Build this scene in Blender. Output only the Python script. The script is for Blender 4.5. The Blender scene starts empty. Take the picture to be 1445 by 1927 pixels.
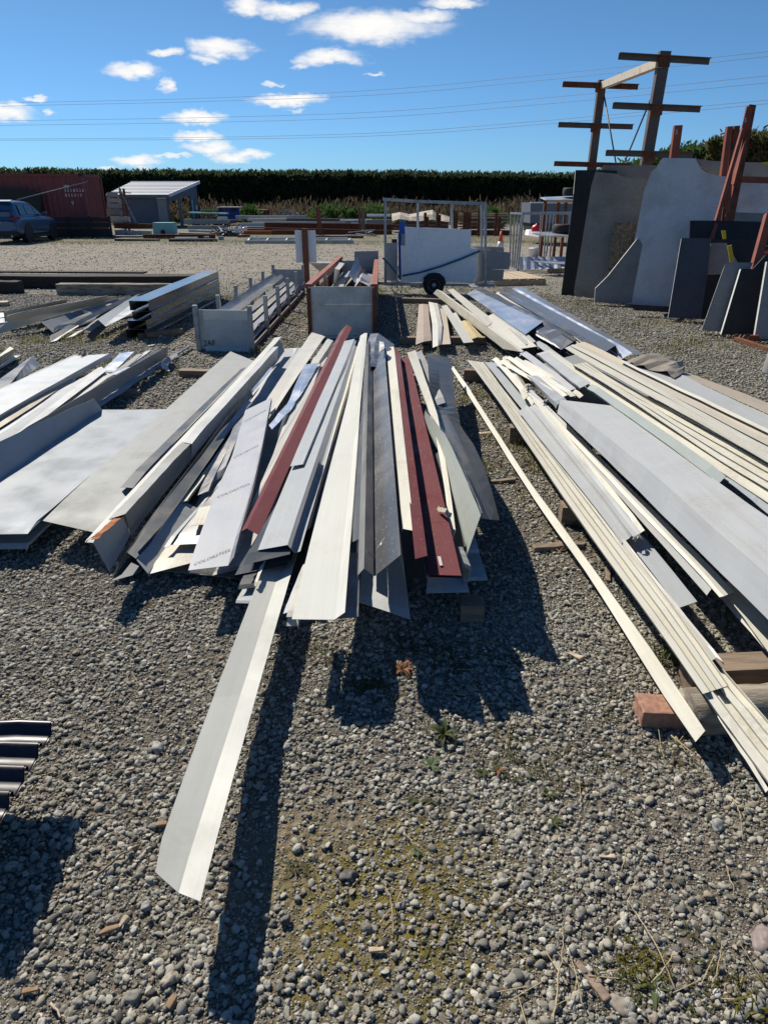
import bpy, math, random
import numpy as np
from mathutils import Vector, Matrix, noise as mnoise
random.seed(7); rng = np.random.default_rng(7)
R = math.radians
S = bpy.context.scene
COL = S.collection
# ------------------------------------------------------------------ camera
CAM_H, FPX, PITCH = 1.6, 1280.0, math.atan(583.5/1280.0)
cd = bpy.data.cameras.new('camera'); cam = bpy.data.objects.new('camera', cd); COL.objects.link(cam)
cam.location = (0, 0, CAM_H); cam.rotation_euler = (R(90)-PITCH, 0, 0)
cd.sensor_fit = 'VERTICAL'; cd.sensor_height = 24.0; cd.lens = 24.0*FPX/1927.0
cd.clip_start = 0.05; cd.clip_end = 4000
S.camera = cam
# ------------------------------------------------------------------ light
SUN_EL, SUN_AZ = R(44), R(-37)          # azimuth from +Y, negative = to the left of the view
to_sun = Vector((math.sin(SUN_AZ)*math.cos(SUN_EL), math.cos(SUN_AZ)*math.cos(SUN_EL), math.sin(SUN_EL)))
sl = bpy.data.lights.new('sun', 'SUN'); sun = bpy.data.objects.new('sun', sl); COL.objects.link(sun)
sl.energy = 5.0; sl.angle = R(0.5); sl.color = (1.0, 0.935, 0.815)
sun.rotation_euler = to_sun.to_track_quat('Z', 'Y').to_euler(); sun.location = (-6, 6, 9)
W = bpy.data.worlds.new('World'); S.world = W; W.use_nodes = True
S.view_settings.view_transform = 'Standard'; S.view_settings.look = 'None'
S.view_settings.gamma = 1; S.view_settings.exposure = 0.46; S.view_settings.use_curve_mapping = False

# pixel of the photograph -> point of the place (measured with the camera above)
cp, sp = math.cos(PITCH), math.sin(PITCH)
def ray(px, py):
    a, b = (px-722.5)/FPX, -(py-963.5)/FPX
    return Vector((a, cp + b*sp, -sp + b*cp))
def P(px, py, z=0.0):
    d = ray(px, py); t = (z-CAM_H)/d.z
    return Vector((d.x*t, d.y*t, z))
def Q(px, py, Y):
    d = ray(px, py); t = Y/d.y
    return Vector((d.x*t, Y, CAM_H + d.z*t))

# ------------------------------------------------------------------ sky
def world():
    nt = W.node_tree; N = nt.nodes; L = nt.links; N.clear()
    out = N.new('ShaderNodeOutputWorld'); bg = N.new('ShaderNodeBackground'); L.new(bg.outputs[0], out.inputs[0])
    bg.inputs[1].default_value = 0.066
    sky = N.new('ShaderNodeTexSky'); sky.sky_type = 'NISHITA'; sky.sun_disc = False
    sky.sun_elevation = SUN_EL; sky.sun_rotation = SUN_AZ
    sky.air_density = 1.0; sky.dust_density = 0.15; sky.ozone_density = 3.0; sky.altitude = 0
    hs = N.new('ShaderNodeHueSaturation'); hs.inputs['Saturation'].default_value = 1.12; hs.inputs['Value'].default_value = 1.0
    L.new(sky.outputs[0], hs.inputs['Color'])
    tint = N.new('ShaderNodeMix'); tint.data_type = 'RGBA'; tint.blend_type = 'MULTIPLY'; tint.inputs[0].default_value = 1
    L.new(hs.outputs[0], tint.inputs[6])
    tc = N.new('ShaderNodeTexCoord'); sep = N.new('ShaderNodeSeparateXYZ'); L.new(tc.outputs['Generated'], sep.inputs[0])
    tm = N.new('ShaderNodeMix'); tm.data_type = 'RGBA'; el = N.new('ShaderNodeMapRange'); L.new(sep.outputs[2], el.inputs[0]); el.inputs[1].default_value = 0.02; el.inputs[2].default_value = 0.20
    L.new(el.outputs[0], tm.inputs[0]); tm.inputs[6].default_value = (0.43, 0.765, 1.26, 1); tm.inputs[7].default_value = (0.55, 0.77, 0.96, 1); L.new(tm.outputs[2], tint.inputs[7])
    def m(op, a, b=None, c=None, clamp=False):
        n = N.new('ShaderNodeMath'); n.operation = op; n.use_clamp = clamp
        for i, v in enumerate((a, b, c)):
            if v is None: continue
            if isinstance(v, (int, float)): n.inputs[i].default_value = v
            else: L.new(v, n.inputs[i])
        return n.outputs[0]
    yy = m('MAXIMUM', sep.outputs[1], 0.02)
    u = m('DIVIDE', sep.outputs[0], yy); v = m('DIVIDE', sep.outputs[2], yy)
    comb = N.new('ShaderNodeCombineXYZ'); L.new(u, comb.inputs[0]); L.new(m('MULTIPLY', v, 2.2), comb.inputs[1])
    def nz(scale, det, off):
        n = N.new('ShaderNodeTexNoise'); n.noise_dimensions = '3D'; n.inputs['Scale'].default_value = scale
        n.inputs['Detail'].default_value = det; n.inputs['Roughness'].default_value = 0.58
        mp = N.new('ShaderNodeVectorMath'); mp.operation = 'ADD'; L.new(comb.outputs[0], mp.inputs[0]); mp.inputs[1].default_value = (off, off*1.7, off)
        L.new(mp.outputs[0], n.inputs['Vector']); return n.outputs[0]
    n1, n2 = nz(16, 7, 3.1), nz(16, 7, 9.4); n3 = nz(60, 4, 5.0)
    us = m('ADD', u, m('MULTIPLY', m('SUBTRACT', n1, 0.5), 0.095))
    vs = m('ADD', v, m('ADD', m('MULTIPLY', m('SUBTRACT', n2, 0.5), 0.022), m('MULTIPLY', m('SUBTRACT', n3, 0.5), 0.012)))
    # lens-shaped clouds: photograph centre, width, height, density
    C = [(18,212,125,36,1),(40,196,40,18,.8),(84,182,48,13,.9),(101,206,40,18,.8),(248,132,112,36,1),(304,160,46,32,.9),(310,95,84,20,.9),
         (418,88,125,40,1),(380,108,70,22,.8),(465,10,110,42,1),(535,18,104,40,1),(700,50,270,72,1.1),(612,108,140,36,1),(570,124,60,18,.8),
         (704,138,62,10,.8),(523,154,50,10,.8),(534,188,128,30,1.1),(545,209,44,10,.6),(367,221,116,28,1.1),(365,255,122,22,1),(385,276,120,28,1),
         (440,292,116,26,1),(262,303,98,30,1),(318,292,64,10,.8),(196,319,60,9,.8),(270,318,60,12,.7),(850,4,150,26,1),(90,313,30,8,.7),(790,30,140,34,.9)]
    streak = N.new('ShaderNodeTexNoise'); sv = N.new('ShaderNodeVectorMath'); sv.operation = 'MULTIPLY'; L.new(comb.outputs[0], sv.inputs[0]); sv.inputs[1].default_value = (14, 70, 1); L.new(sv.outputs[0], streak.inputs['Vector']); streak.inputs['Scale'].default_value = 1.0; streak.inputs['Detail'].default_value = 6; streak.inputs['Roughness'].default_value = 0.65
    tot = None; low = None
    for (cx, cy, w, h, dn) in C:
        a = ray(cx, cy); cu, cv = a.x/a.y, a.z/a.y
        e = ray(cx+w/2, cy); f = ray(cx, cy-h/2)
        ru, rv = abs(e.x/e.y-cu)*1.12, abs(f.z/f.y-cv)*1.12
        x = m('DIVIDE', m('SUBTRACT', us, cu), ru); y = m('DIVIDE', m('SUBTRACT', vs, cv), rv)
        g = m('SUBTRACT', dn, m('ADD', m('MULTIPLY', x, x), m('MULTIPLY', y, y)))
        tot = g if tot is None else m('MAXIMUM', tot, g)
    tot = m('ADD', tot, m('MULTIPLY', m('SUBTRACT', streak.outputs[0], 0.50), 0.45))
    cov = N.new('ShaderNodeMapRange'); cov.interpolation_type = 'SMOOTHSTEP'
    L.new(tot, cov.inputs[0]); cov.inputs[1].default_value = 0.0; cov.inputs[2].default_value = 1.05
    fac = m('MULTIPLY', cov.outputs[0], m('GREATER_THAN', sep.outputs[1], 0.03))
    fac = m('MULTIPLY', fac, 0.97)
    cc = N.new('ShaderNodeMix'); cc.data_type = 'RGBA'
    core = N.new('ShaderNodeMapRange'); L.new(m('ADD', tot, m('MULTIPLY', m('SUBTRACT', n3, 0.5), 0.9)), core.inputs[0]); core.inputs[1].default_value = 0.25; core.inputs[2].default_value = 1.05
    L.new(core.outputs[0], cc.inputs[0]); cc.inputs[6].default_value = (9.2, 9.4, 9.8, 1); cc.inputs[7].default_value = (11.6, 11.3, 10.9, 1)
    mx = N.new('ShaderNodeMix'); mx.data_type = 'RGBA'
    L.new(fac, mx.inputs[0]); L.new(tint.outputs[2], mx.inputs[6]); L.new(cc.outputs[2], mx.inputs[7])
    L.new(mx.outputs[2], bg.inputs[0])
world()

# ------------------------------------------------------------------ materials
class NT:
    def __init__(s, name):
        s.m = bpy.data.materials.new(name); s.m.use_nodes = True
        s.N = s.m.node_tree.nodes; s.L = s.m.node_tree.links
        s.b = s.N['Principled BSDF']
    def n(s, t, **k):
        o = s.N.new('ShaderNode'+t)
        for a, v in k.items(): setattr(o, a, v)
        return o
    def put(s, sock, v):
        if isinstance(v, (int, float)): sock.default_value = v
        elif isinstance(v, tuple): sock.default_value = v if len(v) != 3 or sock.type != 'RGBA' else (*v, 1)
        else: s.L.new(v, sock)
    def math(s, op, a, b=0.0, clamp=False):
        o = s.n('Math', operation=op, use_clamp=clamp); s.put(o.inputs[0], a); s.put(o.inputs[1], b); return o.outputs[0]
    def mix(s, f, a, b, mode='MIX'):
        o = s.n('Mix', data_type='RGBA', blend_type=mode); s.put(o.inputs[0], f); s.put(o.inputs[6], a); s.put(o.inputs[7], b); return o.outputs[2]
    def co(s, kind='Object', scale=(1, 1, 1)):
        t = s.n('TexCoord'); mp = s.n('Mapping'); mp.inputs['Scale'].default_value = scale; s.L.new(t.outputs[kind], mp.inputs[0]); return mp.outputs[0]
    def noise(s, vec, scale, det=4, rough=0.55):
        o = s.n('TexNoise'); o.inputs['Scale'].default_value = scale; o.inputs['Detail'].default_value = det; o.inputs['Roughness'].default_value = rough
        if vec is not None: s.L.new(vec, o.inputs['Vector'])
        return o.outputs[0]
    def ramp(s, f, lo, hi, a=0.0, b=1.0):
        o = s.n('MapRange'); o.interpolation_type = 'SMOOTHSTEP'; s.put(o.inputs[0], f)
        for i, v in enumerate((lo, hi, a, b)): o.inputs[i+1].default_value = v
        return o.outputs[0]
    def bump(s, h, st=0.3, dist=0.01):
        o = s.n('Bump'); o.inputs['Strength'].default_value = st; o.inputs['Distance'].default_value = dist; s.L.new(h, o.inputs['Height']); s.L.new(o.outputs[0], s.b.inputs['Normal'])
    def rnd(s):
        return s.n('ObjectInfo').outputs['Random']

def sheet_mat(name, col, rough=0.4, metal=0.0, dirt=0.35, scr=0.0, var=0.10, wave=0.5, dirtcol=(0.20, 0.17, 0.13), spec=0.22):
    t = NT(name); o = t.co('UV'); w = t.co('Object')
    st = t.noise(t.co('UV', (70, 1.6, 1)), 1.0, 3); bl = t.noise(w, 3.2, 5); fine = t.noise(w, 55, 3)
    c = t.mix(1.0, (*col, 1), t.n('CombineColor').outputs[0], 'MULTIPLY')
    cmb = [n for n in t.N if n.bl_idname == 'ShaderNodeCombineColor'][0]
    v = t.math('ADD', t.math('MULTIPLY', t.math('SUBTRACT', t.rnd(), 0.5), 2*var), t.math('ADD', 0.92, t.math('MULTIPLY', st, 0.16)))
    for i in range(3): t.L.new(v, cmb.inputs[i])
    d = t.math('MULTIPLY', t.ramp(bl, 0.42, 0.70), t.ramp(fine, 0.25, 0.65))
    c = t.mix(t.math('MULTIPLY', d, dirt), c, (*dirtcol, 1))
    # stains drawn out along the sheet
    stn = t.noise(t.co('UV', (9, 0.9, 1)), 1.0, 5, 0.6)
    c = t.mix(t.math('MULTIPLY', t.ramp(stn, 0.52, 0.72), dirt*0.8), c, (dirtcol[0]*1.4, dirtcol[1]*1.3, dirtcol[2]*1.1, 1))
    gl = t.noise(t.co('UV', (190, 1.8, 1)), 1.0, 3, 0.6); c = t.mix(t.math('MULTIPLY', t.math('MULTIPLY', t.ramp(gl, 0.58, 0.72), t.ramp(bl, 0.36, 0.6)), dirt*1.1), c, (dirtcol[0]*.55, dirtcol[1]*.55, dirtcol[2]*.55, 1))
    spk = t.noise(w, 160, 2); c = t.mix(t.math('MULTIPLY', t.ramp(spk, 0.66, 0.72), 0.6*dirt), c, (0.08, 0.07, 0.06, 1))
    if scr:
        s1 = t.noise(t.co('UV', (420, 7, 1)), 1.0, 2); s2 = t.noise(t.co('Object', (1, 1, 1)), 90, 3, 0.7)
        k = t.math('MAXIMUM', t.math('MULTIPLY', t.ramp(s1, 0.64, 0.72), t.ramp(bl, 0.4, 0.6)), t.ramp(s2, 0.63, 0.71))
        c = t.mix(t.math('MULTIPLY', k, scr), c, (0.6, 0.6, 0.6, 1))
    t.L.new(c, t.b.inputs['Base Color'])
    t.put(t.b.inputs['Roughness'], t.ramp(bl, 0.3, 0.75, rough*0.8, min(1, rough*1.45)))
    t.b.inputs['Metallic'].default_value = metal; t.b.inputs['Specular IOR Level'].default_value = spec
    h = t.math('ADD', t.noise(t.co('UV', (5, 1.3, 1)), 1.0, 2), t.math('MULTIPLY', fine, 0.05)); t.bump(h, wave*0.35, 0.012)
    return t.m

def plain_mat(name, col, rough=0.6, metal=0.0, col2=None, scale=6, det=5, bump=0.2, bd=0.004, stretch=(1, 1, 1), lo=0.4, hi=0.65, spec=0.4):
    t = NT(name); o = t.co('Object', stretch); n = t.noise(o, scale, det)
    c2 = col2 or tuple(x*0.6 for x in col)
    c = t.mix(t.ramp(n, lo, hi), (*col, 1), (*c2, 1))
    f = t.noise(o, scale*9, 3); c = t.mix(0.35, c, t.mix(f, (*[x*0.55 for x in col], 1), (*[min(1, x*1.35) for x in col], 1)))
    t.L.new(c, t.b.inputs['Base Color']); t.b.inputs['Roughness'].default_value = rough; t.b.inputs['Metallic'].default_value = metal
    t.b.inputs['Specular IOR Level'].default_value = spec
    t.bump(t.math('ADD', n, t.math('MULTIPLY', f, 0.6)), bump, bd); return t.m

CREAM = sheet_mat('cream_paint', (0.535, 0.515, 0.440), 0.45, dirt=0.30)
WHITE = sheet_mat('white_paint', (0.488, 0.474, 0.429), 0.42, dirt=0.22)
OFFW = sheet_mat('off_white_paint', (0.444, 0.437, 0.400), 0.45, dirt=0.3)
PALE = sheet_mat('pale_sky_tint', (0.385, 0.407, 0.422), 0.45, dirt=0.18)  # blue of reflected sky and protective film put into the base colour
FILM = sheet_mat('lilac_white_film', (0.414, 0.422, 0.444), 0.40, dirt=0.10, scr=0.25)
GREY = sheet_mat('mid_grey_paint', (0.266, 0.274, 0.266), 0.55, dirt=0.30, wave=0.9)
LGREY = sheet_mat('light_grey_paint', (0.375, 0.385, 0.385), 0.55, dirt=0.25, wave=0.9)
BLGREY = sheet_mat('dull_blue_grey_paint', (0.30, 0.325, 0.35), 0.62, dirt=0.25, wave=0.3)
CLEANW = sheet_mat('clean_off_white_paint', (0.49, 0.49, 0.45), 0.5, dirt=0.12, wave=0.3)
GREEN = sheet_mat('grey_green_paint', (0.340, 0.370, 0.340), 0.42, dirt=0.25)
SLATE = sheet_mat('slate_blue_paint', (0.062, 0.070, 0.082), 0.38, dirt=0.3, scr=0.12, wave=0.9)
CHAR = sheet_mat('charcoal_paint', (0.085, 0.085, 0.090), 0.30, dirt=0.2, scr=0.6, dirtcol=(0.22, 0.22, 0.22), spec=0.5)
RED = sheet_mat('maroon_paint', (0.112, 0.027, 0.031), 0.6, dirt=0.05, scr=0.06, dirtcol=(0.16, 0.06, 0.06), spec=0.15)
REDS = sheet_mat('scuffed_maroon_paint', (0.105, 0.022, 0.024), 0.6, dirt=0.06, scr=0.28, dirtcol=(0.16, 0.06, 0.06), spec=0.15)
GALV = sheet_mat('galvanised_steel', (0.55, 0.57, 0.60), 0.34, 0.85, dirt=0.3, scr=0.2, wave=1.2)
SILV = sheet_mat('bright_silver_film', (0.50, 0.53, 0.58), 0.28, 0.7, dirt=0.25, scr=0.5, wave=1.5)
DGALV = sheet_mat('weathered_galvanised', (0.270, 0.270, 0.284), 0.36, 0.6, dirt=0.4, scr=0.6, wave=1.5)
TAN = sheet_mat('tan_paint', (0.400, 0.343, 0.264), 0.5, dirt=0.3)
BEIGE = sheet_mat('beige_paint', (0.475, 0.44, 0.365), 0.5, dirt=0.3)
YEL = sheet_mat('pale_yellow_plastic', (0.488, 0.385, 0.192), 0.5, dirt=0.25)
PINKB = sheet_mat('pinkish_beige_plastic', (0.385, 0.311, 0.259), 0.55, dirt=0.25)
GLOSS = sheet_mat('glossy_dark_grey', (0.10, 0.105, 0.11), 0.12, dirt=0.15, wave=1.0, spec=0.6)
ROOFG = sheet_mat('glossy_black_roofing', (0.014, 0.012, 0.020), 0.36, dirt=0.15, wave=0.6, spec=0.35)
BLUEP = sheet_mat('blue_paint', (0.02, 0.07, 0.30), 0.35, dirt=0.2)
TEAL = sheet_mat('teal_paint', (0.22, 0.42, 0.42), 0.5, dirt=0.35)
TUBE = plain_mat('dull_galvanised_tube', (0.34, 0.36, 0.38), 0.42, 0.6, scale=9)
RUST = plain_mat('rusty_steel', (0.17, 0.056, 0.026), 0.85, 0, (0.055, 0.025, 0.016), 7, bump=0.4)
REDOX = plain_mat('red_oxide_steel', (0.25, 0.066, 0.040), 0.75, 0, (0.15, 0.045, 0.030), 4)
DKSTEEL = plain_mat('dark_weathered_steel', (0.10, 0.095, 0.09), 0.6, 0.2, (0.13, 0.06, 0.035), 5)
PALESTEEL = plain_mat('pale_weathered_beam', (0.52, 0.46, 0.38), 0.7, 0, (0.30, 0.17, 0.09), 6, lo=0.5, hi=0.8)
ORANGE = plain_mat('orange_rust', (0.42, 0.12, 0.02), 0.8, 0, (0.2, 0.06, 0.02), 6)
WOOD = plain_mat('weathered_timber', (0.20, 0.145, 0.10), 0.85, 0, (0.11, 0.08, 0.06), 3, stretch=(2, 2, 14), bump=0.5)
WOODX = plain_mat('weathered_plank', (0.24, 0.18, 0.13), 0.85, 0, (0.12, 0.09, 0.07), 3, stretch=(2, 14, 14), bump=0.5)
WOODP = plain_mat('pale_split_timber', (0.46, 0.37, 0.26), 0.85, 0, (0.26, 0.19, 0.13), 3, stretch=(2, 12, 12), bump=0.5)
WOODB = plain_mat('red_brown_timber', (0.20, 0.075, 0.04), 0.8, 0, (0.10, 0.04, 0.025), 3, stretch=(3, 3, 10), bump=0.4)
SLEEP = plain_mat('tarred_sleeper', (0.045, 0.036, 0.030), 0.9, 0, (0.018, 0.015, 0.013), 4, stretch=(2, 12, 12), bump=0.6, bd=0.01)
SLEEPG = plain_mat('grey_painted_sleeper', (0.30, 0.26, 0.20), 0.9, 0, (0.06, 0.05, 0.04), 3, stretch=(1.5, 9, 9), bump=0.5, bd=0.01)
BRICK = plain_mat('salmon_brick', (0.36, 0.195, 0.135), 0.9, 0, (0.23, 0.115, 0.08), 55, bump=0.5)
RUBBER = plain_mat('tyre_rubber', (0.016, 0.016, 0.017), 0.8, 0, (0.028, 0.026, 0.024), 12)
RIM = plain_mat('wheel_rim_paint', (0.42, 0.43, 0.45), 0.4, 0.3, (0.3, 0.3, 0.31), 8)
GLASS = plain_mat('dark_window_glass', (0.012, 0.015, 0.02), 0.08, 0, (0.016, 0.02, 0.026), 3, bump=0.0, spec=0.7)
CONT = plain_mat('maroon_container_paint', (0.235, 0.048, 0.044), 0.6, 0, (0.16, 0.042, 0.036), 2.5, bump=0.1)
BLACKST = plain_mat('black_steel', (0.014, 0.014, 0.016), 0.6, 0, (0.024, 0.02, 0.018), 5)
CARP = plain_mat('blue_grey_car_paint', (0.05, 0.10, 0.19), 0.25, 0.3, (0.045, 0.09, 0.175), 2, bump=0.0, spec=0.6)
BOARDW = plain_mat('white_panel_board', (0.84, 0.84, 0.84), 0.55, 0, (0.76, 0.77, 0.78), 2, bump=0.05)
BOARDG = plain_mat('grey_panel_board', (0.27, 0.275, 0.28), 0.6, 0, (0.235, 0.24, 0.25), 2, bump=0.05)
BOARDB = plain_mat('olive_beige_board', (0.33, 0.31, 0.25), 0.7, 0, (0.29, 0.27, 0.22), 3, bump=0.05)
BINM = plain_mat('dirty_galvanised_bin', (0.52, 0.52, 0.50), 0.6, 0.1, (0.33, 0.31, 0.26), 3.2, bump=0.15)
SHEDW = plain_mat('dark_blue_grey_cladding', (0.115, 0.135, 0.17), 0.55, 0, (0.10, 0.12, 0.15), 2, bump=0.1)
ROOFM = plain_mat('grey_tile_roof', (0.30, 0.32, 0.36), 0.6, 0, (0.24, 0.26, 0.30), 5, bump=0.2)
TRIMW = plain_mat('white_trim', (0.75, 0.76, 0.78), 0.5, 0, (0.68, 0.69, 0.7), 3, bump=0.05)
REDLENS = plain_mat('red_lens', (0.35, 0.015, 0.015), 0.25, 0, (0.3, 0.012, 0.012), 3, bump=0.0)
REDPL = plain_mat('red_plastic', (0.55, 0.02, 0.04), 0.4, 0, (0.5, 0.02, 0.04), 3, bump=0.0)
CONEO = plain_mat('orange_cone', (0.75, 0.11, 0.03), 0.55, 0, (0.66, 0.10, 0.03), 4, bump=0.05)
CONEW = plain_mat('cone_reflector', (0.72, 0.72, 0.70), 0.5, 0, (0.62, 0.62, 0.6), 4, bump=0.05)
STRAP = plain_mat('blue_webbing', (0.02, 0.11, 0.20), 0.8, 0, (0.015, 0.08, 0.15), 30)
YSTRAP = plain_mat('yellow_webbing', (0.55, 0.42, 0.03), 0.8, 0, (0.42, 0.32, 0.03), 30)
TARP = plain_mat('dirty_tarpaulin', (0.42, 0.36, 0.30), 0.8, 0, (0.12, 0.09, 0.07), 2.2, bump=0.5, bd=0.03)
SCRIM = plain_mat('dusty_plastic_film', (0.25, 0.215, 0.165), 0.5, 0, (0.17, 0.145, 0.11), 9, bump=0.5, bd=0.01)
INK = plain_mat('grey_print_ink', (0.16, 0.17, 0.19), 0.7, 0, (0.26, 0.27, 0.30), 60, bump=0.0)
INKD = plain_mat('dark_print_ink', (0.07, 0.015, 0.017), 0.6, 0, (0.10, 0.02, 0.02), 60, bump=0.0)
CHALK = plain_mat('white_marker', (0.62, 0.62, 0.60), 0.8, 0, (0.42, 0.42, 0.40), 80, bump=0.0)
BLACKINK = plain_mat('black_marker', (0.02, 0.02, 0.02), 0.8, 0, (0.05, 0.05, 0.05), 80, bump=0.0)
RUSTED = plain_mat('orange_rust_patch', (0.36, 0.12, 0.035), 0.85, 0, (0.24, 0.09, 0.04), 60, bump=0.3)
WIRE = plain_mat('line_wire', (0.20, 0.24, 0.30), 0.6, 0.1, (0.18, 0.21, 0.26), 1, bump=0.0)
def stone_mat(name, c1, c2, sc=60, rough=0.6, grain=0.5, sp=0.4):
    t = NT(name); o = t.co('Object'); a = t.noise(o, sc, 4, 0.7); b = t.noise(o, 2.2, 4)
    c = t.mix(t.ramp(a, 0.35, 0.65), (*c1, 1), (*c2, 1))
    c = t.mix(t.math('MULTIPLY', t.ramp(b, 0.42, 0.70), 0.6), c, (c1[0]*0.7, c1[1]*0.68, c1[2]*0.62, 1))
    t.L.new(c, t.b.inputs['Base Color']); t.b.inputs['Roughness'].default_value = rough; t.b.inputs['Specular IOR Level'].default_value = sp
    t.bump(a, 0.15, 0.003); return t.m
ST_PALE = stone_mat('pale_grey_granite', (0.50, 0.485, 0.475), (0.65, 0.635, 0.615), 70)
ST_MID = stone_mat('mid_grey_stone', (0.23, 0.205, 0.175), (0.31, 0.28, 0.24), 50, .8, sp=.2)
ST_DARK = stone_mat('black_granite', (0.022, 0.023, 0.025), (0.036, 0.037, 0.04), 70, 0.6, sp=.2)
ST_NAVY = stone_mat('dark_blue_grey_granite', (0.055, 0.062, 0.078), (0.075, 0.082, 0.10), 70, 0.6, sp=.2)
ST_BROWN = stone_mat('brown_granite', (0.10, 0.06, 0.03), (0.26, 0.19, 0.11), 26, 0.5)
ST_SPECK = stone_mat('speckled_grey_granite', (0.19, 0.185, 0.175), (0.29, 0.285, 0.27), 90)
ST_LIT_EDGE = stone_mat('sunlit_stone_edge', (0.55, 0.54, 0.50), (0.66, 0.65, 0.62), 40)  # pale colour stands for sunlight on the slabs' edges

# ------------------------------------------------------------------ object helpers
MW = {}
class MB:
    def __init__(s): s.v = []; s.f = []; s.uv = None
    def add(s, vs, fs):
        k = len(s.v); s.v += [Vector(x) for x in vs]; s.f += [tuple(i+k for i in f) for f in fs]; return s
    def box(s, c, d, rz=0.0, m=None):
        x, y, z = d[0]/2, d[1]/2, d[2]/2
        q = Matrix.Rotation(rz, 3, 'Z') if m is None else m
        vs = [Vector(c) + q @ Vector((i*x, j*y, k*z)) for k in (-1, 1) for (i, j) in ((-1, -1), (1, -1), (1, 1), (-1, 1))]
        return s.add(vs, [(3, 2, 1, 0), (4, 5, 6, 7), (0, 1, 5, 4), (1, 2, 6, 5), (2, 3, 7, 6), (3, 0, 4, 7)])
    def bar(s, p, q, w, h, up=(0, 0, 1)):
        p, q = Vector(p), Vector(q); a = (q-p).normalized(); u = Vector(up)
        if abs(a.dot(u)) > 0.98: u = Vector((0, 1, 0))
        sx = a.cross(u).normalized(); u = sx.cross(a).normalized()
        vs = [b + sx*(i*w/2) + u*(j*h/2) for b in (p, q) for (i, j) in ((-1, -1), (1, -1), (1, 1), (-1, 1))]
        return s.add(vs, [(0, 1, 2, 3), (7, 6, 5, 4), (0, 4, 5, 1), (1, 5, 6, 2), (2, 6, 7, 3), (3, 7, 4, 0)])
    def tube(s, pts, r, n=8, cap=True):
        pts = [Vector(p) for p in pts]; rs = r if isinstance(r, (list, tuple)) else [r]*len(pts); rows = []
        for i, p in enumerate(pts):
            a = (pts[min(i+1, len(pts)-1)] - pts[max(i-1, 0)]).normalized()
            u = Vector((0, 0, 1)) if abs(a.z) < 0.95 else Vector((1, 0, 0))
            x = a.cross(u).normalized(); y = x.cross(a).normalized()
            rows.append([p + (x*math.cos(t) + y*math.sin(t))*rs[i] for t in [2*math.pi*k/n for k in range(n)]])
        k = len(s.v)
        for rw in rows: s.v += rw
        for i in range(len(pts)-1):
            for j in range(n):
                s.f.append((k+i*n+j, k+i*n+(j+1) % n, k+(i+1)*n+(j+1) % n, k+(i+1)*n+j))
        if cap: s.f.append(tuple(k+j for j in reversed(range(n)))); s.f.append(tuple(k+(len(pts)-1)*n+j for j in range(n)))
        return s
    def prism(s, poly, off):
        poly = [Vector(p) for p in poly]; off = Vector(off); n = len(poly)
        return s.add(poly + [p+off for p in poly], [tuple(range(n)), tuple(reversed(range(n, 2*n)))] + [(j, i, i+n, j+n) for i in range(n) for j in [(i+1) % n]])
    def lathe(s, c, prof, axis='Z', n=20):
        k = len(s.v); c = Vector(c)
        for (r, h) in prof:
            for j in range(n):
                a = 2*math.pi*j/n; x, y = r*math.cos(a), r*math.sin(a)
                s.v.append(c + (Vector((x, y, h)) if axis == 'Z' else Vector((h, x, y)) if axis == 'X' else Vector((x, h, y))))
        for i in range(len(prof)-1):
            for j in range(n): s.f.append((k+i*n+j, k+i*n+(j+1) % n, k+(i+1)*n+(j+1) % n, k+(i+1)*n+j))
        s.f.append(tuple(k+j for j in reversed(range(n)))); s.f.append(tuple(k+(len(prof)-1)*n+j for j in range(n)))
        return s
def props(o, label=None, cat=None, group=None, kind=None):
    if kind is None: kind = 'thing'
    if label: o['label'] = label
    if cat: o['category'] = cat
    if group: o['group'] = group
    if kind: o['kind'] = kind
    return o
def mk(name, mb, mat, parent=None, smooth=False, origin=None):
    me = bpy.data.meshes.new(name); vs = mb.v
    if parent is not None: inv = MW[parent].inverted(); vs = [inv @ v for v in vs]; M = MW[parent]
    else:
        if origin is None:
            xs = [v.x for v in vs]; ys = [v.y for v in vs]; zs = [v.z for v in vs]
            origin = Vector(((min(xs)+max(xs))/2, (min(ys)+max(ys))/2, min(zs)))
        else: origin = Vector(origin)
        M = Matrix.Translation(origin); vs = [v-origin for v in vs]
    me.from_pydata([tuple(v) for v in vs], [], mb.f)
    me.update()
    if mb.uv is not None:
        ul = me.uv_layers.new(name='UVMap')
        li = np.empty(len(me.loops), dtype=np.int32); me.loops.foreach_get('vertex_index', li)
        ul.data.foreach_set('uv', np.asarray(mb.uv, dtype=np.float32)[li].ravel())
    if smooth: me.polygons.foreach_set('use_smooth', [True]*len(me.polygons))
    if mat is not None: me.materials.append(mat)
    o = bpy.data.objects.new(name, me); COL.objects.link(o); MW[o] = M
    if parent is not None: o.parent = parent
    else: o.location = M.translation
    return o
def thing(name, label, cat, loc=(0, 0, 0), rz=0.0, group=None):
    o = bpy.data.objects.new(name, None); COL.objects.link(o); o.empty_display_size = 0.2
    o.location = loc; o.rotation_euler = (0, 0, rz); MW[o] = Matrix.Translation(Vector(loc)) @ Matrix.Rotation(rz, 4, 'Z')
    return props(o, label, cat, group)
class LB(MB):                                   # a builder whose coordinates are those of a thing
    pass
def mkl(name, mb, mat, parent, smooth=False):
    M = MW[parent]; mb.v = [M @ v for v in mb.v]; return mk(name, mb, mat, parent, smooth)
ROWS = {}
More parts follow.
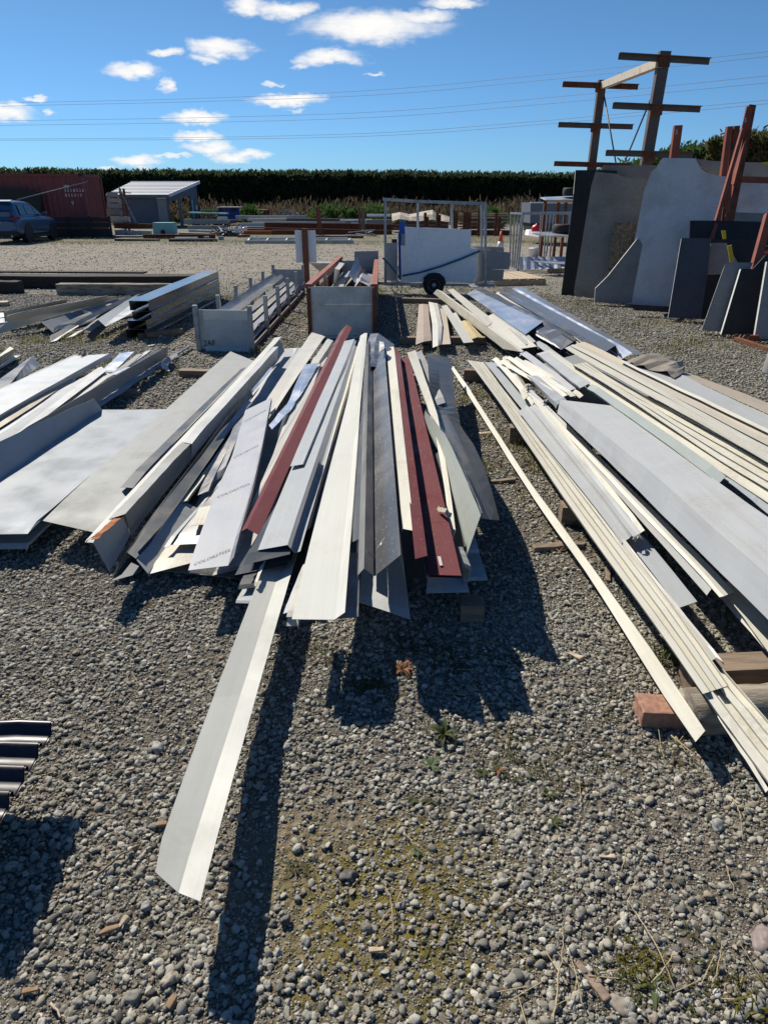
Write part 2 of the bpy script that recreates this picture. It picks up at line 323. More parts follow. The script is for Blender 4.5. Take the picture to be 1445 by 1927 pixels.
def text_sheet(s, parent, i, t0, t1, f0, f1, size, mat, lift=0.0025):
    """lettering that follows strip i of a sheet: from (across f0, along t0) to (across f1, along t1)"""
    rows = ROWS[parent]; n = len(rows[0])-1
    def at(a, t):
        j = min(n-1, max(0, int(t*n))); f = t*n - j
        return rows[i][j].lerp(rows[i][j+1], f).lerp(rows[i+1][j].lerp(rows[i+1][j+1], f), a)
    p, q = at(f0, t0), at(f1, t1); wid = (q-p).length; L = ((rows[i][n]-rows[i][0]).length)
    cu = bpy.data.curves.new('print', 'FONT'); cu.body = s; cu.resolution_u = 2; ob = bpy.data.objects.new('print', cu); COL.objects.link(ob)
    me = bpy.data.meshes.new_from_object(ob.evaluated_get(bpy.context.evaluated_depsgraph_get())); COL.objects.unlink(ob); bpy.data.objects.remove(ob)
    w = max(v.co.x for v in me.vertices); k = size or wid/w; mb = MB()
    for v in me.vertices:
        x = v.co.x/w; a = f0+(f1-f0)*x; t = t0+(t1-t0)*x + v.co.y*k/L; b = at(a, t)
        nn = (at(min(1, a+.05), t)-at(max(0, a-.05), t)).cross(at(a, min(1, t+.01))-at(a, max(0, t-.01))).normalized()
        mb.v.append(b + nn*lift)
    mb.f = [tuple(p_.vertices) for p_ in me.polygons]
    return mk('lettering', mb, mat, parent)
def text_on(s, o, u, up, size, mat, parent, name='lettering', lift=0.003, thick=0.0):
    cu = bpy.data.curves.new(name, 'FONT'); cu.body = s; cu.size = 1.0; cu.resolution_u = 2; cu.offset = thick
    ob = bpy.data.objects.new(name, cu); COL.objects.link(ob)
    dg = bpy.context.evaluated_depsgraph_get(); me = bpy.data.meshes.new_from_object(ob.evaluated_get(dg))
    COL.objects.unlink(ob); bpy.data.objects.remove(ob)
    u = Vector(u).normalized(); n = u.cross(Vector(up)).normalized(); up = n.cross(u).normalized()
    mb = MB(); mb.add([Vector(o) + u*(v.co.x*size) + up*(v.co.y*size) + n*lift for v in me.vertices], [tuple(p.vertices) for p in me.polygons])
    return mk(name, mb, mat, parent)

def resample(pts, n):
    d = [0.0]
    for a, b in zip(pts, pts[1:]): d.append(d[-1] + (b-a).length)
    out = []
    for i in range(n+1):
        t = d[-1]*i/n; k = 0
        while k < len(d)-2 and d[k+1] < t: k += 1
        f = (t-d[k])/max(1e-9, d[k+1]-d[k]); out.append(pts[k].lerp(pts[k+1], f))
    return out
def smooth_pts(rows):
    return [[rows[i][j] if j in (0, len(rows[i])-1) else (rows[i][j-1] + rows[i][j]*2 + rows[i][j+1])/4 for j in range(len(rows[i]))] for i in range(len(rows))]
ZS = [1.0]
def F(label, mat, rails, group=None, name='steel_flashing', cat='flashing', n=14, th=0.0016, wav=0.002, parent=None, soft=0):
    """a folded sheet: each rail is one fold or edge, near end to far end, as (px, py, height) points"""
    rows = []
    for r in rails:
        if not isinstance(r[0], (tuple, list, Vector)): r = [tuple(r[i:i+3]) for i in range(0, len(r), 3)]
        rows.append(resample([p if isinstance(p, Vector) else P(p[0], p[1], p[2]*ZS[0]) for p in r], n))
    for _ in range(soft): rows = smooth_pts(rows)
    ph = random.random()*50; bow = random.uniform(-1, 1)*.006 if parent is None and wav else 0; tw = random.uniform(-1, 1)*.004 if parent is None and wav else 0
    for i, row in enumerate(rows):
        for j, p in enumerate(row):
            if 0 < j < n: f_ = j/n; p.z += wav*mnoise.noise(Vector((j*0.55+ph, i*0.35, ph)))*2 + bow*math.sin(math.pi*f_) + tw*math.sin(2*math.pi*f_)*(i-len(rows)/2) + wav*1.5*max(0, mnoise.noise(Vector((j*2.3+ph, i*.8, 3)))-.35)
    if parent is None and len(rows) == 2 and wav == .002 and name == 'steel_flashing' and (rows[0][0]-rows[1][0]).length > .03:
        ax = (rows[1][0]-rows[0][0]).normalized(); rows.append([p + ax*.003 - Vector((0, 0, .013)) for p in rows[1]])
    if parent is None and wav == .002 and n >= 14:                 # ends that have been stepped on and bent
        dr, sp_n = random.uniform(0, .014), random.uniform(.05, .10); dr2 = random.uniform(-.004, .010)
        for row in rows:
            for j, p in enumerate(row):
                f = j/n
                if f < sp_n: p.z -= dr*(1-f/sp_n)**1.5
                if f > .92: p.z -= dr2*((f-.92)/.08)**1.5
    m, L = len(rows), n+1; mb = MB(); uv = []
    nrm = [[None]*L for _ in range(m)]
    for i in range(m):
        for j in range(L):
            a = rows[i][min(j+1, n)] - rows[i][max(j-1, 0)]; b = rows[min(i+1, m-1)][j] - rows[max(i-1, 0)][j]
            c = b.cross(a); nrm[i][j] = c.normalized() if c.length > 1e-9 else Vector((0, 0, 1))
    acc = [0.0]
    for i in range(1, m): acc.append(acc[-1] + (rows[i][0]-rows[i-1][0]).length)
    off = random.random()*20
    for side in (0, 1):
        for i in range(m):
            for j in range(L):
                mb.v.append(rows[i][j] - nrm[i][j]*(th*side)); uv.append((acc[i]+off, (rows[i][j]-rows[i][0]).length + off))
    K = m*L; g = lambda i, j, s=0: s*K + i*L + j
    for i in range(m-1):
        for j in range(n):
            mb.f.append((g(i, j), g(i+1, j), g(i+1, j+1), g(i, j+1))); mb.f.append((g(i, j, 1), g(i, j+1, 1), g(i+1, j+1, 1), g(i+1, j, 1)))
        mb.f.append((g(i, 0), g(i, 0, 1), g(i+1, 0, 1), g(i+1, 0))); mb.f.append((g(i, n), g(i+1, n), g(i+1, n, 1), g(i, n, 1)))
    for j in range(n):
        mb.f.append((g(0, j), g(0, j+1), g(0, j+1, 1), g(0, j, 1))); mb.f.append((g(m-1, j), g(m-1, j, 1), g(m-1, j+1, 1), g(m-1, j+1)))
    mb.uv = uv
    o = mk(name, mb, mat, parent); ROWS[o] = rows
    if parent is None: props(o, label, cat, group)
    elif label: o['label'] = label
    return o
# ------------------------------------------------------------------ ground
def ground_height(x, y):
    d = math.hypot(x, y)
    k = max(0.0, 1-d/14.0)
    return k*(0.012*mnoise.noise(Vector((x*1.3, y*1.3, 4))) + 0.006*mnoise.noise(Vector((x*4, y*4, 9))))
DIRT_C, DIRT2_C, MOSS_C = P(600, 1620), P(640, 1700), P(760, 1690)
def build_ground():
    t = NT('gravel_ground'); o = t.co('Object')
    big, mid = t.noise(o, 0.35, 5), t.noise(o, 1.7, 5)
    fine = t.noise(o, 26, 6, 0.7); grit = t.noise(o, 120, 4, 0.7)
    vo = t.n('TexVoronoi'); vo.inputs['Scale'].default_value = 38; t.L.new(o, vo.inputs['Vector'])
    vf = t.n('TexVoronoi'); vf.feature = 'F1'; vf.inputs['Scale'].default_value = 16; t.L.new(o, vf.inputs['Vector'])
    stone = t.n('SeparateColor'); t.L.new(vo.outputs['Color'], stone.inputs[0])
    stone2 = t.n('SeparateColor'); t.L.new(vf.outputs['Color'], stone2.inputs[0])
    base = t.mix(t.ramp(mid, 0.35, 0.7), (0.100, 0.080, 0.056, 1), (0.055, 0.046, 0.034, 1))
    base = t.mix(t.ramp(fine, 0.35, 0.65, 0, 0.6), base, (0.20, 0.165, 0.12, 1))
    g = t.math('ADD', t.math('MULTIPLY', stone.outputs[0], 0.55), t.math('MULTIPLY', stone2.outputs[1], 0.45))
    peb = t.mix(g, (0.075, 0.072, 0.062, 1), (0.32, 0.295, 0.25, 1))
    sep = t.n('SeparateXYZ'); t.L.new(o, sep.inputs[0])
    far = t.ramp(sep.outputs[1], 2.5, 9.0, 0.25, 0.85)
    c = t.mix(far, base, peb)
    # the vehicle track across the yard: paler, dusty
    jit = t.math('MULTIPLY', t.math('SUBTRACT', big, 0.5), 7.0)
    yy = t.math('ADD', sep.outputs[1], jit)
    track = t.math('MULTIPLY', t.ramp(yy, 14.5, 18.5), t.ramp(yy, 29.5, 33.0, 1, 0))
    c = t.mix(t.math('MULTIPLY', track, 0.86), c, t.mix(t.ramp(mid, 0.3, 0.7), (0.325, 0.285, 0.235, 1), (0.24, 0.215, 0.18, 1)))
    c = t.mix(t.math('MULTIPLY', t.math('MULTIPLY', track, t.ramp(grit, 0.5, 0.62)), 0.55), c, (0.10, 0.09, 0.075, 1))
    # moss and thin weeds creeping over damp places
    def patch(cx, cy, r0, r1):
        v = t.n('VectorMath', operation='DISTANCE'); t.L.new(o, v.inputs[0]); v.inputs[1].default_value = (cx, cy, 0)
        return t.ramp(t.math('ADD', v.outputs['Value'], t.math('MULTIPLY', t.math('SUBTRACT', t.noise(o, 5, 4), 0.5), 0.5)), r0, r1, 1, 0)
    dirt = t.math('MAXIMUM', patch(DIRT_C.x, DIRT_C.y, 0.10, 0.38), patch(DIRT2_C.x-.1, DIRT2_C.y, 0.10, 0.32))
    c = t.mix(t.math('MULTIPLY', dirt, 0.75), c, t.mix(grit, (0.15, 0.118, 0.08, 1), (0.30, 0.245, 0.175, 1)))
    moss = t.math('MULTIPLY', t.math('MAXIMUM', patch(MOSS_C.x, MOSS_C.y, 0.12, 0.46), patch(MOSS_C.x-.12, MOSS_C.y-.05, 0.08, 0.34)), t.ramp(t.noise(o, 30, 5, 0.7), 0.36, 0.54))
    c = t.mix(t.math('MULTIPLY', moss, 0.9), c, t.mix(grit, (0.055, 0.046, 0.010, 1), (0.21, 0.165, 0.020, 1)))
    weeds = t.math('MULTIPLY', t.ramp(big, 0.50, 0.66), t.math('MULTIPLY', t.ramp(sep.outputs[1], 2.0, 5.0), t.ramp(t.noise(o, 3.5, 6, 0.7), 0.46, 0.62)))
    weeds = t.math('MULTIPLY', weeds, t.ramp(track, 0.1, 0.5, 1, 0))
    c = t.mix(t.math('MULTIPLY', weeds, 0.55), c, (0.095, 0.10, 0.035, 1))
    verge = t.math('MULTIPLY', t.ramp(yy, 28.0, 32.0), t.ramp(sep.outputs[1], 30, 44, 1, 0.4)); verge = t.math('MULTIPLY', verge, t.ramp(t.noise(o, 0.9, 6, 0.7), 0.40, 0.6))
    c = t.mix(t.math('MULTIPLY', verge, 0.7), c, (0.13, 0.14, 0.05, 1))
    t.L.new(c, t.b.inputs['Base Color']); t.b.inputs['Roughness'].default_value = 0.95; t.b.inputs['Specular IOR Level'].default_value = 0.15
    hh = t.math('ADD', t.math('MULTIPLY', vo.outputs['Distance'], -1.0), t.math('ADD', fine, t.math('MULTIPLY', grit, 0.35)))
    t.bump(hh, 0.9, 0.02)
    def lin(a, b, n): return [a+(b-a)*i/n for i in range(n+1)]
    xs = lin(-600, -30, 8)[:-1] + lin(-30, -8, 12)[:-1] + lin(-8, 8, 110)[:-1] + lin(8, 30, 12)[:-1] + lin(30, 600, 8)
    ys = lin(-80, -1, 6)[:-1] + lin(-1, 9, 90)[:-1] + lin(9, 20, 40)[:-1] + lin(20, 80, 20)[:-1] + lin(80, 1200, 8)
    mb = MB(); nx = len(xs)
    mb.v = [Vector((x, y, ground_height(x, y))) for y in ys for x in xs]
    mb.f = [(j*nx+i, j*nx+i+1, (j+1)*nx+i+1, (j+1)*nx+i) for j in range(len(ys)-1) for i in range(nx-1)]
    g = mk('ground', mb, t.m, None, True, origin=(0, 0, 0)); props(g, kind='structure')
build_ground()

# ------------------------------------------------------------------ gravel: every pebble is a real stone
def pebble_meshes():
    out = []
    t = NT('river_pebble'); a = t.n('Attribute', attribute_type='INSTANCER', attribute_name='tint')
    k = t.n('SeparateColor'); t.L.new(a.outputs['Color'], k.inputs[0])
    o = t.co('Object'); nz = t.noise(o, 3.0, 5, 0.65)
    c = t.mix(k.outputs[0], (0.058, 0.057, 0.051, 1), (0.50, 0.478, 0.405, 1))
    c = t.mix(t.ramp(k.outputs[1], 0.70, 0.98, 0, 0.75), c, (0.25, 0.205, 0.14, 1))
    c = t.mix(t.ramp(k.outputs[2], 0.93, 1.0, 0, 0.5), c, (0.27, 0.19, 0.13, 1))
    c = t.mix(t.ramp(nz, 0.42, 0.72, 0, 0.45), c, (0.17, 0.145, 0.115, 1))
    sepz = t.n('SeparateXYZ'); t.L.new(o, sepz.inputs[0])
    t.L.new(c, t.b.inputs['Base Color']); t.b.inputs['Roughness'].default_value = 0.72; t.b.inputs['Specular IOR Level'].default_value = 0.3
    t.bump(t.noise(o, 14, 4, 0.7), 0.35, 0.08)
    for s in range(14):
        me = bpy.data.meshes.new('pebble'); import bmesh
        bm = bmesh.new(); rr = random.Random(s)
        if s < 8:
            bmesh.ops.create_icosphere(bm, subdivisions=3 if s < 3 else 2, radius=0.5)
            sc = (1, rr.uniform(0.55, 0.92), rr.uniform(0.34, 0.58)); e = rr.uniform(1.0, 1.5); off = Vector((s*7.3, 2, 5))
            for v in bm.verts:
                d = v.co.normalized(); k2 = 1 + 0.50*mnoise.noise(d*1.1+off) + 0.22*mnoise.noise(d*2.7+off)
                v.co = Vector((d.x*sc[0], d.y*sc[1], d.z*sc[2]))*0.5*k2
            sm = True
        else:
            rr_y, rr_z = rr.uniform(.6, .95), rr.uniform(.35, .6)
            for _ in range((13, 9, 16, 11, 18, 10)[s-8]):
                d = Vector((rr.gauss(0, 1), rr.gauss(0, 1), rr.gauss(0, 1))).normalized()*0.5
                bm.verts.new((d.x, d.y*rr_y, d.z*rr_z))
            bmesh.ops.convex_hull(bm, input=list(bm.verts)); bmesh.ops.bevel(bm, geom=list(bm.edges), offset=0.035, segments=1, affect='EDGES', profile=0.5)
            sm = False
        bm.to_mesh(me); bm.free()
        if sm: me.polygons.foreach_set('use_smooth', [True]*len(me.polygons))
        me.materials.append(t.m); out.append(me)
    return out
def dist_field(x, y):
    """0 where the bare dirt and moss show, 1 where stones lie thick"""
    n = mnoise.noise(Vector((x*1.1, y*1.1, 2.2)))*0.5 + mnoise.noise(Vector((x*2.9, y*2.9, 7.7)))*0.35
    v = 0.80 + 1.15*n
    for c, r in ((DIRT_C, 0.36), (DIRT2_C, 0.30), (MOSS_C, 0.34)):
        d = math.hypot((x-c.x), (y-c.y)*0.85)/r
        if d < 1.3: v = min(v, 0.22 + 0.95*max(0, d-0.40) + 0.3*n)
    return max(0.04, min(1.0, v))
def gravel():
    pts, sc, rot, idx, tint = [], [], [], [], []
    def scatter(n, y0, y1, smin, smax, pw, fall, pick=None, bury=0.18, keep=1.0):
        for _ in range(n):
            y = y0*((y1/y0)**random.random()) if fall else random.uniform(y0, y1)
            hw = 0.60*y + (2.3 if y0 < 12 else 3)
            x = random.uniform(-hw, hw)
            f = dist_field(x, y)
            if random.random() > f*keep + (0.02): continue
            far = y0 > 12
            if far and 15.5 < y < 30.5 and random.random() > .6: continue
            s = smin*((smax/smin)**(random.random()**pw))
            pts.append((x, y, ground_height(x, y) + s*(0.30 - 1.3*bury*random.random()))); sc.append(s)
            k = random.random()
            ang = random.random() < 0.6
            rot.append((random.gauss(0, .28), random.gauss(0, .28), random.uniform(0, 6.28)))
            idx.append(random.randrange(8, 14) if ang else random.randrange(8))
            tint.append((min(1, max(0, random.gauss(0.72 if far else 0.5, 0.24))), random.random(), random.random()))
    scatter(190000, 0.55, 2.5, 0.007, 0.028, 1.9, False)
    scatter(300000, 0.55, 2.8, 0.0028, 0.008, 1.0, False, keep=2.6)
    scatter(300000, 2.3, 5.6, 0.0075, 0.029, 2.0, False)
    scatter(125000, 2.2, 4.4, 0.005, 0.010, 1.0, False)
    scatter(220000, 5.0, 13.5, 0.014, 0.040, 1.7, False)
    scatter(90000, 13.0, 33.0, 0.020, 0.055, 2.2, False, keep=.8)
    for _ in range(150):                       # a few larger stones
        y = random.uniform(0.6, 7); x = random.uniform(-0.6*y-.8, 0.6*y+.8)
        s = random.uniform(0.028, 0.042); pts.append((x, y, ground_height(x, y)+s*0.12)); sc.append(s)
        rot.append((random.gauss(0, .2), random.gauss(0, .2), random.uniform(0, 6.28))); idx.append(random.randrange(12)); tint.append((random.uniform(.3, .8), random.random(), random.random()))
    me = bpy.data.meshes.new('gravel'); me.from_pydata(pts, [], [])
    a = me.attributes.new('s', 'FLOAT', 'POINT'); a.data.foreach_set('value', np.array(sc, np.float32))
    a = me.attributes.new('r', 'FLOAT_VECTOR', 'POINT'); a.data.foreach_set('vector', np.array(rot, np.float32).ravel())
    a = me.attributes.new('k', 'INT', 'POINT'); a.data.foreach_set('value', np.array(idx, np.int32))
    a = me.attributes.new('tint', 'FLOAT_COLOR', 'POINT'); a.data.foreach_set('color', np.array([(*c, 1) for c in tint], np.float32).ravel())
    ob = bpy.data.objects.new('gravel', me); COL.objects.link(ob); props(ob, kind='stuff')
    ng = bpy.data.node_groups.new('gravel_scatter', 'GeometryNodeTree')
    ng.interface.new_socket('Geometry', in_out='INPUT', socket_type='NodeSocketGeometry'); ng.interface.new_socket('Geometry', in_out='OUTPUT', socket_type='NodeSocketGeometry')
    N, L = ng.nodes, ng.links; gi, go = N.new('NodeGroupInput'), N.new('NodeGroupOutput')
    ip = N.new('GeometryNodeInstanceOnPoints'); join = N.new('GeometryNodeGeometryToInstance')
    L.new(gi.outputs[0], ip.inputs['Points'])
    lib = bpy.data.collections.new('pebble_shapes')            # not linked to the scene
    for i, pm in enumerate(pebble_meshes()):
        po = bpy.data.objects.new('pebble_shape_%02d' % i, pm); lib.objects.link(po)
    ci = N.new('GeometryNodeCollectionInfo'); ci.inputs[0].default_value = lib; ci.inputs['Separate Children'].default_value = True; ci.inputs['Reset Children'].default_value = True
    N.remove(join)
    L.new(ci.outputs[0], ip.inputs['Instance']); ip.inputs['Pick Instance'].default_value = True
    def attr(nm, ty):
        n = N.new('GeometryNodeInputNamedAttribute'); n.data_type = ty; n.inputs[0].default_value = nm; return n.outputs[0]
    L.new(attr('k', 'INT'), ip.inputs['Instance Index']); L.new(attr('r', 'FLOAT_VECTOR'), ip.inputs['Rotation']); L.new(attr('s', 'FLOAT'), ip.inputs['Scale'])
    L.new(ip.outputs[0], go.inputs[0])
    md = ob.modifiers.new('scatter', 'NODES'); md.node_group = ng
gravel()
# ------------------------------------------------------------------ shipping container
def container():
    Y0, Y1, X1, X0, H = 37.0, 39.44, -14.72, -26.9, 2.85
    t = thing('shipping_container', 'maroon shipping container with faded white numbers at the left', 'shipping container', ((X0+X1)/2, Y0, 0))
    def corr(p, q, n, dep, z0, z1, nm, out):
        mb = MB(); k = 4*n; us = []; d = Vector(q)-Vector(p)
        for i in range(k+1):
            ph = i % 4; off = dep if ph in (0, 1) else 0.0
            us.append(Vector(p) + d*(i/k) + Vector(out)*(-off))
        vs = [u+Vector((0, 0, z0)) for u in us] + [u+Vector((0, 0, z1)) for u in us]
        mb.add(vs, [(i, i+1, k+1+i+1, k+1+i) for i in range(k)]); mk(nm, mb, CONT, t)
    corr((X0, Y0+.03, 0), (X1-.12, Y0+.03, 0), 44, .036, .15, H-.1, 'side_wall', (0, -1, 0))
    corr((X1-.03, Y0+.12, 0), (X1-.03, Y1-.1, 0), 9, .04, .15, H-.1, 'end_wall', (1, 0, 0))
    mk('roof', MB().box(((X0+X1)/2, (Y0+Y1)/2, H-.03), (X1-X0-.04, Y1-Y0-.04, .04)), CONT, t)
    for z, nm in ((.09, 'bottom_rail'), (H-.06, 'top_rail')):
        mk(nm, MB().box(((X0+X1)/2, Y0+.03, z), (X1-X0-.2, .10, .13)), CONT, t); mk(nm, MB().box((X1-.03, (Y0+Y1)/2, z), (.10, Y1-Y0-.2, .13)), CONT, t)
    for (x, y) in ((X1-.06, Y0+.05), (X1-.06, Y1-.05), (X0+.06, Y0+.05)):
        mk('corner_post', MB().box((x, y, H/2), (.15, .15, H-.2)), CONT, t)
        for z in (.06, H-.06): mk('corner_casting', MB().box((x, y, z), (.19, .19, .125)), BLACKST if z > 1 else RUST, t)
    for k, ch in enumerate('3518526'): text_on(ch, Q(122+k*5.6,361,Y0-.02), (1, 0, 0), (0, 0, 1), .20, TRIMW, t, name='numeral', lift=.012)
    for k, ch in enumerate('856310'): text_on(ch, Q(124+k*5.6,370,Y0-.02), (1, 0, 0), (0, 0, 1), .19, TRIMW, t, name='numeral', lift=.012)
    p = Q(136,386,Y0-.02); text_on('9', p, (1, 0, 0), (0, 0, 1), .26, TRIMW, t, name='numeral', lift=.012)
    mk('paper_notice', MB().box((Q(126,351,Y0).x, Y0-.03, Q(126,351,Y0).z), (.26, .01, .14)), PALE, t)
    random.seed(5)
container()
p = [Q(-40,353,36.6), Q(40,355,36.6), Q(78,364,36.6), Q(78,411,36.6), Q(-40,411,36.6)]
props(mk('dark_shape', MB().prism(p, (0, .06, 0)), BLACKST), 'large flat dark shape with a sloping top against the container', 'board')  # flat dark sheet put over the dark area of the container side
props(mk('pole', MB().tube([Q(33,376,35.9), Q(165,342,36.6)], .022, 6), BOARDG, None, True), 'thin grey pole slanting up across the container', 'pole')
st = thing('black_stillage', 'low black steel stillage in front of the container end', 'stillage', Q(150,440,35.5).to_2d().to_3d())
for (z0, z1) in ((.06, .42), (.50, .70), (.74, .93)):
    a, b = Q(95,450,35.4), Q(212,450,35.4); mk('slat_panel', MB().prism([Vector((a.x, a.y, z0)), Vector((b.x, b.y, z0)), Vector((b.x, b.y, z1)), Vector((a.x, a.y, z1))], (0, .04, 0)), BLACKST, st)
for x in (95, 135, 175, 212): p = Q(x, 450, 35.38); mk('post', MB().box((p.x, p.y, .5), (.09, .09, 1.0)), BLACKST, st)

# ------------------------------------------------------------------ car
def car():
    # parked nose away from us; body lofted from cross sections, x across, y along (0 = tail)
    loc = Vector((-15.95, 30.4, 0)); rz = R(3.5)
    t = thing('parked_car', 'blue grey five door car parked at the left frame edge, seen from behind', 'car', loc, rz)
    hw = .92
    def ring(y, w, zb, zs, zt, wt):
        # half ring right side: sill, flank, shoulder, top
        r = [(w*.90, zb), (w*.985, zb+.14), (w, (zb+zs)*.5), (w*.985, zs-.05), (w*.95, zs), (wt, zt)]
        return [Vector((x, y, z)) for x, z in r] + [Vector((-x, y, z)) for x, z in reversed(r)]
    secs = [(0.0, .80, .42, .86, .90, .66), (.06, .87, .32, .95, 1.00, .72), (.20, .905, .26, 1.00, 1.05, .78), (.55, .92, .24, 1.02, 1.07, .80), (1.4, .925, .24, 1.02, 1.06, .82), (2.6, .925, .24, 1.00, 1.04, .80), (3.3, .92, .24, .97, 1.02, .78), (3.9, .90, .25, .93, .99, .72), (4.3, .86, .28, .84, .90, .62), (4.48, .74, .36, .70, .74, .5)]
    mb = MB(); n = 12
    for s in secs: mb.v += ring(*s)
    mb.f = [(i*n+j, i*n+(j+1) % n, (i+1)*n+(j+1) % n, (i+1)*n+j) for i in range(len(secs)-1) for j in range(n)] + [tuple(range(n)), tuple(reversed(range((len(secs)-1)*n, len(secs)*n)))]
    bd = mkl('body', mb, CARP, t, True); sb = bd.modifiers.new('round', 'SUBSURF'); sb.levels = sb.render_levels = 2
    # cabin
    cab = [(.16, .74, 1.03, .60, 1.24), (.42, .78, 1.04, .58, 1.60), (.62, .79, 1.04, .585, 1.655), (1.5, .81, 1.04, .60, 1.675), (2.1, .80, 1.03, .59, 1.63), (2.55, .79, 1.02, .56, 1.50), (3.25, .74, 1.0, .66, 1.03)]
    mb = MB(); m4 = 6
    for (y, wb, zb, wt, zt) in cab: mb.v += [Vector(p) for p in ((wb, y, zb), (wt+.03, y, zb+(zt-zb)*.85), (wt, y, zt), (-wt, y, zt), (-wt-.03, y, zb+(zt-zb)*.85), (-wb, y, zb))]
    mb.f = [(i*m4+j, i*m4+j+1, (i+1)*m4+j+1, (i+1)*m4+j) for i in range(len(cab)-1) for j in range(m4-1)] + [tuple(range(m4)), tuple(reversed(range((len(cab)-1)*m4, len(cab)*m4)))]
    cb = mkl('cabin', mb, CARP, t, True); sb = cb.modifiers.new('round', 'SUBSURF'); sb.levels = sb.render_levels = 2
    def pane(pts, nm='window', mat=GLASS, off=(.012, 0, .004)): return mkl(nm, MB().prism([Vector(p)+Vector(off) for p in pts], (0.004, 0, 0)), mat, t)
    sx = lambda z: .805 - (z-1.04)*.33
    for (y0, y1, y2, y3) in ((.62, 1.22, 1.26, .70), (1.30, 2.12, 2.08, 1.32), (2.18, 2.75, 2.35, 2.14)):
        z0, z1 = 1.10, 1.50
        pane([(sx(z0)+.005, y0, z0), (sx(z0)+.005, y1, z0), (sx(z1)-.0, y2, z1 if y1 < 2.6 else 1.38), (sx(z1)-.0, y3, z1)])
    mkl('rear_window', MB().prism([Vector(p) for p in ((-.60, .205, 1.12), (.60, .205, 1.12), (.53, .37, 1.50), (-.53, .37, 1.50))], (0, -.012, .004)), GLASS, t)
    mkl('rear_spoiler', MB().prism([Vector(p) for p in ((-.58, .36, 1.60), (.58, .36, 1.60), (.58, .60, 1.65), (-.58, .60, 1.65))], (0, 0, .03)), CARP, t)
    for s in (-1, 1):
        mkl('tail_light', MB().prism([Vector((s*x, y, z)) for x, y, z in ((.55, .03, .93), (.80, .07, .92), (.91, .26, .99), (.90, .28, 1.06), (.78, .10, 1.05), (.55, .05, 1.0))], (s*.012, -.02, 0)), REDLENS, t)
        mkl('reflector', MB().box((s*.72, .02, .48), (.16, .03, .05)), REDLENS, t)
        mr = mkl('door_mirror', MB().prism([Vector((s*x, y, z)) for x, y, z in ((.84, 2.62, 1.08), (1.06, 2.58, 1.09), (1.07, 2.66, 1.20), (.88, 2.68, 1.20))], (0, .12, 0)), CARP, t)
    mkl('rear_bumper', MB().box((0, .03, .40), (1.56, .12, .20)), BLACKST, t); mkl('number_plate', MB().box((0, -.005, .86), (.36, .02, .12)), CONEW, t)
    mkl('sill_trim', MB().box((.915, 2.2, .27), (.03, 2.0, .12)), BLACKST, t); mkl('exhaust_pipe', MB().tube([(.55, -.04, .30), (.55, .2, .30)], .045, 10), TUBE, t)
    for s in (-1, 1):
        for y in (.86, 3.56):
            x = s*.80
            M = MW[t]; c = M @ Vector((x, y, .355))
            ar = mkl('wheel_arch', MB().lathe((x+s*.10, y, .36), [(.34, -.03), (.415, -.03), (.415, .03), (.34, .03)], 'X', 26), BLACKST, t)
            w = mk('wheel', MB().lathe(c, [(.24, .11), (.33, .115), (.355, .07), (.355, -.07), (.33, -.115), (.24, -.11)], 'X', 28), RUBBER, t, True)
            rm = MB().lathe(c, [(.245, .0), (.245, s*.10), (.22, s*.10), (.21, s*.06), (.06, s*.07), (.05, s*.10), (.0, s*.10)], 'X', 20)
            for k in range(5):
                a = k*2*math.pi/5; d = Vector((0, math.cos(a), math.sin(a))); rm.bar(c+Vector((s*.09, 0, 0))+d*.04, c+Vector((s*.10, 0, 0))+d*.235, .05, .02, (1, 0, 0))
            mk('rim', rm, RIM, w)
car()

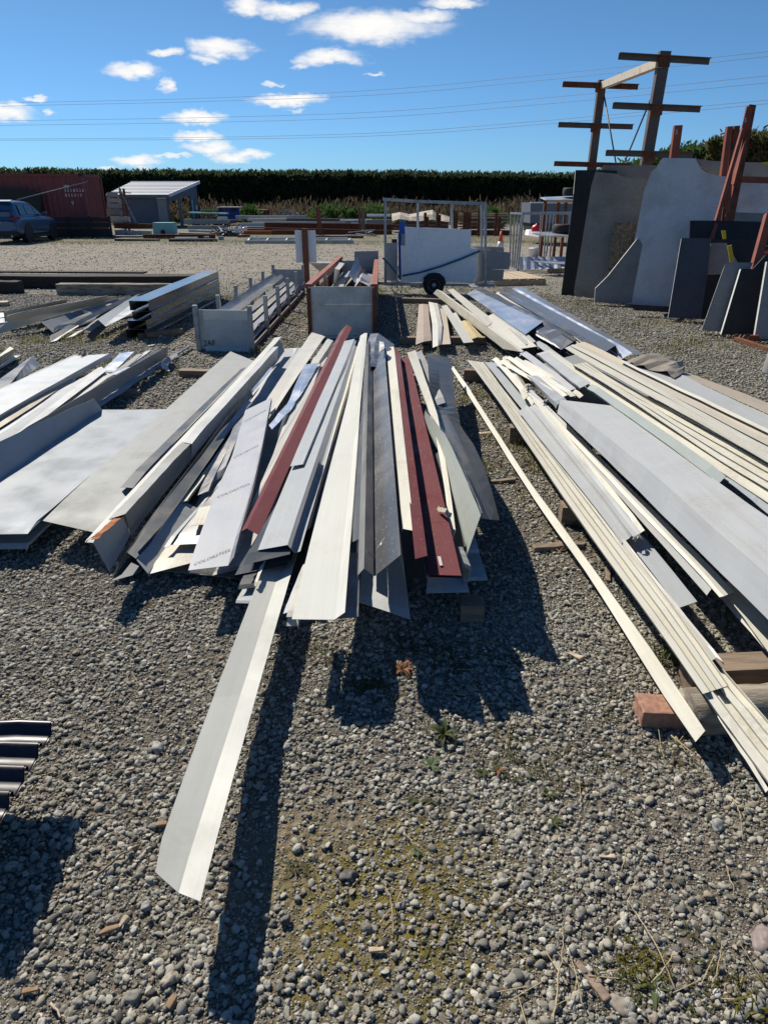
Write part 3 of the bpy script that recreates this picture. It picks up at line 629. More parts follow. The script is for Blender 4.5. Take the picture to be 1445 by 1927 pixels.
# ------------------------------------------------------------------ shed
def shed():
    Y = 50.0
    t = thing('shed', 'dark blue grey clad shed with a pale sloping roof', 'shed', Q(280,420,Y).to_2d().to_3d())
    fl, fr = Q(232,366,Y), Q(317,368,Y); zl = (fl.z+fr.z)/2
    L, Rr = fl.x, fr.x; D = 7.5; zr = 2.95
    fl = Vector((L, Y, zl)); fr = Vector((Rr, Y, zl)); bl = Vector((Q(249,348,Y+D).x, Y+D, zr)); br = Vector((Q(371,349,Y+D).x, Y+D, zr))
    fl2, fr2 = Vector((Q(205,362,Y).x, Y, zl)), fr
    # walls
    wl = mk('front_wall', MB().prism([Vector((fl2.x, Y, 0)), Vector((Rr-.05, Y, 0)), Vector((Rr-.05, Y, zl-.12)), Vector((fl2.x, Y, zl-.12))], (0, .12, 0)), SHEDW, t)
    for k in range(11):
        z = .1 + k*(zl-.6)/11; a, b = Q(238,400,Y-.02).x, Q(297,400,Y-.02).x; mk('weatherboard', MB().prism([Vector((a, Y-.012, z)), Vector((b, Y-.012, z)), Vector((b, Y-.03, z)), Vector((a, Y-.03, z))], (0, 0, (zl-.6)/11*.93)), SHEDW, wl)
    a, b = Q(299,400,Y).x, Q(316,400,Y).x; d = mk('door', MB().box(((a+b)/2, Y-.03, .88), (b-a, .05, 1.75)), PALE if False else BOARDG, t); mk('fanlight', MB().box(((a+b)/2, Y-.03, 1.86), (b-a, .04, .16)), BOARDW, t)
    ux = (br-fr); ux.z = 0
    g = [Vector((Rr, Y+.05, 0)), Vector((br.x-.02, Y+D-.1, 0))]
    side = lambda f, z: Vector((g[0].x+(g[1].x-g[0].x)*f, g[0].y+(g[1].y-g[0].y)*f, z))
    zt = lambda f: zl-.1 + (zr-zl)*f
    mk('side_wall', MB().prism([side(.72, 0), side(1, 0), side(1, zt(1)), side(.72, zt(.72))], (-.1, 0, 0)), SHEDW, t)
    mk('gable_fascia', MB().prism([side(0, zt(0)-.32), side(.72, zt(.72)-.55), side(.72, zt(.72)), side(0, zt(0))], (-.1, 0, 0)), SHEDW, t)
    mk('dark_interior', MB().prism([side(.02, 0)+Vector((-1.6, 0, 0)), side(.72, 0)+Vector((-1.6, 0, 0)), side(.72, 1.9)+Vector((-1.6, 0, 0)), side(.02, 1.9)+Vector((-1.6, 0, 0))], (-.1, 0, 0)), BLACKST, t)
    for f in (.30, .36): mk('veranda_post', MB().bar(side(f, 0), side(f, zt(f)-.3), .10, .10), BOARDG, t)
    mk('green_door', MB().prism([side(.73, 0)+Vector((.02, 0, 0)), side(.79, 0)+Vector((.02, 0, 0)), side(.79, 1.75)+Vector((.02, 0, 0)), side(.73, 1.75)+Vector((.02, 0, 0))], (.03, 0, 0)), TEAL, t)
    mk('teal_panel', MB().prism([side(.82, 0)+Vector((.02, 0, 0)), side(.98, 0)+Vector((.02, 0, 0)), side(.98, 1.8)+Vector((.02, 0, 0)), side(.82, 1.8)+Vector((.02, 0, 0))], (.03, 0, 0)), SHEDW, t)
    mk('notice', MB().prism([side(.86, 1.05)+Vector((.06, 0, 0)), side(.92, 1.05)+Vector((.06, 0, 0)), side(.92, 1.35)+Vector((.06, 0, 0)), side(.86, 1.35)+Vector((.06, 0, 0))], (.01, 0, 0)), TRIMW, t)
    rf = mk('roof', MB().prism([fl2+Vector((-.1, -.3, -.03)), fr2+Vector((.15, -.3, -.03)), br+Vector((.15, .2, 0)), bl+Vector((-.1, .2, 0))], (0, 0, .06)), ROOFM, t)
    for k in range(1, 9):
        f = k/9; mk('tile_course', MB().bar((fl2+Vector((-.1, -.3, .035))).lerp(bl+Vector((-.1, .2, .065)), f), (fr2+Vector((.1, -.3, .035))).lerp(br+Vector((.1, .2, .065)), f), .10, .035), ROOFM, rf)
    mk('barge_board', MB().bar(fr2+Vector((.17, -.32, -.02)), br+Vector((.17, .22, .02)), .06, .20), TRIMW, t); mk('gutter', MB().bar(fl2+Vector((-.1, -.36, -.10)), fr2+Vector((.15, -.36, -.10)), .10, .14), SHEDW, t)
    mk('ridge_cap', MB().bar(bl+Vector((-.1, .2, .07)), br+Vector((.15, .2, .07)), .2, .05), TRIMW, t)
shed()

# ------------------------------------------------------------------ racks and heaps of sections across the track
def hbar(x0, y0, x1, y1, Y, hpx, dep=.25, Y1=None):
    a, b = Q(x0, y0, Y), Q(x1, y1, Y1 or Y); h = hpx/(FPX/Y*1.1); return MB().bar(a, b, dep, h)
def beam(name, lab, cat, x0, y0, x1, y1, Y, hpx, mat, dep=.25, group=None, Y1=None):
    return props(mk(name, hbar(x0, y0, x1, y1, Y, hpx, dep, Y1), mat), lab, cat, group)
def ibeam(name, lab, x0, y0, x1, y1, Y, hpx, mat, group):
    a, b = Q(x0, y0, Y), Q(x1, y1, Y); h = hpx/(FPX/Y*1.1); mb = MB(); z = Vector((0, 0, h/2))
    mb.bar(a+z, b+z, .16, .02).bar(a-z, b-z, .16, .02).bar(a, b, .012, h-.021); return props(mk(name, mb, mat), lab, 'steel beam', group)
# white sections by the container
t = thing('section_rack', 'rusty rack with a leaning pole beside the container', 'section rack', Q(228,440,41).to_2d().to_3d())
for x in (226, 233): p = Q(x, 355, 41); mk('upright', MB().bar(p, (p.x, p.y, 0), .10, .10), RUST, t)
mk('brace', MB().bar(Q(224,352,40.5), Q(257,419,39.5), .06, .06), TUBE, t)
for k, y in enumerate((362, 373, 384, 396, 408, 416)): mk('arm', MB().bar(Q(205,y,40.9), Q(247,y+1,40.9), .08, .06), RUST, t)
gw = 'white sections stacked on the rack by the container'
for k, (y, x1, lab) in enumerate(((368,224,'topmost white section bundle on the rack'), (379,226,'second white section bundle from the top of the rack'), (389,229,'third white section bundle from the top of the rack'), (401,230,'fourth white section bundle, grey wrapped, on the rack'), (413,249,'lowest long white section bundle on the rack'))):
    a, b = Q(205,y,40.5), Q(x1,y+.5,40.5); m = MB()
    for j in range(3): m.bar(a+Vector((0, -.1*j, .03*j)), b+Vector((random.uniform(-.3, .1), -.1*j, .03*j)), .09, .24-.02*j)
    props(mk('section_bundle', m, (PALE, WHITE, PALE, GREY, WHITE)[k]), lab, 'section bundle', gw)
ibeam('steel_beam', 'orange brown beam lying low between container and teal tank', 216,425,288,426,40,8,RUST,'rusty beams across the track')
beam('box_section', 'white box section on the ground right of the container', 'box section', 218,438,238,437,39,10,PALE,.2,'white sections on the ground'); beam('box_section', 'longer white box section left of the teal tank', 'box section', 240,437,286,438,39,7,PALE,.2,'white sections on the ground')
tk = thing('teal_tank', 'pale teal tank end with a round hole standing on the ground', 'tank', Q(307,440,39).to_2d().to_3d())
mk('body', MB().prism([Q(287,419,39), Q(325,419,39), Q(327,441,39), Q(289,441,39)], (0, .8, 0)), TEAL, tk); mk('round_hole', MB().lathe(Q(307,437,38.98), [(.0, -.01), (.11, -.01), (.13, .01), (.0, .02)], 'Y', 18), BLACKST, tk)
ibeam('steel_beam', 'long rusty beam on blocks in front of the teal tank', 270,446,406,446,35,9,RUST,'rusty beams across the track')
beam('timber_bearer', 'dark timber lying under the long rusty beam', 'timber', 218,451,300,452,33,4,BLACKST,.3); beam('timber_bearer', 'dark timber under the right end of the long rusty beam', 'timber', 320,452,408,452,32.5,5,BLACKST,.3)
for k, x in enumerate((385, 412)): props(mk('concrete_block', hbar(x,449,x+9,449,33.8,8,.2), BOARDG), ['pale block under the long rusty beam','pale block right of the long rusty beam'][k], 'block')
# rack with pale sections
t = thing('section_rack', 'green painted rack holding pale sections left of the blue truck', 'section rack', Q(385,440,44).to_2d().to_3d())
GRN = plain_mat('green_paint', (0.10, 0.20, 0.06), .6)
for x in (380, 391, 410): p = Q(x, 396, 44.2); mk('upright', MB().bar(p, (p.x, p.y, 0), .09, .09), GRN if x == 380 else DKSTEEL, t)
mk('top_tray', MB().bar(Q(357,400,44), Q(428,402,44), .9, .07), TEAL, t); mk('top_lip', MB().bar(Q(378,396,44.3), Q(410,396,44.3), .3, .12), GRN, t)
gp = 'pale sections on the rack left of the blue truck'
beam('section_bundle', 'upper pale section bundle on the green rack', 'section bundle', 348,417,428,416,43.5,9,GREY,.4,gp); beam('section_bundle', 'short white section bundle on the green rack', 'section bundle', 410,411,428,411,43.4,6,WHITE,.3,gp)
beam('section_bundle', 'lower pale section bundle on the green rack', 'section bundle', 355,428,432,428,43,7,GREY,.4,gp); beam('section_bundle', 'bright bent section lying below the green rack', 'section bundle', 356,434,398,436,41,4,WHITE,.2,gp); beam('section_bundle', 'brown streaked section lying below the green rack', 'section bundle', 372,434,448,433,41.5,3,BEIGE,.2,gp); beam('section_bundle', 'grey section lowest below the green rack', 'section bundle', 338,440,416,442,40,5,GREY,.3,gp)
# tangle
mb = MB(); rs = random.Random(12)
for k in range(70):
    c = Q(rs.uniform(412,456), rs.uniform(434,452), 38+rs.uniform(-.6,.6)); d = Vector((rs.gauss(0,1), rs.gauss(0,.6), rs.gauss(0,.35))).normalized()*rs.uniform(.15,.7); c.z = max(.03, c.z); mb.bar(c-d, c+d, rs.uniform(.03,.08), rs.uniform(.02,.06))
props(mk('scrap_tangle', mb, DKSTEEL), kind='stuff', label='tangled heap of scrap steel across the track', cat=None)
mb = MB()
for k in range(26):
    c = Q(rs.uniform(412,456), rs.uniform(430,440), 37.8+rs.uniform(-.6,.6)); d = Vector((rs.gauss(0,1), rs.gauss(0,.6), rs.gauss(0,.25))).normalized()*rs.uniform(.1,.5); mb.bar(c-d, c+d, .05, .04)
props(mk('pale_scrap', mb, GALV), kind='stuff')
# blue truck
def truck():
    Y = 55.0; q = lambda x, y, dy=0: Q(x, y, Y+dy)
    t = thing('blue_truck', 'bright blue truck cab parked beyond the section racks', 'truck', q(430,420).to_2d().to_3d())
    mk('cab', MB().prism([q(409,394), q(414,390), q(453,390), q(453,412), q(409,412)], (0, 2.2, 0)), BLUEP, t)
    mk('cab_roof', MB().bar(q(413,390.3,1.1), q(454,390.3,1.1), 2.1, .08), TRIMW, t)
    mk('window', MB().prism([q(412,397,-.03), q(415,392,-.03), q(426,392,-.03), q(426,398,-.03)], (0, .02, 0)), GLASS, t)
    mk('window', MB().prism([q(433,392,-.03), q(446,392,-.03), q(446,398,-.03), q(432,398,-.03)], (0, .02, 0)), GLASS, t)
    mk('door', MB().prism([q(409,398.6,-.04), q(427,398.6,-.04), q(427,411,-.04), q(409,411,-.04)], (0, .03, 0)), BLUEP, t); mk('fuel_tank', MB().prism([q(429,408,-.4), q(441,408,-.4), q(441,420,-.4), q(429,420,-.4)], (0, .8, 0)), BLUEP, t)
    mk('deck', MB().bar(q(444,414,1), q(500,416,1), 2.2, .25), BLACKST, t); mk('side_board', MB().prism([q(458,394,.2), q(500,395,.2), q(500,407,.2), q(458,407,.2)], (0, 2, 0)), RUST, t)
    for x in (414, 470, 486): mk('wheel', MB().lathe(q(x,418,.1), [(.3, .15), (.45, .15), (.5, .1), (.5, -.1), (.45, -.15), (.3, -.15), (.25, -.1), (.0, -.1)], 'Y', 20), RUBBER, t, True)
truck()
gg = 'galvanised sections right of the blue truck'
beam('steel_section', 'long galvanised section topmost right of the blue truck', 'steel section', 444,409,578,408,47,6,TUBE,.35,gg); beam('steel_section', 'brown streaked section under the topmost galvanised one', 'steel section', 466,414,540,413,46.5,4,PALESTEEL,.3,gg); beam('steel_section', 'dark section reaching right behind the left timber post', 'steel section', 540,413,640,414,46,5,DKSTEEL,.35,gg)
beam('steel_section', 'white round nosed section right of the scrap tangle', 'steel section', 445,423,500,422,42,6,PALE,.3,gg); beam('steel_section', 'thin pale section behind the stacked rusty beams', 'steel section', 475,418,740,420,44,3,PALE,.2,gg); beam('steel_section', 'grey section under the white round nosed one', 'steel section', 462,429,500,429,41.5,5,GREY,.3,gg)
gb = 'rusty beams stacked across the track'
ibeam('steel_beam', 'upper rusty beam of the stacked pair', 498,424,740,427,40,9,RUST,gb); ibeam('steel_beam', 'lower rusty beam of the stacked pair', 498,435,737,440,39.5,12,RUST,gb); ibeam('steel_beam', 'third rusty beam behind the right timber post', 600,429,738,432,40.5,13,RUST,gb); ibeam('steel_beam', 'short rusty beam lowest by the right timber post', 590,446,684,447,35.5,5,REDOX,gb)
beam('rusty_tube', 'bright orange rusty tube on the ground right of the tangle', 'steel tube', 460,438,512,438,38,7,ORANGE,.2,'rusty tubes'); beam('rusty_tube', 'dark rusty tube in line with the orange one', 'steel tube', 512,437,562,437,38,8,RUST,.2,'rusty tubes')
lf = thing('ladder_frame', 'galvanised ladder shaped frame lying flat on the grass', 'steel frame', Q(550,455,36).to_2d().to_3d())
mk('side_rail', MB().bar(Q(461,455.5,30.8), Q(665,455,30.8), .07, .14), TUBE, lf); mk('side_rail', MB().bar(Q(469,449,34.3), Q(655,449,34.3), .07, .12), GALV, lf)
for x in (466, 501, 537, 572, 612, 655): mk('rung', MB().bar(Q(x,455.4,30.8), Q(x+4,449.2,34.3), .07, .07), GALV, lf)
for k, (x0, y0, x1, y1, w, lab) in enumerate(((604,446,597,390,.22,'leaning brown timber post left of the sign board gap'), (684,446,683,391,.20,'brown timber post standing right behind the tall bin'), (678,440,676,391,.12,'thin timber post close beside the right one'))):
    a, b = Q(x0, y0, 39), Q(x1, y1, 39); d = (b-a).normalized(); f = a-d*(a.z/d.z); props(mk('timber_post', MB().bar(f, b, w, .15, (0, 1, 0)), WOODB if k != 1 else WOOD), lab, 'timber post', 'timber posts across the track')
for k in range(7):
    a = Q(660+rs.uniform(-10,34), 436+rs.uniform(-3,8), 38); b = Q(700+rs.uniform(-20,20), 440+rs.uniform(-8,12), 37.4); a.z = max(.05, a.z); b.z = max(.03, b.z)
    props(mk('thin_rod', MB().tube([a, b], .03, 6), DKSTEEL if k % 2 else TUBE), ['first','second','third','fourth','fifth','sixth','seventh'][k]+' thin steel rod leaning on the rusty beams by the right timber post', 'steel rod', 'thin rods leaning by the right timber post')
def boat():
    Y = 58; q = lambda x, y, dy=0: Q(x, y, Y+dy); t = thing('white_boat', 'small white boat on the ground in front of the weeds', 'boat', q(543,410).to_2d().to_3d())
    mk('hull', MB().prism([q(515,402), q(568,401), q(560,408), q(525,409)], (0, 1.8, 0)), TRIMW, t); mk('cabin', MB().prism([q(527,397,.4), q(550,396,.4), q(555,402,.4), q(522,402,.4)], (0, 1, 0)), PALE, t); mk('canopy_rail', MB().tube([q(527,397,.4), q(529,394,.4), q(550,394,.4), q(552,397,.4)], .04, 6), TUBE, t)
boat()
# tarped stack, timber stack and stanchions
rs = random.Random(4)
def tarp():
    t = thing('tarped_stack', 'stack of timber under a torn brown and white tarpaulin', 'covered stack', Q(790,430,42).to_2d().to_3d())
    top = [(737,402),(752,399),(770,403),(790,399),(806,396),(814,395),(822,402),(834,404),(846,408)]; bot = [(738,416),(752,412),(770,415),(790,416),(806,414),(814,413),(822,415),(834,416),(846,418)]
    mb = MB(); A = [Q(x, y, 43.6) for x, y in top]; B = [Q(x, (y+y2)/2+rs.uniform(-2, 3), 42.3) for (x, y), (_, y2) in zip(top, bot)]; C = [Q(x, y, 41.9) for x, y in bot]; n = len(A)
    mb.add(A+B+C, [(j*n+i, (j+1)*n+i, (j+1)*n+i+1, j*n+i+1) for j in range(2) for i in range(n-1)]); mk('tarpaulin', mb, TARP, t)
    for k in range(5): mk('timber', hbar(738,419+k*3,842,420+k*3,42.5,2.6,1.2), WOODX if k % 2 else RUST, t)
tarp()
gt = 'weathered timbers stacked behind the trailer'
for k in range(15):
    y = 403+k*2.3; x0 = 858+rs.uniform(-6,16); x1 = 958+rs.uniform(-14,8)
    props(mk('stacked_timber', hbar(x0, y+rs.uniform(-1,1), x1, y+rs.uniform(-1.5,1.5), 39.5+rs.uniform(-.4,.4), 2.1, .3), WOODX if k % 3 else WOODP), ['topmost','second','third','fourth','fifth','sixth','seventh','eighth','ninth','tenth','eleventh','twelfth','thirteenth','fourteenth','lowest'][k]+' weathered timber of the long stack behind the trailer', 'timber', gt)
ibeam('steel_beam', 'rusty beam under the timber stack behind the trailer', 886,440,962,441,38.5,12,RUST,gb)
gk = 'rusty stanchions of the yard rack'
for k, (x, y0) in enumerate(((802,400),(806,408),(825,400),(829,404),(856,397),(861,400),(876,399),(881,398),(886,400),(904,398),(936,400),(942,408))):
    a = Q(x, y0, 37.8); d = thing('stanchion', ['leftmost rusty stanchion of the yard rack','short rusty stanchion beside the leftmost','third rusty stanchion from the left of the yard rack','fourth rusty stanchion from the left of the yard rack','fifth rusty stanchion, tallest on the left half','sixth rusty stanchion from the left of the yard rack','rusty stanchion left of the close middle trio','middle rusty stanchion of the close trio','rusty stanchion right of the close middle trio','rusty stanchion seen beside the trailer pipe','second rusty stanchion from the right','rightmost short rusty stanchion'][k], 'stanchion', (a.x, a.y, 0), 0, gk)
    mk('web', MB().box((a.x, a.y, a.z/2), (.04, .10, a.z)), RUST, d); mk('flange', MB().box((a.x-.05, a.y-.06, a.z/2), (.14, .015, a.z)), RUST, d); mk('flange', MB().box((a.x-.05, a.y+.06, a.z/2), (.14, .015, a.z*.99)), RUST, d)

# ------------------------------------------------------------------ foliage
def leaf_mat(name, c1, c2, c3):
    t = NT(name); o = t.co('Object'); n = t.noise(o, 1.1, 4); f = t.noise(o, 9, 3)
    c = t.mix(t.ramp(n, .38, .62), (*c1, 1), (*c2, 1)); c = t.mix(t.ramp(f, .45, .75), c, (*c3, 1)); t.L.new(c, t.b.inputs['Base Color']); t.b.inputs['Roughness'].default_value = .7; t.b.inputs['Specular IOR Level'].default_value = .2
    tr = t.n('BsdfTranslucent'); t.L.new(c, tr.inputs[0]); ms = t.n('MixShader'); ms.inputs[0].default_value = .38; t.L.new(t.b.outputs[0], ms.inputs[1]); t.L.new(tr.outputs[0], ms.inputs[2]); t.L.new(ms.outputs[0], t.N['Material Output'].inputs[0]); return t.m
HEDGE = leaf_mat('dark_conifer_foliage', (.038, .058, .028), (.062, .085, .038), (.026, .038, .018))
HEDGE2 = leaf_mat('brown_green_hedge_foliage', (.07, .085, .03), (.15, .11, .05), (.10, .125, .04))
CONIF = leaf_mat('green_conifer_foliage', (.045, .09, .028), (.075, .12, .035), (.03, .05, .02))
WEEDB = leaf_mat('dry_brown_weed', (.085, .060, .046), (.125, .092, .062), (.075, .08, .032))
BUSHG = leaf_mat('green_bush_foliage', (.06, .11, .03), (.09, .14, .04), (.04, .07, .02))
BARK = plain_mat('grey_brown_bark', (.09, .07, .055), .9)
def blades(mb, c, d, w, r):
    s = Vector((-d.y, d.x, 0)); 
    if s.length < 1e-3: s = Vector((1, 0, 0))
    s = Matrix.Rotation(r.uniform(0, 3.14), 3, d.normalized()) @ s.normalized()
    k = len(mb.v); mb.v += [c-s*w/2, c+s*w/2, c+d*.6+s*w*.45, c+d, c+d*.6-s*w*.45]; mb.f.append((k, k+1, k+2, k+3, k+4))
def hedge(name, label, path, hgt, thick, n, mat, tip, seed, cat='hedge', w=.16, sprout=.5):
    r = random.Random(seed); t = thing(name, label, cat, path[0]); mb = MB(); core = MB()
    segs = [(Vector(a), Vector(b)) for a, b in zip(path, path[1:])]; tot = sum((b-a).length for a, b in segs)
    for a, b in segs:
        u = (b-a).normalized(); v = Vector((-u.y, u.x, 0)); L = (b-a).length; m = max(2, int(L/2))
        for i in range(m):
            p, q = a.lerp(b, i/m), a.lerp(b, (i+1)/m); h = hgt((p+q)/2)*.93
            core.prism([p-v*thick*.36, q-v*thick*.36, q+v*thick*.36, p+v*thick*.36], (0, 0, h))
        for _ in range(int(n*L/tot)):
            f = r.random(); p = a.lerp(b, f); h = hgt(p); k = r.random()
            bulge = 1 + .03*mnoise.noise(p*.35) 
            if k < .34:
                c = p + v*r.uniform(-.5, .5)*thick + Vector((0, 0, h*bulge*r.uniform(.93, 1.0))); d = Vector((r.gauss(.1, .35), r.gauss(0, .35), r.uniform(.5, 1.2)))*tip
            else:
                s = -1 if r.random() < .8 else 1; z = h*r.random()**.8
                off = .5 + .09*mnoise.noise(Vector((p.x*.6, p.y*.6, z*1.2)))
                c = p + v*(s*thick*off) + Vector((0, 0, z)); d = (v*s*r.uniform(.1, 1) + Vector((r.gauss(0, .4), r.gauss(0, .2), r.uniform(.0, 1.0))))*tip*.8
            blades(mb, c, d, w*r.uniform(.6, 1.3), r)
    for a, b in segs:                                   # feathery leaders standing above the clipped top
        for _ in range(int((b-a).length*7)):
            p = a.lerp(b, r.random()); v = Vector((-(b-a).y, (b-a).x, 0)).normalized(); c0 = p + v*r.uniform(-.5, .5)*thick + Vector((0, 0, hgt(p)*.95)); lean = Vector((r.gauss(.28, .25), r.gauss(0, .2), 1))
            for q in range(7): blades(mb, c0 + lean*(.10*q), (lean*.5 + Vector((r.gauss(0, .5), r.gauss(0, .3), .1)))*tip*r.uniform(.4, .8), w*.7, r)
    mk('foliage', mb, mat, t); mk('inner_dark_box', core, HEDGE, t)  # solid dark box filling the hedge behind the leaves
    tr = MB()
    for a, b in segs:
        for i in range(max(2, int((b-a).length/4))):
            p = a.lerp(b, (i+.5)/max(2, int((b-a).length/4))); tr.tube([p, p+Vector((0, 0, hgt(p)*.5))], .12, 6)
    o = mk('trunk', tr, BARK, t); o['kind'] = 'stuff'
    return t
YH = 68.0
def hh(p): return 3.66 + .07*mnoise.noise(Vector((p.x*.25, p.y*.2, 1))) + .06*mnoise.noise(Vector((p.x*.9, 3, p.y))) - .006*(p.x+10)
hedge('conifer_hedge', 'long dark clipped conifer hedge along the back of the yard', [(-62, YH, 0), (-20, YH, 0), (27, YH, 0)], hh, 3.0, 46000, HEDGE, .55, 1, w=.20)
hedge('leafy_hedge', 'brown green leafy hedge behind the stone slabs at the right', [(14.5, 33.5, 0), (18.5, 29.5, 0), (26, 23, 0)], lambda p: 3.9 + .03*(p.x-14) + .25*mnoise.noise(p*.5), 2.2, 22000, HEDGE2, .30, 2, w=.11)
hedge('conifer_hedge', 'green conifer hedge between the tall racks and the leafy hedge', [(13.2, 46, 0), (16.0, 37, 0)], lambda p: 4.0 - .12*(p.y-37)+ .35*mnoise.noise(p*.45), 2.0, 9000, CONIF, .42, 3, w=.14)
# dry weeds along the hedge
r = random.Random(9); mb = MB()
for _ in range(24000):
    x = r.uniform(-27, 26); y = r.uniform(57, 65.5); base = 1.15 + .95*max(0, mnoise.noise(Vector((x*.22, y*.25, 5)))+.45)
    if x < -20: base *= .8
    h = base*r.uniform(.35, 1.15); c = Vector((x, y, h*r.uniform(.15, .85))); blades(mb, c, Vector((r.gauss(0, .13), r.gauss(0, .13), r.uniform(.18, .5))), r.uniform(.05, .13), r)
props(mk('dry_weeds', mb, WEEDB), kind='stuff')
mb = MB()
for _ in range(3000):
    x = r.uniform(-21, 24); y = r.uniform(53, 58); 
    if mnoise.noise(Vector((x*.2, y*.3, 8))) < -.05: continue
    blades(mb, Vector((x, y, r.uniform(0, .4))), Vector((r.gauss(0, .12), r.gauss(0, .12), r.uniform(.15, .4))), r.uniform(.06, .13), r)
props(mk('green_weeds', mb, BUSHG), kind='stuff')
def bush(label, c, rad, h, n, seed):
    r = random.Random(seed); t = thing('bush', label, 'bush', c, 0, 'green bushes in front of the hedge'); mb = MB(); c = Vector(c)
    for _ in range(n):
        d = Vector((r.gauss(0, 1), r.gauss(0, 1), r.gauss(0, 1))).normalized(); k = r.uniform(.55, 1.05)*(1+.3*mnoise.noise(d*2+c)); p = c + Vector((d.x*rad*k, d.y*rad*k, h*.52 + d.z*h*.5*k))
        if p.z > .02: blades(mb, p, (d+Vector((0, 0, .4)))*r.uniform(.08, .22), r.uniform(.06, .14), r)
    mk('foliage', mb, BUSHG, t); s = MB()
    for k in range(4): s.tube([c, c+Vector((r.uniform(-.3, .3)*rad, r.uniform(-.3, .3)*rad, h*.6))], .025, 5)
    mk('stem', s, BARK, t)
for k, (x, y, hp, lab) in enumerate(((611,397,24,'green bush right of the left timber post'), (641,399,24,'green bush between the two timber posts, larger one'), (667,402,16,'small green bush just left of the right timber post'), (706,398,26,'green bush between the right timber post and the trailer frame'), (472,398,18,'low green bush beyond the blue truck'), (925,398,16,'green bush behind the timber stack'))):
    Y = 54; p = Q(x, y+hp*.4, Y); hgt = hp/(FPX/Y)*1.35; bush(lab, (p.x, Y, 0), hgt*.75, max(.9, p.z+hgt*.5), 900, 30+k)

# ------------------------------------------------------------------ power lines
WL = [((-60,202),(0,194.5),(350,186),(700,170),(1000,143),(1445,97),(1520,88)), ((-60,207),(0,200),(350,192),(700,179),(1000,153),(1445,106),(1520,97)),
      ((-60,230),(0,227.5),(350,222),(700,211),(1000,186.5),(1445,142.5),(1520,134)), ((-60,238),(0,236),(350,231),(700,221),(1000,198),(1445,155.5),(1520,147)),
      ((-60,262),(0,261.5),(350,259),(700,250.5),(1000,229),(1445,188),(1520,180)), ((-60,264),(0,264),(350,262.5),(700,256),(1000,235.5),(1445,195),(1520,187))]
for k, w in enumerate(WL):
    pts = []
    for (x, y) in w: pts.append(Q(x, y, 150 - (x+60)*.045))
    fine = []
    for i in range(len(pts)-1):
        p0, p1, p2, p3 = pts[max(i-1, 0)], pts[i], pts[i+1], pts[min(i+2, len(pts)-1)]
        for s in range(8):
            f = s/8; fine.append(.5*((2*p1) + (p2-p0)*f + (2*p0-5*p1+4*p2-p3)*f*f + (3*p1-p0-3*p2+p3)*f**3))
    fine.append(pts[-1])
    props(mk('power_line', MB().tube(fine, .024, 5, False), WIRE), ['topmost thin power line across the sky', 'second power line from the top', 'third power line from the top', 'fourth power line from the top', 'fifth power line from the top', 'lowest power line just above the hedge'][k], 'power line', 'power lines across the sky')

rs = random.Random(77); gx = 'odd lengths of steel lying across the track'
for k, (x0, x1, y, Y, hp, m, lab) in enumerate(((455,500,432,41,4,DKSTEEL,'dark length of steel left of the rusty stack, upper'),(448,470,444,36,4,RUST,'short rusty end beside the scrap tangle'),(520,560,430,41.5,4,TUBE,'grey tube ends left of the sign board'),(560,600,446,35.6,3,DKSTEEL,'dark bar low left of the sign board'),(604,660,420,43,3,DKSTEEL,'dark bar between the two timber posts'),(640,700,414,45,3,GALV,'pale bar far behind the right timber post'),(690,738,417,44,7,GREY,'grey sheet stack left of the trailer frame'),(690,735,405,50,4,BOARDW,'white sheets on the ground before the green bushes'),(300,345,447,35,3,RUST,'rusty strip in front of the teal tank'),(218,268,445,35.2,3,DKSTEEL,'dark strip lying right of the container'),(330,372,448,34.2,3,TUBE,'thin grey pipe in front of the green rack'),(425,456,415,46,3,DKSTEEL,'dark rail under the blue truck'))):
    props(mk('steel_length', hbar(x0, y, x1, y+rs.uniform(-.8,.8), Y, hp, .3), m), lab, 'steel length', gx)
# ------------------------------------------------------------------ stone slabs
GS = 'stone slabs leaning on the red steel rack'
def slab(label, poly, a, b, lean, th, mat, edge=None, group=GS, z0=.06):
    A, B = P(*a, z0), P(*b, z0); u = (B-A).normalized(); nh = Vector((-u.y, u.x, 0)); l = R(lean)
    w = Vector((0, 0, math.cos(l))) + nh*math.sin(l); n = u.cross(w).normalized()      # towards the viewer
    if n.y > 0: n = -n
    C = Vector((0, 0, CAM_H)); pts = []
    for q in poly:
        d = ray(*q[:2]); t = (A-C).dot(n)/d.dot(n); pts.append(C+d*t)
    # uneven, sawn outline
    t = thing('stone_slab', label, 'stone slab', ((A+B)/2)*1.0, 0, group)
    mb = MB().prism(pts, -n*th); mk('slab', mb, mat, t)
    if edge:
        for (i, j) in edge:
            p, q = pts[i], pts[j]; k = 7; row = [p.lerp(q, s/k) for s in range(k+1)]
            inward = (sum(pts, Vector())/len(pts) - (p+q)/2).normalized()*.0
            mbx = MB(); o = n*.002
            side = (q-p).normalized().cross(n).normalized()
            if side.dot((p+q)/2 - sum(pts, Vector())/len(pts)) < 0: side = -side
            for s in range(k): mbx.prism([row[s]+side*.002, row[s+1]+side*.002, row[s+1]+side*.002-n*th, row[s]+side*.002-n*th], side*.002)
            # thin bevel that faces the viewer
            mbx2 = MB().prism([p+o, q+o, q+o-side*.010, p+o-side*.010], n*.001)
            mk('sunlit_edge', mbx, ST_LIT_EDGE, t)  # pale strip painted as the sunlit side of the slab
    return t, pts, n, u, w
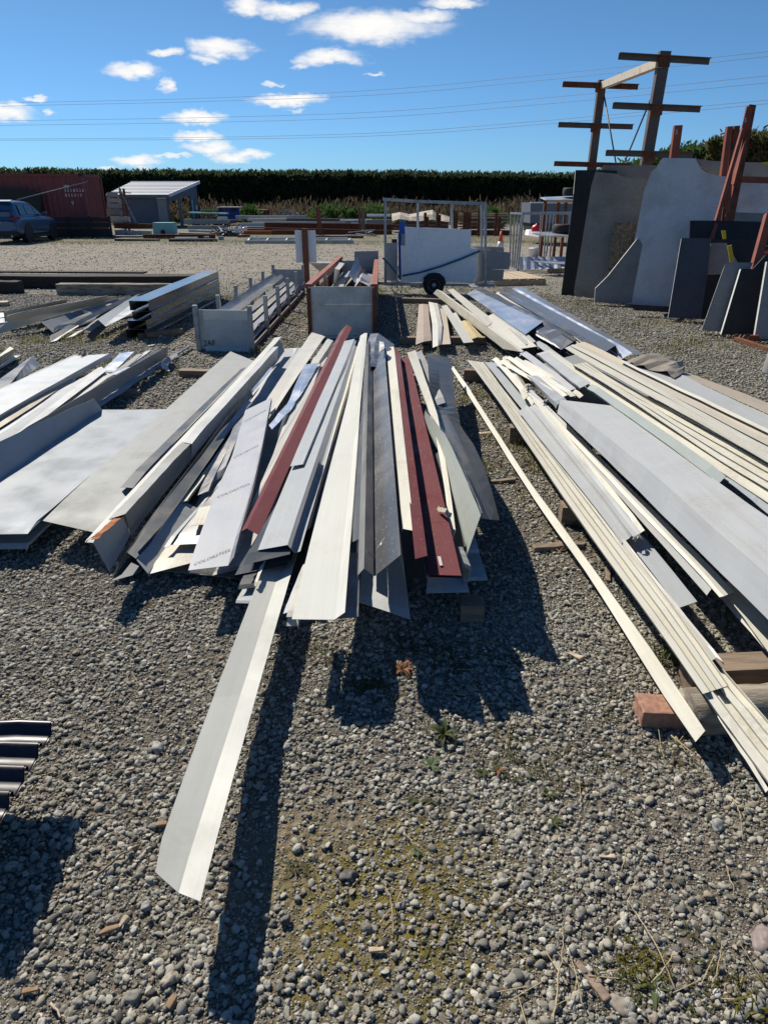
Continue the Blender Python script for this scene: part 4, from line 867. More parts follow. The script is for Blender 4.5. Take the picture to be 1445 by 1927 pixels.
slab('large black slab leaning farthest left with a rough left edge', [(1083,320),(1136,320),(1160,321),(1160,340),(1118,561),(1055,560),(1060,520),(1066,465),(1072,425),(1079,365)], (1055,549),(1118,550), 8, .05, ST_DARK, [(8, 9), (9, 0)] and [(9, 0)])
slab('grey brown slab with a broken darker top band', [(1120,323),(1158,327),(1175,334),(1222,338),(1250,420),(1215,560),(1118,559),(1081,556),(1079,550),(1112,349)], (1079,558),(1215,563), 8, .03, ST_MID)
slab('dark weathered slab showing as a strip along the top behind the grey brown one', [(1134,311),(1234,311),(1232,345),(1134,330)], (1110,548),(1240,552), 8, .03, ST_MID)
slab('small brown speckled granite slab behind the triangular one', [(1157,419),(1200,417),(1212,440),(1190,510),(1143,509),(1148,480),(1147,455)], (1140,563),(1195,565), 8.3, .03, ST_BROWN)
slab('grey slab cut to a slanted corner', [(1200,448),(1215,470),(1200,569),(1118,568),(1120,543),(1144,519)], (1118,568),(1200,569), 9, .05, ST_SPECK, [(4, 5), (5, 0)])
slab('biggest pale grey slab with a bitten top right corner', [(1246,297),(1308,298),(1314,311),(1320,319),(1333,326),(1350,331),(1366,332),(1356,380),(1345,430),(1325,500),(1300,585),(1259,584),(1182,580),(1171,566),(1191,465),(1212,357),(1225,323),(1232,318)], (1171,568),(1290,574), 10, .07, ST_PALE, [(13, 14), (14, 15), (15, 16)])
slab('pale slab behind the red frame at the right', [(1340,330),(1397,343),(1500,343),(1500,420),(1330,420)], (1300,556),(1500,560), 9, .03, ST_PALE)
slab('rough topped broken slab along the top at the right', [(1305,298),(1340,303),(1395,305),(1500,307),(1500,345),(1450,330),(1425,338),(1392,330),(1360,334),(1335,322),(1312,308)], (1300,550),(1500,553), 9, .10, ST_MID)
slab('low grey slab lying in front of the pale one at the right', [(1366,399),(1500,403),(1500,424),(1364,420)], (1340,572),(1500,575), 9, .03, ST_SPECK)
slab('long black granite slab behind the dark blue grey one', [(1298,415),(1352,415),(1500,419),(1500,500),(1294,500)], (1280,583),(1500,590), 10, .03, ST_DARK)
slab('dark blue grey slab with a pale left edge', [(1282,448),(1340,448),(1336,460),(1330,520),(1318,600),(1257,597)], (1257,597),(1318,600), 11, .10, ST_NAVY, [(5, 0)])
slab('black slab beside the dark blue grey one', [(1337,449),(1500,452),(1500,600),(1318,601)], (1318,596),(1450,600), 11, .02, ST_DARK)
slab('brown grey slab half hidden between black slabs', [(1337,457),(1366,457),(1400,515),(1326,517)], (1312,598),(1400,600), 11.5, .02, ST_MID)
slab('grey slab with a rounded top left corner', [(1368,494),(1416,494),(1411,506),(1370,624),(1320,621),(1362,503),(1364,497)], (1320,621),(1370,624), 13, .08, ST_SPECK, [(4, 5)])
slab('black slab with a notched top beside the rounded grey one', [(1394,506),(1416,506),(1440,480),(1470,480),(1460,632),(1357,629)], (1357,627),(1460,630), 13, .06, ST_DARK, [(5, 0)])
slab('speckled grey slab cut off by the right frame edge', [(1443,492),(1540,492),(1540,642),(1419,637)], (1419,637),(1540,642), 12, .07, ST_SPECK, [(3, 0)])
slab('long grey slab stub lying flat under the biggest slab', [(1180,572),(1300,579),(1295,590),(1195,584)], (1180,588),(1295,592), 5, .08, ST_DARK)
# red rack
def redrack():
    t = thing('slab_rack', 'red oxide steel A frame rack holding up the stone slabs', 'steel rack', P(1380,622,0))
    a0, a1 = Q(1374,402,11.6), Q(1413,199,11.9); d = (a1-a0).normalized()
    foot = a0 - d*(a0.z/d.z)
    mk('main_leg', MB().bar(foot, a1, .10, .10, (1, 0, 0)), RUST, t)
    for s in (-1, 1):
        pass
    mk('leg_flange', MB().bar(a0+Vector((-.058, -.01, 0)), a1+Vector((-.058, -.01, 0)), .11, .012, (1, 0, 0)), REDOX, t)
    b0, b1 = Q(1346,420,11.2), Q(1398,240,11.75); d2 = (b1-b0).normalized(); f2 = b0 - d2*(b0.z/d2.z)
    mk('front_leg', MB().bar(f2, b1, .07, .05, (1, 0, 0)), REDOX, t)
    c0, c1 = Q(1380,348,11.5), Q(1402,262,11.75); mk('brace', MB().bar(c0, c1, .05, .03, (1, 0, 0)), REDOX, t)
    g = mk('gusset_plate', MB().prism([Q(1395,240,11.65), Q(1408,240,11.65), Q(1416,201,11.72), Q(1405,200,11.72)], (0, .02, 0)), REDOX, t)
    text_on('5', Q(1398,230,11.62), (1, 0, 0), (0.15, 0, 1), .08, CHALK, g, lift=.012)
    mk('cross_bar', MB().bar(Q(1370,337,11.9), Q(1500,341,11.9), .06, .09), REDOX, t)
    for i, (x0, x1, yt, yb, Y) in enumerate(((1268,1282,236,298,12.9), (1367,1376,238,300,12.6), (1379,1390,237,300,12.6))):
        top, bot = Q((x0+x1)/2, yt, Y), Q((x0+x1)/2-8, yb, Y); d = (top-bot).normalized(); bt = bot-d*(bot.z/d.z)
        mk('rear_leg', MB().bar(bt, top, .13 if i == 0 else .09, .08, (0, 1, 0)), REDOX if i < 2 else RUST, t)
    p0 = Q(1275,245,12.8); text_on('5', p0+Vector((-.05, 0, -.06)), (1, 0, 0), (0.1, 0, 1), .1, CHALK, t, lift=.02)
redrack()
def redfront():
    t = thing('small_rack', 'red steel trestle with angle feet at the right frame edge', 'steel trestle', P(1400,640,0))
    top = Q(1446,404,9.6); f1 = P(1386,626,.05); f2 = P(1440,642,.05)
    mk('leg', MB().bar(f1, top, .10, .07, (0, 1, 0)), REDOX, t)
    mk('leg', MB().bar(Q(1420,545,9.7), Q(1440,470,9.8), .08, .05, (0, 1, 0)), REDOX, t)
    mk('leg', MB().bar(Q(1424,565,9.6), Q(1423,490,9.75), .07, .04, (0, 1, 0)), REDOX, t)
    mk('brace', MB().bar(Q(1404,618,9.6), Q(1428,570,9.6), .06, .03, (0, 1, 0)), REDOX, t)
    mk('gusset_plate', MB().prism([Q(1408,549,9.5), Q(1426,551,9.5), Q(1424,569,9.5), Q(1406,567,9.5)], (0, .02, 0)), REDOX, t)
    mk('lug', MB().bar(Q(1424,463,9.5), Q(1452,464,9.5), .06, .012), REDOX, t); mk('lug', MB().bar(Q(1422,475,9.5), Q(1452,476,9.5), .06, .012), REDOX, t)
    mk('base_rail', MB().bar(P(1384,638,.03), P(1452,660,.03), .06, .05), RUST, t)
    mk('base_rail', MB().bar(P(1376,627,.04), P(1480,640,.04), .07, .05), RUST, t)
    mk('foot_plate', MB().prism([P(1412,631,.12), P(1428,631,.12), P(1428,642,.04), P(1411,641,.04)], (0, .03, 0)), REDOX, t)
redfront()
for (pts, lab) in (([(1357,434),(1365,434),(1366,450),(1360,450)], 'upper yellow lifting strap hanging on the black granite slab'), ([(1368,463),(1376,461),(1381,493),(1373,494)], 'lower yellow lifting strap hanging over the brown grey slab')):
    q = [Q(x, y, 9.75) for x, y in pts]; mb = MB().prism(q, (0, .012, 0))
    props(mk('lifting_strap', mb, YSTRAP), lab, 'strap')
q = [Q(x, y, 11.35) for x, y in ((1433,305),(1450,304),(1450,311),(1438,310))]
props(mk('strap_end', MB().prism(q, (0, .03, 0)), YSTRAP), 'yellow strap end lying on top of the rough slab', 'strap')
q = [P(1246,588,.05), P(1282,594,.05), P(1278,604,.01), P(1250,598,.01)]
props(mk('stone_offcut', MB().prism(q, (0, .02, .02)), ST_NAVY), 'blue grey stone offcut lying at the foot of the dark blue grey slab', 'stone offcut')
q = P(1448,676,.2); mb = MB(); mb.lathe(P(1466,704,0), [(.0, 0), (.16, 0), (.165, .02), (.15, .2), (.13, .34), (.12, .42), (.10, .43)], 'Z', 24)
props(mk('plastic_tub', mb, BOARDG, None, True), 'smooth grey rounded tub at the right frame edge', 'tub')

# ------------------------------------------------------------------ tall T racks
def track():
    t = thing('cantilever_rack', 'tall pair of steel posts with crossarms joined by a beam, leaning', 'cantilever rack', Q(1200,420,19).to_2d().to_3d())
    def leg(x0, y0, x1, y1, Y, w, m):
        a, b = Q(x0, y0, Y), Q(x1, y1, Y); d = (b-a).normalized(); f = a-d*(a.z/d.z)
        mk('post', MB().bar(f, b, w, .16, (0, 1, 0)), m, t); return f, b
    Y1, Y2 = 21.0, 17.4
    leg(1112,318,1132.5,151,Y1,.20,DKSTEEL); leg(1215,305,1250,97,Y2,.235,DKSTEEL)
    def arm(x0, y0, x1, y1, Y, m):
        a, b = Q(x0, y0, Y), Q(x1, y1, Y); c_ = a.lerp(b, .5); mk('clamp_plate', MB().box((c_.x, c_.y-.03, c_.z-.05), (.26, .02, .20)), RUST, t)
        for sx in (-1, 1): mk('bolt', MB().lathe((c_.x+sx*.09, c_.y-.045, c_.z-.05), [(.0, -.012), (.018, -.012), (.018, .01)], 'Y', 6), DKSTEEL, t)
        o = mk('crossarm', MB().bar(a, b, .012, .12).bar(a+Vector((0, -.05, .055)), b+Vector((0, -.05, .055)), .1, .012), m, t)
        return a, b
    for (x0, y0, x1, y1) in ((1163,106,1334,116), (1152,199,1317,206), (1139,288,1303,292)): arm(x0, y0, x1, y1, Y2-.16, DKSTEEL)
    for (x0, y0, x1, y1) in ((1058,159,1200,164), (1050,235,1190,239), (1042,308,1185,312)): arm(x0, y0, x1, y1, Y1-.15, RUST if y0 != 235 else DKSTEEL)
    mk('top_beam', MB().bar(Q(1136,160,Y1-.2), Q(1240,119,Y2-.1), .16, .16), PALESTEEL, t)
    mk('tie_rod', MB().tube([Q(1136,178,Y1), Q(1158,305,19.4)], .02, 6), DKSTEEL, t, True)
    mk('tie_rod', MB().tube([Q(1229,174,Y2), Q(1175,305,19.4)], .02, 6), DKSTEEL, t, True)
track()

# ------------------------------------------------------------------ trailer with panels
def trailer():
    Y = 13.55; q = lambda x, y, dy=0.0: Q(x, y, Y+dy)
    g = P(817,554,0)
    t = thing('panel_trailer', 'small galvanised trailer with an upright pipe frame, loaded with panels', 'trailer', (g.x, Y, 0))
    mk('chassis_rail', MB().bar(q(723,534), q(930,537), .05, .055), TUBE, t)
    mk('chassis_rail', MB().bar(q(735,530,1.1), q(930,532,1.1), .05, .055), TUBE, t)
    mk('drawbar', MB().tube([q(735,534), q(700,532)], .03, 8), TUBE, t, True)
    for (x, y0, y1, dy) in ((725,375,534,0), (786,381,534,.6), (850,382,534,.6), (913,384,536,0), (906,384,536,.35)):
        mk('post', MB().bar(q(x, y1, dy), q(x, y0, dy), .045, .045), TUBE, t)
    mk('top_rail', MB().bar(q(722,375), q(786,379,.6), .05, .05), TUBE, t); mk('top_rail', MB().bar(q(786,379,.6), q(915,383.5,0), .05, .05), TUBE, t)
    for (x, yc, rr, dy, lab) in ((816,536,.20,-.1,None), (787,538,.17,1.25,None)):
        c = q(x, yc, dy); w = mk('wheel', MB().lathe(c, [(rr*.55, .05), (rr*.82, .075), (rr*.97, .055), (rr, .0), (rr*.97, -.055), (rr*.82, -.075), (rr*.55, -.05)], 'Y', 28), RUBBER, t, True)
        mk('rim', MB().lathe(c, [(rr*.60, .0), (rr*.60, -.052), (rr*.54, -.05), (rr*.48, -.02), (rr*.22, -.03), (rr*.2, -.06), (.01, -.065)], 'Y', 20), RIM, w, True)
    mk('mudguard', MB().tube([q(797,534,-.12), q(800,524,-.12), q(808,518,-.12), q(817,516.5,-.12), q(826,518,-.12), q(833,524,-.12), q(836,534,-.12)], .035, 8), BLACKST, t, True)
    c = q(747,541,-.2); jw = MB(); jw.tube([c+Vector((  .10*math.cos(a*math.pi/10), 0, .10*math.sin(a*math.pi/10))) for a in range(21)], .010, 8, False); mk('jockey_wheel', jw, TUBE, t, True)
    mk('jockey_stem', MB().bar(c, q(748,500,-.2), .03, .03), TUBE, t)
    G = 'panels carried on the trailer'
    def board(lab, poly, dy, th, m):
        mb = MB().prism([q(x, y, dy) for x, y in poly], (0, th, 0)); return props(mk('panel_board', mb, m), lab, 'panel', G)
    board('big white panel with stepped right edge on the trailer', [(762,427),(886,432),(886,467),(896,467),(896,522),(888,531),(763,529)], -.05, .03, BOARDW)
    board('narrow white panel behind the left edge of the big one', [(754,462),(765,462),(765,530),(755,528)], .02, .03, BOARDW)
    board('royal blue panel standing at the left of the trailer load', [(752,416),(763,416),(764,427),(764,528),(750,526),(749,440),(751,434)], .08, .03, BLUEP)
    board('grey panel just right of the blue one', [(755,440),(764,440),(764,463),(755,463)], .04, .02, BOARDG)
    board('grey panel left of the blue panel, front one', [(725,472),(748,472),(746,528),(725,528)], .15, .03, BOARDG)
    board('grey panel left of the blue panel, taller one behind', [(724,457),(748,457),(748,500),(724,500)], .25, .03, BOARDG)
    board('small dark block above the grey panels at the left', [(737,450),(747,450),(747,458),(737,458)], .3, .03, BLACKST)
    board('wide grey panel at the right of the trailer load', [(892,467),(959,475),(958,507),(912,507),(912,528),(890,532)], .06, .03, BOARDG)
    board('grey panel strip behind the wide grey panel', [(887,463),(947,465),(947,476),(887,476)], .16, .03, BOARDG)
    board('olive beige panel low at the right end of the trailer', [(912,507),(948,508),(946,529),(911,528)], .0, .03, BOARDB)
    s = [q(720,485,-.12), q(733,498,-.12), q(747,516,-.12), q(752,524,-.12)]
    b = [q(757,519,-.10), q(790,513,-.10), q(830,501,-.10), q(868,487,-.10), q(903,472,-.10)]
    def ribbon(pts, w):
        mb = MB()
        for a_, b_ in zip(pts, pts[1:]): mb.bar(a_, b_, .006, w)
        return mb
    props(mk('tie_strap', ribbon(b, .035), STRAP), 'blue tie down strap slung across the big white panel', 'strap')
    props(mk('tie_strap', ribbon(s, .03), STRAP), 'blue strap tail hanging at the left end of the trailer', 'strap')
    board2 = MB().prism([Q(x, y, 12.9) for x, y in ((667,473),(712,472),(712,522),(667,522))], (0, .02, 0))
    props(mk('panel_board', board2, BOARDG), 'pale grey panel standing alone behind the tall bin', 'panel')
    x0, x1 = P(740,506,.0), P(748,506,0)
trailer()
def pallet(name, label, a, b, dep, h, mat, group=None, n=6):
    A, B = P(*a, 0), P(*b, 0); u = (B-A).normalized(); v = Vector((-u.y, u.x, 0)); L = (B-A).length
    t = thing(name, label, 'pallet', (A+B)/2, 0, group)
    for k in range(3): mk('runner', MB().bar(A+v*(dep*k/2)+Vector((0, 0, h*.4)), B+v*(dep*k/2)+Vector((0, 0, h*.4)), .08, h*.75), mat, t)
    for k in range(n):
        o = A.lerp(B, (k+.5)/n); mk('deck_board', MB().bar(o+Vector((0, 0, h*.9))-v*.03, o+v*(dep+.03)+Vector((0, 0, h*.9+random.uniform(-.006, .006))), L/n*.88, .018), mat, t)
    return t
pallet('timber_pallet', 'old grey pallet lying at the right end of the trailer', (924,538), (1025,536), 1.5, .14, WOODP)

# traffic cone
def cone():
    Y = 22; top = Q(943,437,Y); x = top.x; h = .80
    t = thing('traffic_cone', 'orange traffic cone with a white band behind the grey panels', 'traffic cone', (x, Y, 0))
    r = lambda z: .03 + .13*(1-z/h)
    def seg(a, b, nm, m, e=0): mk(nm, MB().lathe((x, Y, 0), [(r(a)+e, a), (r(b)+e, b)], 'Z', 20), m, t, True)
    mk('base_plate', MB().box((x, Y, .02), (.40, .40, .04)), CONEO, t)
    seg(.04, .30, 'cone_lower', CONEO); seg(.30, .52, 'reflective_band', CONEW, .003); seg(.52, h, 'cone_tip', CONEO)
cone()
# galvanised cage frame and what stands by it
def cage():
    Y = 18.6; t = thing('cage_frame', 'open galvanised pipe frame standing beside the stone slabs', 'pipe frame', P(1010,507,0))
    a0, a1 = P(959,502,.02), P(972,508,.02)
    top = Q(964,401,a0.y); H = top.z
    A, B = a0, Vector((Q(984,401,a1.y-2.2).x, a1.y-2.2, .02))
    ends = []
    for k in range(5):
        x = [961,968.5,975,981,984][k]; xb = [959,963,966.5,970,974][k]; yb = [502,503.5,505,506.5,508][k]
        b = P(xb, yb, .02); tp = Q(x if k < 4 else 984, 401+k*.3, b.y); mk('upright', MB().bar(b, tp, .04, .04), TUBE, t); ends.append((b, tp))
    mk('top_rail', MB().bar(ends[0][1], ends[-1][1], .045, .045), TUBE, t); mk('bottom_rail', MB().bar(ends[0][0], ends[-1][0], .05, .04), TUBE, t)
    mk('top_rail', MB().bar(ends[0][1], Q(1075,400,18.6), .045, .045), TUBE, t); mk('top_rail', MB().bar(ends[-1][1], Q(1075,402,ends[-1][0].y), .045, .045), TUBE, t)
    for (x0, x1, y0, y1) in ((1018,1013,402,482), (1029,1023,402,483), (1036,1027,404,484), (1042,1034,404,484), (1072,1066,402,484)):
        mk('upright', MB().bar(Q(x1, y1, 19.5), Q(x0, y0, 19.5), .035, .035), TUBE, t)
    mk('shelf', MB().prism([Q(1001,440,19.0), Q(1020,445,18.4), Q(1078,447,18.4), Q(1078,438,19.6), Q(1010,438,19.6)], (0, 0, .02)), GALV, t)
    c = Q(1062,430,19.2)
    def tyre(c, r, w, lab, grp='tyres stacked near the pipe frame'):
        o = mk('tyre', MB().lathe(c, [(r*.6, -w/2), (r*.9, -w/2), (r, -w*.3), (r, w*.3), (r*.9, w/2), (r*.6, w/2), (r*.55, w*.3), (r*.55, -w*.3)], 'Z', 28), RUBBER, None, True)
        return props(o, lab, 'tyre', grp)
    tyre(c, .30, .22, 'black tyre lying on the shelf of the pipe frame')
    tyre(Q(1074,361,22), .24, .22, 'black tyre lying on the tray above the dark box')
    g2 = 'stuff'
    sh = MB(); n = 12
    for i in range(n):
        a, b = Q(977+i*7.2, 483, 18.1), Q(977+(i+1)*7.2, 483, 18.1); c_, d_ = Q(977+(i+1)*7.2, 507-i*.25, 17.7), Q(977+i*7.2, 508-i*.25, 17.7)
        o = Vector((0, .03*(i % 2), 0)); sh.prism([a+o, b+Vector((0, .03*((i+1) % 2), 0)), c_+Vector((0, .03*((i+1) % 2), 0)), d_+o], (0, .006, 0))
    props(mk('corrugated_sheet', sh, GALV), 'dull corrugated sheet leaning low against the pipe frame', 'roofing sheet')
    props(mk('flat_sheet', MB().prism([Q(1002,492,17.4), Q(1030,497,17.0), Q(1064,498,17.0), Q(1064,494,17.6)], (0, 0, .02)), GALV), 'flat pale sheet lying on the pallet beside the slabs', 'metal sheet')
    pallet('timber_pallet', 'pale orange pallet under the flat sheet beside the slabs', (1030,512), (1070,514), .9, .22, WOODP, None, 4)
    b = thing('dark_box_trailer', 'dark blue grey box body behind the pipe frame', 'box trailer', Q(1040,430,30).to_2d().to_3d())
    mk('body', MB().prism([Q(998,381,30), Q(1085,382,30), Q(1085,420,30), Q(997,420,30)], (0, 2, 0)), SHEDW, b)
    mk('rim', MB().bar(Q(997,381,29.98), Q(1085,382,29.98), .06, .05), TRIMW, b); mk('skirt', MB().prism([Q(999,420,30.1), Q(1085,420,30.1), Q(1085,436,30.1), Q(1000,436,30.1)], (0, 1.8, 0)), BLACKST, b)
    tr = thing('steel_tray', 'flat pale tray carried on rusty posts above the dark box', 'steel tray', Q(1050,430,22).to_2d().to_3d())
    mk('deck', MB().prism([Q(1023,373,22), Q(1095,370,22), Q(1095,376,21.5), Q(1026,376,21.5)], (0, .6, .03)), GALV, tr); mk('underframe', MB().prism([Q(1030,376,22), Q(1095,376,22), Q(1095,381,22), Q(1033,381,22)], (0, .5, 0)), BEIGE, tr)
    for x in (1026, 1051, 1065): p = Q(x, 378, 22.2); mk('post', MB().bar(p, (p.x, p.y, 0), .08, .08), RUST, tr)
    props(mk('red_container', MB().lathe(Q(1009,429,23), [(.0, -.1), (.14, -.1), (.16, 0), (.12, .07), (.03, .10), (.03, .13)], 'Z', 16), REDPL, None, True), 'red plastic can beside the pipe frame', 'can')
    props(mk('concrete_block', MB().prism([Q(995,433,23.3), Q(1020,433,23.3), Q(1020,447,23), Q(993,443,23)], (0, .5, 0)), BOARDW), 'pale block under the red can', 'block')
    x = Q(1008,460,23); props(mk('white_tub', MB().lathe((x.x, 23.2, 0), [(.0, 0), (.14, 0), (.17, .25), (.18, .26), (.0, .26)], 'Z', 16), BOARDW, None, True), 'low white tub behind the pipe frame', 'tub')
cage()
# ------------------------------------------------------------------ the central heap of flashings
G1 = 'flashings in the central heap'
# filler sheets added under the heap; the slate ones keep its gaps dark
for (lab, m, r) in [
 ('dark filler sheet at the very bottom of the heap under the charcoal flashing', SLATE, [(560,1095,.10,640,690,.12),(690,1100,.10,720,690,.12)]),
 ('dark filler sheet under the printed lilac white sheet in the heap', SLATE, [(440,1085,.09,560,700,.14),(560,1095,.09,640,690,.14)]),
 ('dark filler sheet under the twin maroon flashings in the heap', SLATE, [(690,1090,.12,712,690,.15),(800,1085,.12,770,690,.15)]),
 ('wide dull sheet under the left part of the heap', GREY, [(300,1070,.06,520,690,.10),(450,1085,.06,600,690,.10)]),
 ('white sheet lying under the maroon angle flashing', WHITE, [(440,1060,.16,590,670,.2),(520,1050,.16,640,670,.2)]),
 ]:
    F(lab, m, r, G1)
ZS[0] = 0.66
# left part
F('dull grey trough lying lowest at the left end of the heap', GREY, [(206,1093,.05,474,742,.10),(222,1060,.11,466,735,.17)], G1)
F('flat grey blue strip beside the lowest trough of the heap', SLATE, [(211,1092,.045,470,748,.09),(262,1078,.05,496,742,.09)], G1)
F('dark folded strip between the rusty gutter edge and the trough', SLATE, [(238,1035,.12,470,728,.15),(262,1052,.10,482,735,.13),(272,1045,.14,488,728,.16)], G1)
F('grey valley flashing with tall left side and split film at its end', LGREY, [(257,1053,.21,345,941,.225),(279,1079,.14,372,955,.16)], G1)
F('broad cream sheet at the front left corner of the heap', CREAM, [(279,1079,.135,345,985,.155),(366,1056,.15,410,960,.17)], G1)
F('thin cream flashing with torn film beside the grey valley', CREAM, [(340,945,.23,456,792,.24),(352,941,.235,463,790,.24)], G1)
F('scuffed dark galvanised sheet under the printed sheet, front one', DGALV, [(319,1021,.22,470,836,.25),(371,1019,.23,492,820,.26)], G1)
F('long pale edge strip beside the scuffed galvanised sheet', PALE, [(308,1026,.225,462,850,.25),(318,1024,.23,466,846,.255)], G1)
F('crooked scuffed galvanised strip left of the printed sheet', DGALV, [(372,930,.272,446,796,.285),(392,922,.276,460,780,.29)], G1)
F('second scuffed galvanised strip nearest the printed sheet', DGALV, [(400,905,.27,452,775,.29),(420,890,.27,470,770,.29)], G1)
F('small cream plate end showing beside the printed sheet', CREAM, [(360,988,.285,376,952,.285),(388,986,.285,402,948,.285)], G1)
F('grey upright angle leaning behind the printed sheet', GREY, [(410,815,.30,472,732,.32),(436,790,.26,476,742,.27)], G1)
F('narrow pale blue angle pointing up beside the long gutter flashing', PALE, [(405,828,.31,468,752,.33),(421,822,.29,475,757,.31)], G1)
# printed lilac white sheet
o = F('lilac white sheet printed with grey lettering across its width', FILM,
  [[(354,1069,.34),(404,930,.36),(436,860,.365),(462,772,.36)], [(429,1060,.345),(467,940,.365),(487,850,.37),(507,750,.37)], [(440,1043,.345),(476,915,.365),(492,845,.37),(511,748,.37)], [(441,1050,.31),(477,925,.335),(493,852,.345),(512,756,.345)]], G1, n=22)
for (t0, t1) in ((.012, .045), (.30, .33), (.55, .575), (.86, .88)):
    text_sheet('COLORSTEEL', o, 0, t0, t1, .10, .96, None, INK)
ZS[0] = 0.74
# white sheets behind
F('broad cream sheet between the printed sheet and the maroon angle', CREAM, [(470,985,.24,573,686,.30),(500,1000,.24,604,684,.30)], G1)
F('large white sheet running up beside the maroon angle', WHITE, [(468,960,.26,556,760,.30),(560,820,.28,604,682,.31)], G1)
F('crinkled silver strip lying between cream sheet and white sheet', SILV, [[(506,800,.31),(540,760,.32),(574,686,.33)], [(512,808,.31),(552,768,.32),(588,684,.33)], [(520,800,.31),(566,745,.32),(602,682,.33)]], G1, wav=.006)
F('long white sheet with rust flecks at the far left of the heap', WHITE, [(470,800,.22,587,624,.27),(508,776,.24,604,629,.28),(513,780,.25,612,632,.29)], G1)
F('pale grey sheet at the far left end under the white sheet', LGREY, [(470,770,.16,536,655,.17),(520,752,.17,580,652,.18)], G1)
F('cream box channel at the far end next to the maroon angle', OFFW, [(560,720,.26,617,636,.30),(578,716,.28,627,640,.31),(590,712,.24,631,650,.26)], G1)
ZS[0] = 0.76
# maroon angle
F('maroon angle flashing pointing up and away across the heap', RED, [(454,999,.315,641,622,.35),(464,993,.345,653,610,.385),(488,1006,.325,662,616,.37)], G1, name='maroon_flashing')
# pale blue pair
F('short pale blue flashing with a turned down lip at its near end', PALE, [(546,877,.375,648,642,.40),(570,873,.375,667,638,.40),(572,875,.355,669,643,.38),(576,862,.36,671,640,.385)], G1)
F('long pale blue capping at the front of the heap', PALE, [(485,1032,.335,640,668,.37),(541,1022,.345,668,650,.38),(554,1037,.31,674,654,.35),(565,1034,.31,679,652,.35)], G1)
F('thin beige channel squeezed between pale capping and big white sheet', BEIGE, [(568,1008,.29,675,642,.37),(577,996,.31,681,636,.385),(584,990,.29,685,636,.375)], G1)
F('narrow dark backed strip beside the thin beige channel', SLATE, [(574,1000,.27,686,650,.34),(592,985,.27,690,648,.34)], G1)
ZS[0] = 0.94
# big white sheet
F('big flat white sheet in the middle of the heap with a cut corner', CLEANW, [[(549,1161,.31),(586,1010,.33),(655,749,.36),(678,632,.38)], [(629,1162,.31),(650,985,.33),(674,749,.365),(686,627,.385)], [(649,1148,.315),(664,960,.335),(679,749,.365),(691,627,.385)]], G1, n=20)
F('cream sheet edge just under the big white sheet', CREAM, [(539,1157,.295,572,1058,.31),(560,1157,.295,600,1055,.31)], G1)
F('pale strip under the left edge of the big white sheet', PALE, [(533,1154,.27,566,1072,.28),(545,1150,.285,575,1060,.29)], G1)
F('short cream stub poking out under the big white sheet', CREAM, [(539,1172,.25,562,1080,.26),(560,1172,.25,585,1080,.26)], G1)
F('weathered grey plate with slots under the big white sheet', DGALV, [(628,1161,.24,650,1040,.25),(668,1159,.24,672,1040,.25),(674,1157,.255,677,1040,.265)], G1)
F('weathered sheet standing on edge right of the big white sheet', DGALV, [(669,1100,.20,672,1000,.25),(674,1085,.27,678,980,.31)], G1)
# folded stack at the front
for i, (x0, y0, x1, y1) in enumerate([(458,1060,545,1040),(470,1070,548,1050),(440,1082,540,1062)]):
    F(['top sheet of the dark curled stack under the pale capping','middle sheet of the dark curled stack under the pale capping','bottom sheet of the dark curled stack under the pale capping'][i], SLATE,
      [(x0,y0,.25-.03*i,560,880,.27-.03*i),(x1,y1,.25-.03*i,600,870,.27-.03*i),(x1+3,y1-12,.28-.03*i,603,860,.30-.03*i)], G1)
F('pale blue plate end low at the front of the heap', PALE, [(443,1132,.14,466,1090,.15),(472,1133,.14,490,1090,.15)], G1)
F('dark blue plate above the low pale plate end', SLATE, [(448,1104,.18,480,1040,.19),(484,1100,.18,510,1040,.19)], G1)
F('cream hinge like folded strip standing left of the long overhanging angle', CREAM, [(478,1098,.205,497,1046,.215),(483,1100,.21,502,1048,.22)], G1)
F('dark sheet bent under the printed sheet at the front', CHAR, [(356,1076,.12,420,1000,.13),(400,1082,.09,440,1010,.11),(448,1070,.13,470,1000,.14)], G1)
ZS[0] = 1.33
# charcoal flashing
o = F('scuffed charcoal flashing with white marker scrawl', CHAR, [(673,1081,.265,688,650,.34),(685,1067,.325,694,640,.39),(705,1082,.275,701,640,.35),(754,1042,.345,722,640,.385)], G1, n=22)
text_sheet('101', o, 1, .035, .03, .35, .95, None, CHALK)
text_sheet('T', o, 2, .04, .05, .12, .45, .03, CHALK)
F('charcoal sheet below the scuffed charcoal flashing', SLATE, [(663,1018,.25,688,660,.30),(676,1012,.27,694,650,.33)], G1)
ZS[0] = 1.1
F('grey under sheet with torn corner in front of the heap', LGREY, [(674,1128,.16,690,990,.17),(771,1160,.15,752,1000,.17)], G1)
ZS[0] = 1.33
F('small bent flange hanging below the charcoal flashing', GREY, [(752,1046,.27,742,960,.30),(762,1084,.20,750,985,.25)], G1)
F('slate strip between charcoal flashing and cream channel', SLATE, [(757,990,.29,716,672,.31),(770,988,.29,729,660,.31)], G1)
F('blue grey strip under the far end of the charcoal flashing', PALE, [(744,880,.30,712,675,.32),(756,880,.30,727,672,.32)], G1)
F('crumpled clear grey film at the far end of the charcoal flashing', CHAR, [[(692,690,.36),(690,650,.36),(697,628,.37)],[(704,690,.35),(704,650,.38),(712,627,.39)],[(726,700,.32),(735,660,.36),(742,648,.34)]], G1, name='plastic_film', cat='plastic film', wav=.012)
F('white paper scrap by the far end of the charcoal flashing', WHITE, [(713,664,.41,714,640,.43),(724,656,.42,722,644,.44)], G1, name='paper_scrap', cat='paper scrap')
